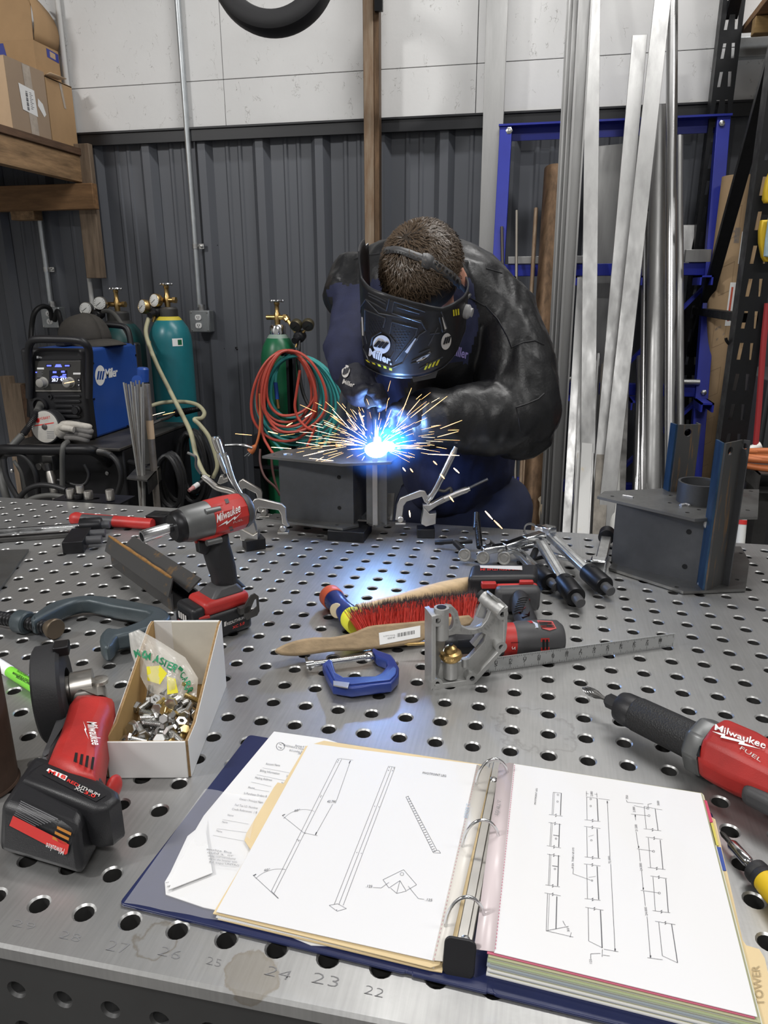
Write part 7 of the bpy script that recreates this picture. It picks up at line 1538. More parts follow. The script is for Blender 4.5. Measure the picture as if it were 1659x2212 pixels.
for k in range(2600):
    f_ = rd.random(); base = e0.lerp(e1_, f_)+FB.z*rd.uniform(-.014,.010)-FB.y*.004; L_ = rd.uniform(.040,.060)
    d = (bup+Vector((rd.gauss(0,.10),rd.gauss(0,.10),rd.gauss(0,.06)))-bx_*(.6*max(0,.14-f_)/.14)+bx_*(.25*max(0,f_-.9)/.1)).normalized()
    m_ = base+d*L_*.80; t_ = base+d*L_; s_ = d.cross(Vector((rd.gauss(0,1),rd.gauss(0,1),rd.gauss(0,1)))).normalized()*.00042; s2_ = d.cross(s_).normalized()*.00042
    b1.add([base+s_, base-s_*.5+s2_, base-s_*.5-s2_, m_+s_, m_-s_*.5+s2_, m_-s_*.5-s2_], [(0,1,4,3),(1,2,5,4),(2,0,3,5)]); b2.add([m_+s_, m_-s_*.5+s2_, m_-s_*.5-s2_, t_], [(0,1,3),(1,2,3),(2,0,3)])
o = b1.build('bristles', BRED, br_, smooth=False); o['kind'] = 'stuff'; o = b2.build('bristle_tips', BTIP, br_, smooth=False); o['kind'] = 'stuff'
# ------------------------------------------------------------------ cast aluminium guide
cg = thing('aluminium_casting', 'cast aluminium guide bracket with brass knurled knob standing on the table', 'casting', loc=(0,0,0)); Zc = lambda pts: zz(pts, 900, 1280, .1326)
pA, pB = T(932,1491), T(1022,1478); fc = vframe(pA, (pB-pA)); DEP = .036
outl = Zc([(245,390),(375,372),(410,410),(400,480),(500,500),(510,640),(590,670),(720,655),(820,690),(920,670),(1060,640),(1140,600),(1210,480),(1330,300),(1380,260),(1490,235),(1480,560),(1440,920),(960,1480),(245,1600)])
win = Zc([(310,560),(470,700),(510,680),(560,660),(700,690),(905,690),(1010,660),(1100,635),(1160,640),(1140,740),(1060,830),(960,960),(850,1080),(760,1130),(640,1140),(310,1130)])
fplate('web', fc, [Zc([(300,390),(400,330),(500,215),(590,230),(670,310),(700,440),(740,560),(850,600),(950,600),(1060,555),(1150,450),(1200,320),(1240,230),(1420,330),(1430,780),(1360,930),(930,1360),(310,1480)]),
     Zc([(320,560),(480,720),(640,680),(900,690),(1060,650),(1130,690),(1100,800),(960,960),(850,1080),(640,1150),(320,1140)]), Zc([(470,400),(500,340),(550,340),(590,390),(605,470),(585,560),(545,610),(490,600),(470,500)])], .010, CAST, cg, .001, -.016)
fplate('left_rail', fc, [Zc([(247,388),(318,372),(318,1480),(245,1600)])], DEP, CAST, cg, .0012, 0)
fplate('bottom_rail', fc, [Zc([(300,1500),(860,1425),(960,1478),(930,1500),(247,1598),(300,1540)])], DEP, CAST, cg, .0012, 0)
fplate('right_rail', fc, [Zc([(1425,260),(1490,235),(1478,560),(1440,930),(965,1475),(955,1370),(1345,950),(1412,860)])], DEP, CAST, cg, .0012, 0)
for x, y in ((345,460),(330,1490),(905,1400),(1380,890),(1400,355)):
    q = fc.px(*Zc([(x,y)])[0], .0); b_ = MB().lathe([(.0085,-DEP*.8),(.0095,0),(.0045,0),(.0045,-.012)], fc.w(q.x,q.y,.0005), fc.z, 22, False).build('screw_boss', CAST, cg); MB().lathe([(.0044,0),(.0044,.0005)], fc.w(q.x,q.y,-.006), fc.z, 14).build('screw_hole', HOLEM, b_)
p0, p1 = fc.px(*Zc([(405,240)])[0], -.012), fc.px(*Zc([(400,740)])[0], -.012); MB().lathe([(.0115,0),(.0115,(p0-p1).length)], fc.w(*p1), fc.w(*p0)-fc.w(*p1), 22).build('guide_boss', CAST, cg); MB().lathe([(.0075,0),(.0075,.0008)], fc.w(*p0), fc.w(*p0)-fc.w(*p1), 16).build('guide_bore', BLACKOX, cg)
p0, p1 = fc.px(*Zc([(1075,60)])[0], -.034), fc.px(*Zc([(1390,310)])[0], -.004); MB().cyl(fc.w(*p0), fc.w(*p1), .0105, n=22).build('arm_boss', CAST, cg); MB().cyl(fc.w(*p0), fc.w(*(p0+(p0-p1)*.18)), .0075, n=18).build('black_plug', RUBBER, cg)
fplate('top_fin', fc, [Zc([(1240,40),(1490,232),(1440,268),(1215,60)])], .02, CAST, cg, .001, -.008); fplate('side_fin', fc, [Zc([(970,385),(1090,95),(1160,110),(1120,430),(1010,415)])], .006, CAST, cg, .0008, -.03)
fplate('slot_lip', fc, [Zc([(905,850),(1085,640),(1120,660),(960,900)])], .012, CAST, cg, .0006, -.022); fplate('floor_web', fc, [Zc([(300,1140),(640,1140),(840,1110),(930,1250),(830,1430),(310,1490)])], .012, CAST, cg, .001, -.02)
p0, p1 = fc.px(*Zc([(555,1100)])[0], -.012), fc.px(*Zc([(555,1370)])[0], -.012); MB().cyl(fc.w(*p1), fc.w(*p0), .0115, n=22).build('knob_post', CAST, cg); kv = (fc.w(*p0)-fc.w(*p1)).normalized(); kb = MB().lathe([(.0125,0),(.0165,.004),(.0175,.010),(.0165,.014),(.0105,.016),(.0095,.022),(.004,.026)], fc.w(*p0), kv, 40)
for k in range(36): a_ = 2*PI*k/36; fr_ = Fr(fc.w(*p0), CR, kv); kb.tube([fr_.w(.0152*math.cos(a_),.0152*math.sin(a_),.003), fr_.w(.0178*math.cos(a_+.15),.0178*math.sin(a_+.15),.010)], .0006, 4)
kb.build('brass_knob', BRASS, cg); MB().lathe([(.0035,.026),(.0035,.029)], fc.w(*p0), kv, 12).build('knob_tip', BLACK, cg)
p0, p1 = fc.px(*Zc([(785,1075)])[0], -.016), fc.px(*Zc([(785,1200)])[0], -.016); MB().cyl(fc.w(*p1), fc.w(*p0), .0055, n=14).build('small_post', CAST, cg)
def arc_text(body, pts, hgt, m, up_sign):
    n_ = len(body)
    for k, ch in enumerate(body):
        if ch == ' ': continue
        f_ = k/(n_-1)*(len(pts)-1); i = min(int(f_), len(pts)-2); t_ = f_-i; x = pts[i][0]+(pts[i+1][0]-pts[i][0])*t_; y = pts[i][1]+(pts[i+1][1]-pts[i][1])*t_; tx, ty_ = pts[i+1][0]-pts[i][0], pts[i+1][1]-pts[i][1]; l_ = math.hypot(tx,ty_); tx /= l_; ty_ /= l_
        w_ = hgt*.6; ux, uy = ty_*up_sign, -tx*up_sign; P = [fc.w(*fc.px(*Zc([p])[0], -.0152)) for p in ((x-tx*w_/2,y-ty_*w_/2),(x+tx*w_/2,y+ty_*w_/2),(x-tx*w_/2+ux*hgt,y-ty_*w_/2+uy*hgt))]
        text('cast_lettering', ch, P[0], P[1], P[2], CAST2, cg)
CAST2 = mat('cast_letter_relief', (.36,.36,.35), .5, .8)
arc_text('GENERAL TOOL', [(1240,440),(1180,520),(1090,590),(960,625),(850,625),(730,585)], 48, CAST2, 1)
arc_text('MADE IN USA', [(575,290),(620,350),(640,420),(640,490),(620,560),(570,620)], 36, CAST2, 1)
# ------------------------------------------------------------------ steel rule standing on edge
ru = thing('steel_rule', 'steel rule with inch markings standing on edge beside the drill', 'ruler', loc=(0,0,0)); a, b_ = T(1052,1453), T(1455,1397); fr = vframe(a, (b_-a)); W_ = (b_-a).length; hR = fr.px(1455,1369).y
RULM = mat('satin_rule_steel', (.55,.56,.56), .42, .8, var=.12, vscale=10); MB().box(-.06, W_, .0006, hR, -.0016, 0, fr.M).build('blade', RULM, ru)
tk = MB(); MARK = mat('rule_marking', (.05,.05,.05), .6)
n_in = int(W_/.0254)+2
for k in range(int((W_+.05)/.0254*8)):
    x_ = W_-.003-k*.0254/8; 
    if x_ < -.055: break
    l_ = .0075 if k % 8 == 0 else .005 if k % 4 == 0 else .003
    tk.box(x_-.0002, x_+.0002, hR-l_, hR-.0003, .0001, .0003, fr.M); tk.box(x_-.0002, x_+.0002, .0009, .0006+l_, .0001, .0003, fr.M)
tk.build('graduations', MARK, ru)
for k in range(1, 15):
    x_ = W_-.003-k*.0254
    if x_ < -.02: break
    text('rule_number', str(k), fr.w(x_+.0028,hR-.006,.0003), fr.w(x_-.0028,hR-.006,.0003), fr.w(x_+.0028,hR-.0115,.0003), MARK, ru, nz=.0001) if k < 14 else None
    text('rule_number', str(18-k), fr.w(x_-.0025,.0095,.0003), fr.w(x_+.0025,.0095,.0003), fr.w(x_-.0025,.0145,.0003), MARK, ru, nz=.0001)
# ------------------------------------------------------------------ blue C-clamp
bcl = thing('c_clamp', 'small blue C-clamp with chrome screw lying on the table', 'clamp', loc=(0,0,0)); BLC = mat('blue_clamp_paint', (.022,.045,.22), .3, .1, var=.15, vscale=15); Fb = FLAT(T(770,1450)); Zb = lambda pts: [Z3(x,y) for x,y in pts]
fplate('frame', Fb, [Zb([(48,690),(85,660),(112,668),(135,745),(185,775),(385,768),(425,748),(465,700),(455,672),(400,650),(378,625),(366,595),(378,588),(410,605),(490,632),(515,665),(540,715),(536,765),(490,815),(235,848),(115,828),(70,745)])], .017, BLC, bcl, .003, .021)
fplate('inner_rib', Fb, [Zb([(75,700),(98,690),(130,780),(185,800),(395,792),(450,765),(505,705),(525,725),(518,760),(480,795),(235,822),(130,805)])], .004, BLC, bcl, .001, .0235)
fplate('worn_corner', Fb, [Zb([(118,800),(222,812),(212,845),(118,828)])], .002, NICKEL, bcl, .0003, .0242)
a, b_ = T(664,1437,.014), T(792,1419,.016); thread(MB(), a, b_, .0055, .0028, 12).build('screw', CHROME, bcl); MB().lathe([(.006,-.004),(.0085,0),(.009,.006),(.007,.010)], b_, b_-a, 18).build('swivel_pad', CHROME, bcl); MB().cyl(T(661,1421,.014), T(671,1446,.014), .0024, n=10).build('slide_handle', DSTEEL, bcl); MB().lathe([(.007,-.002),(.007,.010)], a, b_-a, 14).build('screw_head', CHROME, bcl)
# ------------------------------------------------------------------ pile of bar clamps
Z4 = lambda x, y: (940+x*.2411, 1100+y*.2411)
def pile_clamp(label, bar0, bar1, s0, s1, r, h0, h1, w=.024):
    t = thing('bar_clamp', label, 'clamp', loc=(0,0,0), group='bar clamps in the pile'); a, b_ = T(*Z4(*bar0), h0), T(*Z4(*bar1), h1)
    MB().beam(a, b_, w, .012).build('rail', ZINC, t, bevel=.002); nv = Vector((0,0,.0062)); MB().beam(a+nv, b_+nv, w*.3, .002).build('rail_rib', CHROME, t)
    barclamp_end(t, T(*Z4(*s0), h1-.0), T(*Z4(*s1), r), r, .026); return t
def arm(t, pts, w, h): 
    P_ = [T(*Z4(x,y), hh) for x,y,hh in pts]
    for p, q in zip(P_[:-1], P_[1:]): MB().beam(p, q, w, h).build('arm', CHROME, t, bevel=.003)
def padscrew(t, top, bot, pad, r=.0075):
    a, b_ = T(*Z4(*top[:2]), top[2]), T(*Z4(*bot[:2]), bot[2]); thread(MB(), b_, a, r, .004, 12).build('screw', BLACKOX, t); c = T(*Z4(*pad[:2]), pad[2]); MB().lathe([(.007,-.010),(.011,-.006),(.0150,-.001),(.0150,.003),(.0135,.0042),(.0090,.0036),(.0080,.0046)], c, (-.1,-.95,.25), 24).build('pressure_pad', mat('dull_pad_steel', (.30,.295,.28), .5, .8, var=.25, vscale=60), t)
t1 = pile_clamp('bar clamp in the middle of the pile with rail pointing to the camera', (915,245), (1150,640), (1150,650), (1262,790), .0205, .040, .024)
arm(t1, [(960,225,.048),(800,275,.044),(620,340,.038),(420,370,.034)], .022, .016); padscrew(t1, (368,40,.085), (400,345,.034), (430,435,.020)); MB().cyl(T(*Z4(370,35),.088), T(*Z4(362,175),.06), .0065, n=12).build('screw_handle', BLACKOX, t1)
t2 = pile_clamp('bar clamp at the right of the pile with black sleeve near the bracket', (1035,240), (1365,555), (1370,560), (1520,690), .0205, .040, .024)
arm(t2, [(1060,195,.052),(960,170,.050),(930,190,.048)], .026, .018); arm(t2, [(900,310,.030),(740,350,.026),(580,400,.024)], .016, .012); padscrew(t2, (470,290,.05), (520,330,.03), (620,440,.020)); MB().pipe(T(*Z4(850,190),.03), T(*Z4(850,190),.03)+Vector((.002,-.006,.004)), .018, .014, 24).build('ring', CHROME, t2)
t3 = pile_clamp('bar clamp half hidden behind the drill battery', (740,380), (910,550), (915,560), (1030,650), .020, .018, .022); padscrew(t3, (180,300,.022), (250,370,.022), (265,410,.021))
MB().cyl(T(*Z4(0,300),.014), T(*Z4(160,290),.02), .0055, n=12).build('slide_handle', BLACKOX, t3); MB().cyl(T(*Z4(180,300),.02), T(*Z4(330,290),.02), .005, n=12).build('slide_handle', BLACKOX, t3)
t4 = thing('bar_clamp', 'bar clamp with black ring end next to the finished bracket', 'clamp', loc=(0,0,0), group='bar clamps in the pile'); a, b_ = T(1310,1160,.022), T(1298,1212,.014)
MB().beam(a, b_+(b_-a)*.15, .024, .012).build('rail', ZINC, t4, bevel=.002); MB().lathe([(.016,-.01),(.019,-.008),(.019,.022),(.017,.024)], a+Vector((0,0,.002)), a-b_, 24).build('end_sleeve', BLACKOX, t4); MB().beam(T(1275,1218,.018), T(1310,1222,.018), .03, .03).build('jaw', CHROME, t4, bevel=.004); MB().beam(T(1268,1215,.016), T(1190,1198,.02), .014, .010).build('arm', CHROME, t4, bevel=.002)
ek = thing('t_handle_screw', 'black screw with sliding handle lying under the clamp rails', 'screw', loc=(0,0,0)); MB().cyl(T(*Z4(900,370),.018), T(*Z4(860,465),.014), .008, n=14).build('screw_head', BLACKOX, ek); MB().cyl(T(*Z4(740,480),.010), T(*Z4(960,430),.014), .0045, n=10).build('slide_handle', BLACKOX, ek)
# ------------------------------------------------------------------ sockets on a perforated bracket beyond the table edge
tray = thing('perforated_bracket', 'black perforated bracket on the far table edge holding sockets', 'bracket', loc=(0,0,0)); YK = Y1+.004; zk = TZ-.004
a, b_ = at(125,1078,Z=zk), at(282,1080,Z=zk); hs2 = [circ(a.x+.03+.045*k, .035, .011, 14) for k in range(int((b_.x-a.x)/.045))]
plate('shelf', [[(a.x,0),(b_.x,0),(b_.x,.085),(a.x,.085)]]+hs2, .005, BLACKOX, tray, M=Matrix.Translation((0,YK,zk)))
for k, (px, py0, py1_, r, m, lab) in enumerate(((154,1056,1079,.0125,NICKEL,'short steel socket standing leftmost on the perforated bracket'),(171,1050,1066,.0115,NICKEL,'knurled steel socket stacked on a black one on the bracket'),(171,1067,1082,.0135,BLACKOX,'black socket under the knurled one on the bracket'),(190,1062,1084,.0135,NICKEL,'steel socket third from the left on the bracket'),(239,1058,1080,.0125,NICKEL,'lone steel socket at the right end of the bracket'))):
    p0, p1 = at(px,py1_,Y=YK+.02), at(px,py0,Y=YK+.02); z0_ = max(p0.z, zk+.006)
    if k == 1: z0_ = p0.z
    tag(MB().lathe([(r*.95,0),(r,.002),(r,p1.z-z0_-.002),(r*.94,p1.z-z0_),(r*.6,p1.z-z0_),(r*.6,p1.z-z0_-.01),(.001,p1.z-z0_-.01)], (p0.x,YK+.02+.006*(k%2),z0_), n=20).build('socket', m), lab, 'socket', 'sockets on the bracket')
# ================================================================== binder with drawings
VINYL = mat('navy_vinyl', (.016,.022,.075), .30, var=.15, vscale=20, bump=.15, bscale=35)
SHEETM = mat('white_sheet', (.68,.68,.69), .42, coat=.2); PAPERW = mat('white_paper', (.68,.68,.68), .7); MANILA = mat('manila_card', (.66,.52,.30), .7, var=.08, vscale=10)
INK = mat('drawing_ink', (.06,.06,.07), .6); INKG = mat('grey_ink', (.22,.22,.23), .6)
CLEAR = mat('clear_plastic', (.9,.9,.92), .12, alpha=.16, bump=.5, bscale=25)
FBN = Fr((T(262,1952).x, T(262,1952).y, TZ), (.9982,-.06,0)); LH = .298
bind = thing('ring_binder', 'open navy three ring binder with drawings in the foreground', 'binder', loc=(0,0,0))
for nm, x0_, x1_ in (('cover', .0, .300), ('spine', .303, .372), ('cover', .375, .598)):
    plate(nm, [rrect(x0_, x1_, -.004, LH, .006 if nm == 'cover' else .002)], .0036, VINYL, bind, .0012, .0006, FBN.M)
MB().box(.297,.306,-.003,LH-.001,.0012,.0040,FBN.M).box(.369,.378,-.003,LH-.001,.0012,.0040,FBN.M).build('hinge', VINYL, bind, bevel=.001)
hp = lambda x, y, h: FG.w(*FG.px(x, y, h))
def page(name, px, h, m, parent, t=.0006, bow=0.0, n=14):
    c = [Vector(hp(x, y, h)) for x, y in px]; g = []
    for i in range(n+1):
        row = []
        for j in range(n+1):
            a = c[0].lerp(c[1], i/n); b = c[3].lerp(c[2], i/n); p = a.lerp(b, j/n); p.z += bow*math.sin(PI*j/n)*(.4+.6*i/n); row.append(p)
        g.append(row)
    return MB().sheet(g).build(name, m, parent, solid=t, smooth=False)
# loose papers in the left pocket
fm = thing('order_form', 'white printed form tucked in the left binder pocket', 'paper', loc=(0,0,0)); h_ = .0065
plate('sheet', [[tuple(FG.px(x,y,h_)[:2]) for x,y in [(592,1580),(705,1596),(790,1625),(560,1985),(440,1960),(358,1932),(356,1905),(440,1762)]]], .0008, PAPERW, fm, 0, h_-.0008, FG.M)
Zf = lambda x, y: (240+x*.4943, 1560+y*.4943); fp = lambda x, y, h=h_+.0003: hp(*Zf(x,y), h)
for body, x, y, x2, y2, ht in (('Account Name',675,186,737,194,9),('Billing Information',650,216,735,230,9),('Mailing Address',628,247,702,258,9),('Phone',598,290,626,293,9),('Is Purchase Orders R',580,315,680,330,9),('Owner / Principal Nam',560,340,662,356,9),('Fed Tax I.D. Number',540,366,640,381,9),('Credit References:  ( B',527,384,636,400,9),('Name',508,410,534,413,8),('Name',484,440,508,443,8),('Name',459,478,484,484,8),('Stre',765,240,782,242,9),('Stre',742,270,760,273,9),('Bearings & Pow',804,106,862,115,8),('815 Lindsay Blvd. Id',778,127,858,138,8),('208-523',815,140,842,143,7),('BRADSHAW & THOMA',752,104,848,126,8)):
    text('form_text', body, fp(x,y), fp(x2,y2), fp(x+3,y-ht), INKG, fm)
ln = MB()
def seg(mb, a, b, w=.0005, z=.0003):
    a, b = Vector(a), Vector(b); d = (b-a); n_ = Vector((-d.y, d.x, 0)).normalized()*w*.33; u = Vector((0,0,z)); return mb.add([a-n_+u, b-n_+u, b+n_+u, a+n_+u], [(0,1,2,3)])
for x, y, x2, y2 in ((662,200,780,222),(637,230,770,258),(613,262,700,282),(626,294,690,304),(486,426,600,446),(462,466,600,484),(445,495,580,520)): seg(ln, fp(x,y), fp(x2,y2))
ln.build('form_lines', INKG, fm)
seal = MB()
for k in range(20): a_ = 2*PI*k/20; seg(seal, fp(740+18*math.cos(a_),106+17*math.sin(a_)), fp(740+18*math.cos(a_+.3),106+17*math.sin(a_+.3)), .0009)
for x, y, x2, y2 in ((735,95,745,100),(730,108,742,112),(738,116,748,112),(745,92,758,98)): seg(seal, fp(x,y), fp(x2,y2), .001)
seal.build('letterhead_seal', INK, fm)
env = thing('folded_papers', 'folded white papers behind the clear binder pocket', 'paper', loc=(0,0,0))
for k in range(3): plate('folded_sheet', [[tuple(FG.px(x,y,.0075+.0012*k)[:2]) for x,y in [(405+2*k,1806+6*k),(448-2*k,1772+10*k),(455+2*k,1885),(358+3*k,1906+8*k)]]], .0009, PAPERW, env, 0, .0066+.0012*k, FG.M)
for k in range(5): y_ = 1836+7*k; text('folded_text', ('enalize Bus','ould a  or','umong could hold industrial','we to the listener with','R.I. expo UNTAG')[k], hp(446+k*1.5,y_,.0108), hp(500+k*4,y_+8,.0108), hp(447+k*1.5,y_-4,.0108), INKG, env)
pk = MB(); g = []
for i in range(11):
    row = []
    for j in range(9):
        a = Vector(hp(443,1704,.0125)).lerp(hp(268,1950,.006), i/10); b = Vector(hp(560,1722,.0125)).lerp(hp(500,1992,.007), i/10); p = a.lerp(b, j/8); p.z += .0012*math.sin(i*1.9+j*.7)*math.sin(j*1.3); row.append(p)
    g.append(row)
pk.sheet(g).build('clear_pocket', CLEAR, bind, ang=180)
# ---- left stack: folder and drawing sheet
lf = thing('manila_folder', 'cream manila folder under the left drawing sheet', 'folder', loc=(0,0,0))
mpoly = [(460,1973),(542,1836),(528,1815),(532,1800),(592,1700),(600,1690),(612,1693),(660,1612),(700,1600),(1045,1652),(950,2084),(930,2090)]
plate('folder_front', [[tuple(FG.px(x,y,.0100)[:2]) for x,y in mpoly]], .001, MANILA, lf, 0, .0090, FG.M)
plate('folder_back', [[tuple(FG.px(x,y,.0066)[:2]) for x,y in [(470,1985),(670,1625),(1050,1668),(955,2100),(930,2096)]]], .001, MANILA, lf, 0, .0056, FG.M)
for k in range(5): page('inner_sheet', [(466+k,1982-2*k),(668,1622),(1040,1660),(938,2092-2*k)], .0070+.0005*k, PAPERW, lf, .0004)
tag(MB().add([hp(690,2030,.0042),hp(800,2052,.0042),hp(806,2064,.0042),hp(696,2042,.0042)], [(0,1,2,3)]).build('sticky_note', mat('yellow_note', (.62,.60,.12), .6), solid=.0005), 'yellow sticky note under the left stack of the binder', 'note')
tag(plate('loose_sheet', [[tuple(FG.px(x,y,.0046)[:2]) for x,y in [(545,1990),(900,2040),(890,2052),(672,2042),(600,2012)]]], .0005, PAPERW, None, 0, .0041, FG.M), 'white sheet edge sticking out below the left folder', 'paper')
ls = thing('drawing_sheet', 'left drawing sheet of a long leg in a clear sleeve', 'drawing', loc=(0,0,0)); HL = .0118
LPX = [(467,1970),(668,1606),(1034,1652),(938,2076)]
LP = [[ (462,1972),(665,1606) ]]
page('sheet', [(467,1970),(938,2076),(1034,1652),(668,1606)], HL, SHEETM, ls, .0006)
lp = lambda x, y: hp(*Zf(x,y), HL+.0007)
dl = MB(); L2 = lambda x, y, x2, y2, w=.00055: seg(dl, lp(x,y), lp(x2,y2), w, 0)
for a in ((990,160,700,738),(1008,160,712,748),(990,160,1008,158),(700,738,732,770),(730,770,620,668),(1010,160,1058,166),(1046,168,985,342),(968,358,893,492),(843,483,902,496),(748,408,843,484),(845,484,850,487),(915,318,922,324),(810,512,826,516),(752,642,762,644),
          (1212,192,1241,196),(1212,192,975,796),(1241,196,1014,800),(1228,194,995,797),(975,796,953,800),(953,800,988,826),(988,826,1028,814),(1028,814,990,793),(990,793,975,796),
          (1188,688,1278,644),(1278,644,1335,710),(1335,710,1292,735),(1188,688,1214,724),(1214,724,1262,692),(1262,692,1290,738),(1262,692,1248,748),(1248,748,1222,725),(1248,748,1290,738),(1145,722,1180,724),(1180,724,1214,700),(1342,770,1368,774),(1342,770,1298,716),
          (1288,326,1408,570),(1298,324,1424,560),(1408,570,1440,572),(1440,572,1432,560),(1432,560,1408,562)): L2(*a)
for cx_, cy_, r_, a0, a1 in ((843,484,112,-2.5,-1.15),(735,770,140,-2.4,-1.4)):
    P_ = [(cx_+r_*math.cos(a0+(a1-a0)*k/10), cy_+r_*.92*math.sin(a0+(a1-a0)*k/10)) for k in range(11)]
    for p, q in zip(P_[:-1], P_[1:]): L2(*p, *q, .00045)
for x, y in ((994,166),(990,174),(915,326),(819,519),(1216,198),(1236,200),(1212,210),(1230,212),(1152,367),(1170,370),(1074,569),(1093,573),(986,820)): 
    dl.add([lp(x+1.8*math.cos(k*PI/4), y+1.8*math.sin(k*PI/4)) for k in range(8)], [tuple(range(8))])
for k in range(24): f_ = k/23; x, y = 1290+118*f_, 326+240*f_; L2(x, y, x+11, y-3, .0008)
for a, b in (((893,492),(898,480)),((1046,168),(1040,180)),((748,408),(760,402)),((622,670),(634,664))): L2(*a, *b, .0016)
for k in range(10): a_ = 2*PI*k/10; L2(1271+8*math.cos(a_), 663+7*math.sin(a_), 1271+8*math.cos(a_+.63), 663+7*math.sin(a_+.63), .0005)
dl.build('drawing_lines', INK, ls)
for body, x, y, x2, y2, ht in (('PIVOTPOINT LEG',1360,226,1463,240,9),('43.790',943,352,982,354,11),('60°',800,392,823,390,11),('60°',668,652,692,650,11),('.125',1112,722,1140,724,11),('.125',1372,781,1402,784,11)): text('drawing_text', body, lp(x,y), lp(x2,y2), lp(x+3,y-ht), INK, ls)
lsl = thing('sheet_protector_strip', 'clear punched strip of the left sheet along the rings', 'sleeve', loc=(0,0,0)); 
MB().add([hp(934,2074,.0126),hp(965,2078,.0128),hp(1062,1660,.0128),hp(1030,1652,.0126)], [(0,1,2,3)]).build('strip', mat('milky_strip', (.66,.63,.58), .35), lsl, solid=.0005)
sti = MB()
for k in range(60): f_ = k/60; p = Vector(hp(937,2074,.0131)).lerp(hp(1032,1653,.0131), f_); q = Vector(hp(937,2074,.0131)).lerp(hp(1032,1653,.0131), f_+.008); seg(sti, p, q, .0012, 0)
sti.build('stitching', mat('pink_stitch', (.50,.30,.32), .5), lsl)
text('strip_print', 'BIERER T.', hp(1010,1768,.0132), hp(1016,1736,.0132), hp(1002,1766,.0132), mat('pale_blue_print', (.35,.45,.55), .6), lsl)
# manila behind the strip
MB().add([hp(955,2080,.0095),hp(990,2078,.0095),hp(1072,1664,.0095),hp(1045,1655,.0095)], [(0,1,2,3)]).build('folder_edge', MANILA, lf, solid=.001)
# ---- ring mechanism
a, b_ = T(992,2066,.007), T(1074,1652,.007); MB().beam(a, b_, .020, .004).build('ring_rail', NICKEL, bind, bevel=.0012); MB().beam(a+Vector((0,0,.003)), b_+Vector((0,0,.003)), .010, .003).build('ring_rail', NICKEL, bind, bevel=.001)
for p in ((1066,1684),(1005,2030)): MB().lathe([(.0045,0),(.0045,.001),(.002,.002)], T(*p,.0115), (0,0,1), 14).build('rivet', CHROME, bind)
for l_, m_, r_ in (((1029,1695),(1061,1652),(1097,1686)),((999,1830),(1040,1783),(1078,1824)),((962,2002),(1003,1948),(1047,1996))):
    A, B = Vector(hp(*l_, .012)), Vector(hp(*r_, .016)); mid = (A+B)/2; rr = (B-A).length/2; ux = (B-A).normalized()
    top_z = .034
    P_ = [mid-ux*rr*math.cos(t_)*1.0+Vector((0,0,1))*(top_z*math.sin(t_)) for t_ in [PI*k/20 for k in range(21)]]
    MB().tube([A-Vector((0,0,.006))]+P_+[B-Vector((0,0,.006))], .0017, 10).build('ring', CHROME, bind)
fl_ = Fr(T(990,2098,.006), (1,-.05,0), (0,-.93,.36)); plate('release_lever', [rrect(-.0145,.0145,-.004,.030,.006)], .003, BLACK, bind, .001, 0, fl_.M)
# ---- right stack
HR = .028; rs = thing('drawing_sheet', 'right drawing sheet with dimensioned leg views in a clear sleeve', 'drawing', loc=(0,0,0)); RPX = [(1067,2058),(1636,2197),(1514,1714),(1109,1650)]
cols = [('pale_green_card',(.42,.48,.30)),('pale_yellow_card',(.58,.54,.30)),('grey_blue_card',(.34,.38,.42)),('olive_card',(.36,.36,.22)),('cream_card',(.60,.55,.42))]
st_ = thing('page_stack', 'thick stack of divider pages under the right drawing sheet', 'page stack', loc=(0,0,0))
for k in range(14):
    c = cols[k % 5] if k % 3 else ('white_page',(.70,.70,.69)); z_ = .0046+.00155*k; off = ((k*5) % 7-3)*.0006; m_ = mat(c[0], c[1], .6)
    P3 = [Vector(hp(x,y,HR)) for x, y in RPX]; P2 = [(p.x+off+(.003 if i in (1,2) else -.004), p.y+off*.5+(.004 if i in (2,3) else -.003)) for i, p in enumerate(P3)]
    plate('page', [P2], .0013, m_, st_, 0, TZ+z_)
P3 = [Vector(hp(x,y,HR)) for x, y in RPX]; plate('pink_page', [[(p.x+(-.002 if i in (1,2) else -.006), p.y-(.001 if i < 2 else -.0015)) for i, p in enumerate(P3)]], .0008, mat('pink_card', (.46,.10,.16), .45), st_, 0, TZ+.0264)
page('sheet', RPX, HR, SHEETM, rs, .0006)
for nm, pts, c, h in (('divider_tab',[(1519,1727),(1527,1730),(1540,1775),(1533,1776)],(.50,.06,.12),.0255),('divider_tab',[(1533,1777),(1541,1778),(1553,1826),(1545,1826)],(.55,.48,.10),.0245),('divider_tab',[(1547,1829),(1557,1830),(1569,1880),(1561,1880)],(.03,.07,.30),.0235)):
    plate(nm, [[tuple(FG.px(x,y,h)[:2]) for x,y in pts]], .001, mat('tab_%d' % int(c[2]*100), c, .4), st_, 0, h-.001, FG.M)
mt = thing('manila_divider', 'cream manila divider with pencilled tab at the right edge of the binder', 'divider', loc=(0,0,0))
plate('sheet', [[tuple(FG.px(x,y,.0225)[:2]) for x,y in [(1530,1760),(1545,1770),(1604,2030),(1612,2042),(1640,2050),(1652,2070),(1690,2240),(1640,2215)]]], .001, MANILA, mt, 0, .0215, FG.M)
text('pencil_lettering', 'TOWER', hp(1652,2172,.0232), hp(1640,2086,.0232), hp(1634,2172,.0232), mat('pencil_on_manila', (.36,.28,.16), .7), mt)
rstrip = thing('sheet_protector_strip', 'clear punched strip of the right sheet along the rings', 'sleeve', loc=(0,0,0))
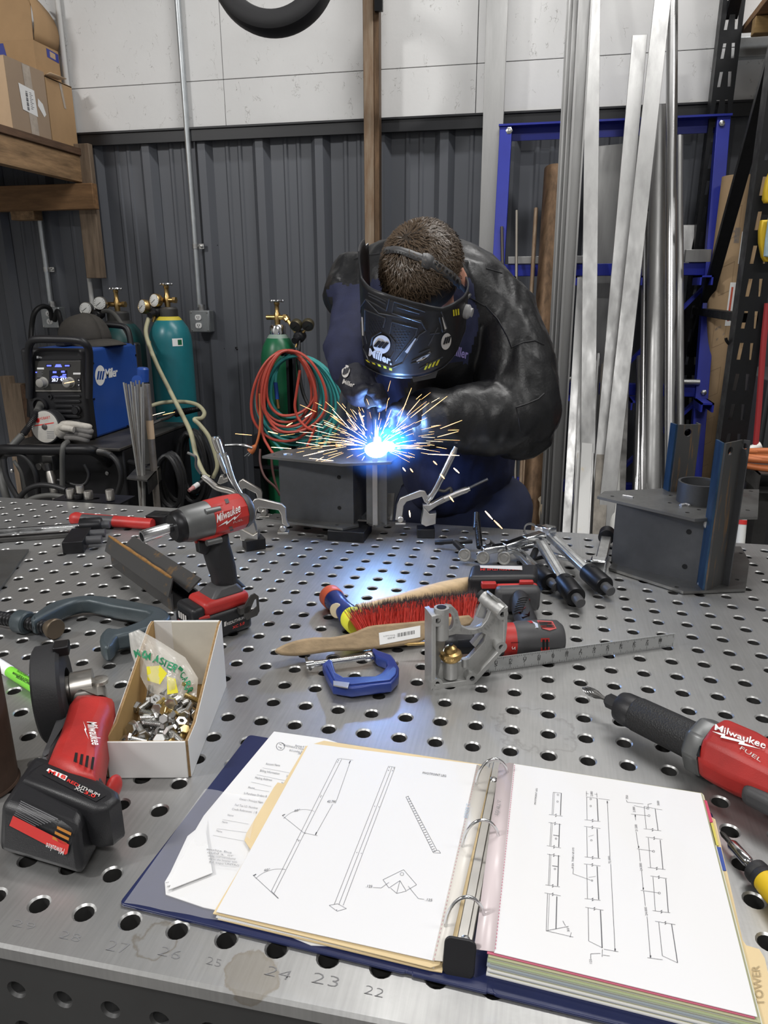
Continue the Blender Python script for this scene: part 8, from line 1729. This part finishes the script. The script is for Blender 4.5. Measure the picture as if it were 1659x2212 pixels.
MB().add([hp(1024,2050,.0262),hp(1068,2056,.0284),hp(1110,1649,.0284),hp(1078,1650,.0262)], [(0,1,2,3)]).build('strip', mat('milky_pink_strip', (.62,.54,.55), .3), rstrip, solid=.0005)
sti = MB()
for k in range(70): f_ = k/70; A_, B_ = Vector(hp(1070,2050,.0292)), Vector(hp(1112,1651,.0292)); seg(sti, A_.lerp(B_,f_), A_.lerp(B_,f_+.009), .0011, 0)
sti.build('stitching', mat('red_stitch', (.45,.14,.2), .5), rstrip); text('strip_print', 'SQUILL T.', hp(1076,1762,.0285), hp(1083,1728,.0285), hp(1068,1760,.0285), INKG, rstrip)
Zg = lambda x, y: (900+x*.4575, 1600+y*.4575); rp_ = lambda x, y: hp(*Zg(x,y), HR+.0007); dl = MB(); L2 = lambda x, y, x2, y2, w=.00055: seg(dl, rp_(x,y), rp_(x2,y2), w, 0)
def brk(x, y, x2, y2):  # break line with a zigzag
    mx, my = (x+x2)/2, (y+y2)/2; L2(x,y,mx-6,my-1); L2(mx-6,my-1,mx+3,my-7); L2(mx+3,my-7,mx-2,my+7); L2(mx-2,my+7,mx+6,my+1); L2(mx+6,my+1,x2,y2)
# column 1
for x0_, y0_, x1_, y1_, xb, yb in ((645,243,683,247,-10,105),(635,385,675,392,-10,110),(628,535,670,541,-10,145)):
    L2(x0_,y0_,x0_+xb*.6,y0_+yb,.0005); L2(x1_,y1_,x1_-4,y1_+yb,.0012); L2(x0_+6,y0_+2,x0_+6+xb*.6,y0_+yb,.0004); brk(x0_+xb-10,y0_+yb,x1_+6,y1_+yb+4)
    if y0_ < 300: L2(x0_,y0_,x1_,y1_)
    else: brk(x0_-12,y0_,x1_+8,y1_+4)
L2(618,722,612,897); L2(627,724,620,896,.0004); L2(662,735,658,888,.0012); L2(612,897,718,876); L2(612,897,740,927); brk(604,718,680,732); L2(703,874,690,850,.0005); L2(724,928,730,905,.0005)
for x, y in ((667,255),(665,287),(658,462),(653,605),(822,275),(822,308),(825,470),(828,660)):
    for k in range(8): a_ = 2*PI*k/8; L2(x+4*math.cos(a_), y+4*math.sin(a_), x+4*math.cos(a_+.79), y+4*math.sin(a_+.79), .0005)
for x, y in ((645,445),(640,590)): L2(x,y,x+26,y+4,.001)
# column 2
for y0_, yb in ((265,108),(408,140),(585,160)):
    L2(803,y0_,803+y0_*.006,y0_+yb); L2(852,y0_+8,855+y0_*.008,y0_+yb+5,.0012); brk(793,y0_+yb,868,y0_+yb+8)
    if y0_ > 300: brk(790,y0_-4,868,y0_+6)
L2(803,265,853,272); L2(810,790,812,945); L2(868,800,876,978,.0012); L2(812,945,878,978); brk(796,786,882,800)
L2(858,272,912,280); L2(900,282,913,545); L2(916,582,937,995); L2(884,984,952,996); L2(740,604,738,628); L2(738,628,822,658); L2(802,238,802,262); L2(850,246,852,268); L2(800,248,812,250); L2(840,252,853,254); L2(877,985,876,1020); L2(822,1006,868,1004); L2(880,1012,912,1016); L2(822,1006,822,1030)
L2(836,445,812,452,.0004); L2(846,640,812,645,.0004)
# column 3
for y0_, yb, xo in ((310,105,0),(458,140,20),(642,160,42)):
    L2(1074+xo,y0_,1084+xo*1.02,y0_+yb); L2(1126+xo*1.2,y0_+10,1140+xo*1.15,y0_+yb+8,.0009); brk(1072+xo,y0_+yb,1155+xo,y0_+yb+10)
    if y0_ > 320: brk(1062+xo,y0_-4,1140+xo,y0_+8)
L2(1074,310,1126,320); L2(1143,856,1160,1015); L2(1204,866,1232,1048,.0009); L2(1160,1015,1232,1048); brk(1126,852,1222,868)
for x, y in ((1092,319),(1097,353),(1119,522),(1146,719)):
    for k in range(8): a_ = 2*PI*k/8; L2(x+5*math.cos(a_), y+5*math.sin(a_), x+5*math.cos(a_+.79), y+5*math.sin(a_+.79), .0005)
L2(1012,346,1092,354); L2(1040,510,1116,521); L2(1058,706,1142,718); L2(1090,1024,1162,1034); L2(990,280,994,290); L2(994,290,1070,298); L2(1026,306,1092,320); L2(1110,296,1092,300); L2(1130,322,1160,326); L2(1092,300,1094,312)
for x, y, x2, y2 in ((1032,348,1034,375),(1036,430,1048,508),(1050,512,1056,570),(1062,612,1070,704),(1072,708,1080,780),(1088,830,1104,1026)): L2(x,y,x2,y2)
for x, y in ((1032,350),(1048,506),(1070,702),(1104,1022),(900,286),(937,990)): L2(x,y,x+.6,y+(9 if y < 400 else -9),.0016)
dl.build('drawing_lines', INK, rs)
for body, x, y, x2, y2, tx, ty_ in (('PIVOTPOINT LEG',563,302,571,226,555,300),('8 EA. THRU Ø.375',741,604,744,506,732,602),('72.000',918,580,914,545,907,580),('2.000',832,263,831,240,821,262),('.750',999,278,997,258,989,278),('.500',1147,308,1144,284,1137,308),('2.000',1033,338,1030,313,1022,337),('21.500',1044,428,1040,396,1033,428),('24.000',1066,614,1062,578,1055,614),('24.000',1091,826,1086,786,1080,826),('30°',722,902,718,878,711,902),('125',828,1052,826,1032,817,1052)):
    text('drawing_text', body, rp_(x,y), rp_(x2,y2), rp_(tx,ty_), INK, rs)
# ================================================================== parts bin with bolts
BINW = mat('white_coated_card', (.70,.70,.69), .55, var=.05, vscale=9); KRAFT = mat('kraft_inside', (.42,.27,.11), .75, var=.15, vscale=12); KEDGE = mat('corrugated_edge', (.30,.19,.09), .85, var=.4, vscale=200)
bn = thing('parts_bin', 'white cardboard parts bin with low front holding bolts', 'bin', loc=(0,0,0)); N_, M_ = T(238,1679), T(408,1678); ex = (M_-N_).normalized(); ey = Vector((-ex.y,ex.x,0)); FBx = Fr((N_.x,N_.y,TZ), ex); Wb = (M_-N_).length; Db = .222
zf = FBx.I @ at(402,1600,Y=M_.y); zfh = zf.z; pbk = FBx.w(Wb,Db,0); zbh = at(484,1342,Y=pbk.y).z-TZ; t_ = .003
MB().box(0,Wb,0,Db,.0006,.0025,FBx.M).build('floor', KRAFT, bn)
MB().box(0,Wb,-t_,0,.0006,zfh,FBx.M).build('front_wall', BINW, bn, bevel=.0008); MB().box(.001,Wb-.001,.0004,.0016,.002,zfh-.001,FBx.M).build('front_liner', KRAFT, bn)
MB().box(0,Wb,Db,Db+t_,.0006,zbh,FBx.M).build('back_wall', BINW, bn, bevel=.0008); MB().box(Wb*.28,Wb,Db-.003,Db-.0005,zbh*.05,zbh*.995,FBx.M).build('back_flap', mat('stained_white_card', (.64,.62,.55), .6, var=.2, vscale=14), bn)
for s, x0_ in ((0,-t_),(1,Wb)):
    poly = [(0,.0006),(Db,.0006),(Db,zbh),(Db*.93,zbh),(Db*.18,zfh*1.0),(0,zfh)]; Ms = FBx.M @ Matrix(((0,0,1,x0_),(1,0,0,0),(0,1,0,0),(0,0,0,1)))
    plate('side_wall', [poly], t_, KEDGE, bn, 0, 0, Ms)
    plate('side_liner', [poly], .0006, KRAFT if s == 0 else BINW, bn, 0, t_ if s == 0 else t_, Ms); plate('side_liner', [poly], .0006, BINW if s == 0 else KRAFT, bn, 0, -.0006, Ms)
# bolts
def bolt_mesh(r, L_): 
    mb = MB(); thread(mb, (0,0,0), (0,0,-L_), r, .00125*1.4, 10); return mb.mesh('thread')
def head_mesh(r, fl=False): 
    mb = MB().lathe([(r*1.62,0),(r*1.72,.0006),(r*1.72,r*1.05),(r*1.5,r*1.25)], n=6)
    if fl: mb.lathe([(r*2.1,-.0012),(r*2.1,.0),(r*1.7,.0012)], n=18)
    return mb.mesh('head')
kinds = [(.0040,.020,ZINC,0,'zinc'),(.0050,.024,ZINC,0,'zinc'),(.0040,.026,YZINC,0,'brass coloured'),(.0048,.018,ZINC,1,'zinc flanged')]
KM = []
for r, L_, m, flg, nm in kinds:
    a, b = bolt_mesh(r, L_), head_mesh(r, flg)
    for me in (a, b): me.materials.append(m); me.polygons.foreach_set('use_smooth', [True]*len(me.polygons)); me.set_sharp_from_angle(angle=R(35))
    KM.append((a, b))
nut_me = MB().lathe([(.0035,0),(.0078,0),(.0082,.0006),(.0082,.006),(.0078,.0066),(.0035,.0066),(.0035,0)], n=6, cap=False).mesh('nut'); nut_me.materials.append(ZINC)
rd = random.Random(21); pos = []
def place(minz, maxz):
    for _ in range(60):
        x_, y_ = rd.uniform(.014,Wb-.014), rd.uniform(.012,.125); z_ = rd.uniform(minz, maxz)+.02*max(0,(y_-.05)/.08)
        if all((Vector((x_,y_,z_))-p).length > .0115 for p in pos): pos.append(Vector((x_,y_,z_))); return pos[-1]
    return None
n_b = 0
for k in range(78):
    p = place(.008, .034)
    if p is None: continue
    if k % 12 == 5:
        o = bpy.data.objects.new('hex_nut', nut_me); COL.objects.link(o); o.matrix_world = FBx.M @ Matrix.Translation(p) @ Euler((rd.uniform(-.6,.6),rd.uniform(-.6,.6),rd.uniform(0,6))).to_matrix().to_4x4()
        tag(o, 'loose zinc hex nut lying among the bolts in the white bin', 'nut', 'hex nuts in the bin'); continue
    ki = rd.choice((0,0,1,1,1,3,2)); e = bpy.data.objects.new('hex_bolt', None); COL.objects.link(e); e.empty_display_size = .01
    e.matrix_world = FBx.M @ Matrix.Translation(p) @ Euler((rd.gauss(1.35,.5)*rd.choice((1,-1)),rd.gauss(0,.5),rd.uniform(0,6.3))).to_matrix().to_4x4() @ Matrix.Translation((0,0,.010))
    tag(e, 'loose %s hex bolt heaped in the white parts bin' % kinds[ki][4], 'bolt', '%s bolts in the bin' % kinds[ki][4])
    for nm, me in (('thread', KM[ki][0]), ('head', KM[ki][1])): o = bpy.data.objects.new(nm, me); COL.objects.link(o); o.parent = e
# plastic bag
BAGM = mat('crinkled_clear_bag', (.86,.84,.78), .12, alpha=.34, bump=.9, bscale=40, ior=1.4); bag = thing('plastic_bag', 'clear plastic bag with green lettering and yellow label in the bin', 'bag', loc=(0,0,0))
bo = FBx.w(Wb*.45, .135, .06); FBg = Fr(bo, CR, Vector((CR.y*.72, -CR.x*.72, .70)))
Lp = [(278,1368),(283,1410),(300,1455),(318,1490),(330,1512)]; Rp = [(300,1360),(345,1385),(400,1420),(428,1465),(424,1512)]
def bag_grid(hs, sg):
    g = []
    for i in range(17):
        f_ = i/16*4; k = min(int(f_),3); t_ = f_-k; l_ = (Lp[k][0]+(Lp[k+1][0]-Lp[k][0])*t_, Lp[k][1]+(Lp[k+1][1]-Lp[k][1])*t_); r_ = (Rp[k][0]+(Rp[k+1][0]-Rp[k][0])*t_, Rp[k][1]+(Rp[k+1][1]-Rp[k][1])*t_); row = []
        for j in range(17):
            u = j/16; h = hs*math.sin(PI*u)**.7*(.35+.65*math.sin(PI*min(1,(i+2)/18)))+sg*.004*math.sin(i*1.1+j*.9)*math.sin(PI*u)+.003*mnoise.noise(Vector((i*.5,j*.5,sg*3)))
            row.append(FBg.w(*FBg.px(l_[0]+(r_[0]-l_[0])*u, l_[1]+(r_[1]-l_[1])*u, h)))
        g.append(row)
    return g
fmb = MB().sheet(bag_grid(.016, 1)); fme = fmb.mesh('front_film'); obj('front_film', fme, BAGM, bag, ang=180); MB().sheet(bag_grid(-.010, -1)).build('back_film', BAGM, bag, ang=180); BGS = Surf(fme, base=.0008)
GRN = mat('green_print', (.02,.22,.10), .4); YLB = mat('yellow_label', (.80,.74,.04), .5)
lets = [('M',298,1411,-.30),('c',312,1414,-.1),('M',322,1418,.05),('A',338,1424,.25),('S',349,1429,.3),('T',358,1433,.42),('E',368,1438,.5),('R',378,1444,.55),('-',387,1449,.62),('C',394,1458,.75),('A',401,1468,.95),('R',406,1479,1.1),('R',409,1491,1.25)]
for ch, x, y, an in lets:
    c_, s_ = math.cos(an), math.sin(an); w_, h_ = 11, 15; BGS.text('lettering', ch, (x-c_*w_/2-s_*h_/2, y-s_*w_/2+c_*h_/2), (x+c_*w_/2-s_*h_/2, y+s_*w_/2+c_*h_/2), (x-c_*w_/2+s_*h_/2, y-s_*w_/2-c_*h_/2), GRN, bag, bold=.03)
BGS.poly('yellow_label', [(318,1440),(345,1438),(362,1455),(346,1478),(320,1470)], YLB, bag, .0004); BGS.poly('yellow_label', [(362,1462),(378,1466),(386,1497),(362,1500)], YLB, bag, .0004)
# ================================================================== place every thing's origin at its base
bpy.context.view_layer.update()
kids = {}
for o in COL.objects:
    if o.parent: kids.setdefault(o.parent.name, []).append(o)
def allk(o):
    out = []
    for c in kids.get(o.name, []): out.append(c); out += allk(c)
    return out
for o in list(COL.objects):
    if o.parent or o.type not in ('EMPTY','MESH') or o.location.length > 1e-6 or o.get('kind') == 'structure': continue
    ms = [c for c in [o]+allk(o) if c.type == 'MESH']
    if not ms: continue
    P_ = [c.matrix_world @ Vector(k) for c in ms for k in c.bound_box]
    lo3 = [min(p[i] for p in P_) for i in range(3)]; hi3 = [max(p[i] for p in P_) for i in range(3)]
    base = Vector(((lo3[0]+hi3[0])/2, (lo3[1]+hi3[1])/2, lo3[2]))
    if o.type == 'MESH':
        if o.data.users > 1: continue
        o.data.transform(Matrix.Translation(-base))
    o.location = base
    for c in kids.get(o.name, []): c.matrix_parent_inverse = Matrix.Translation(-base)
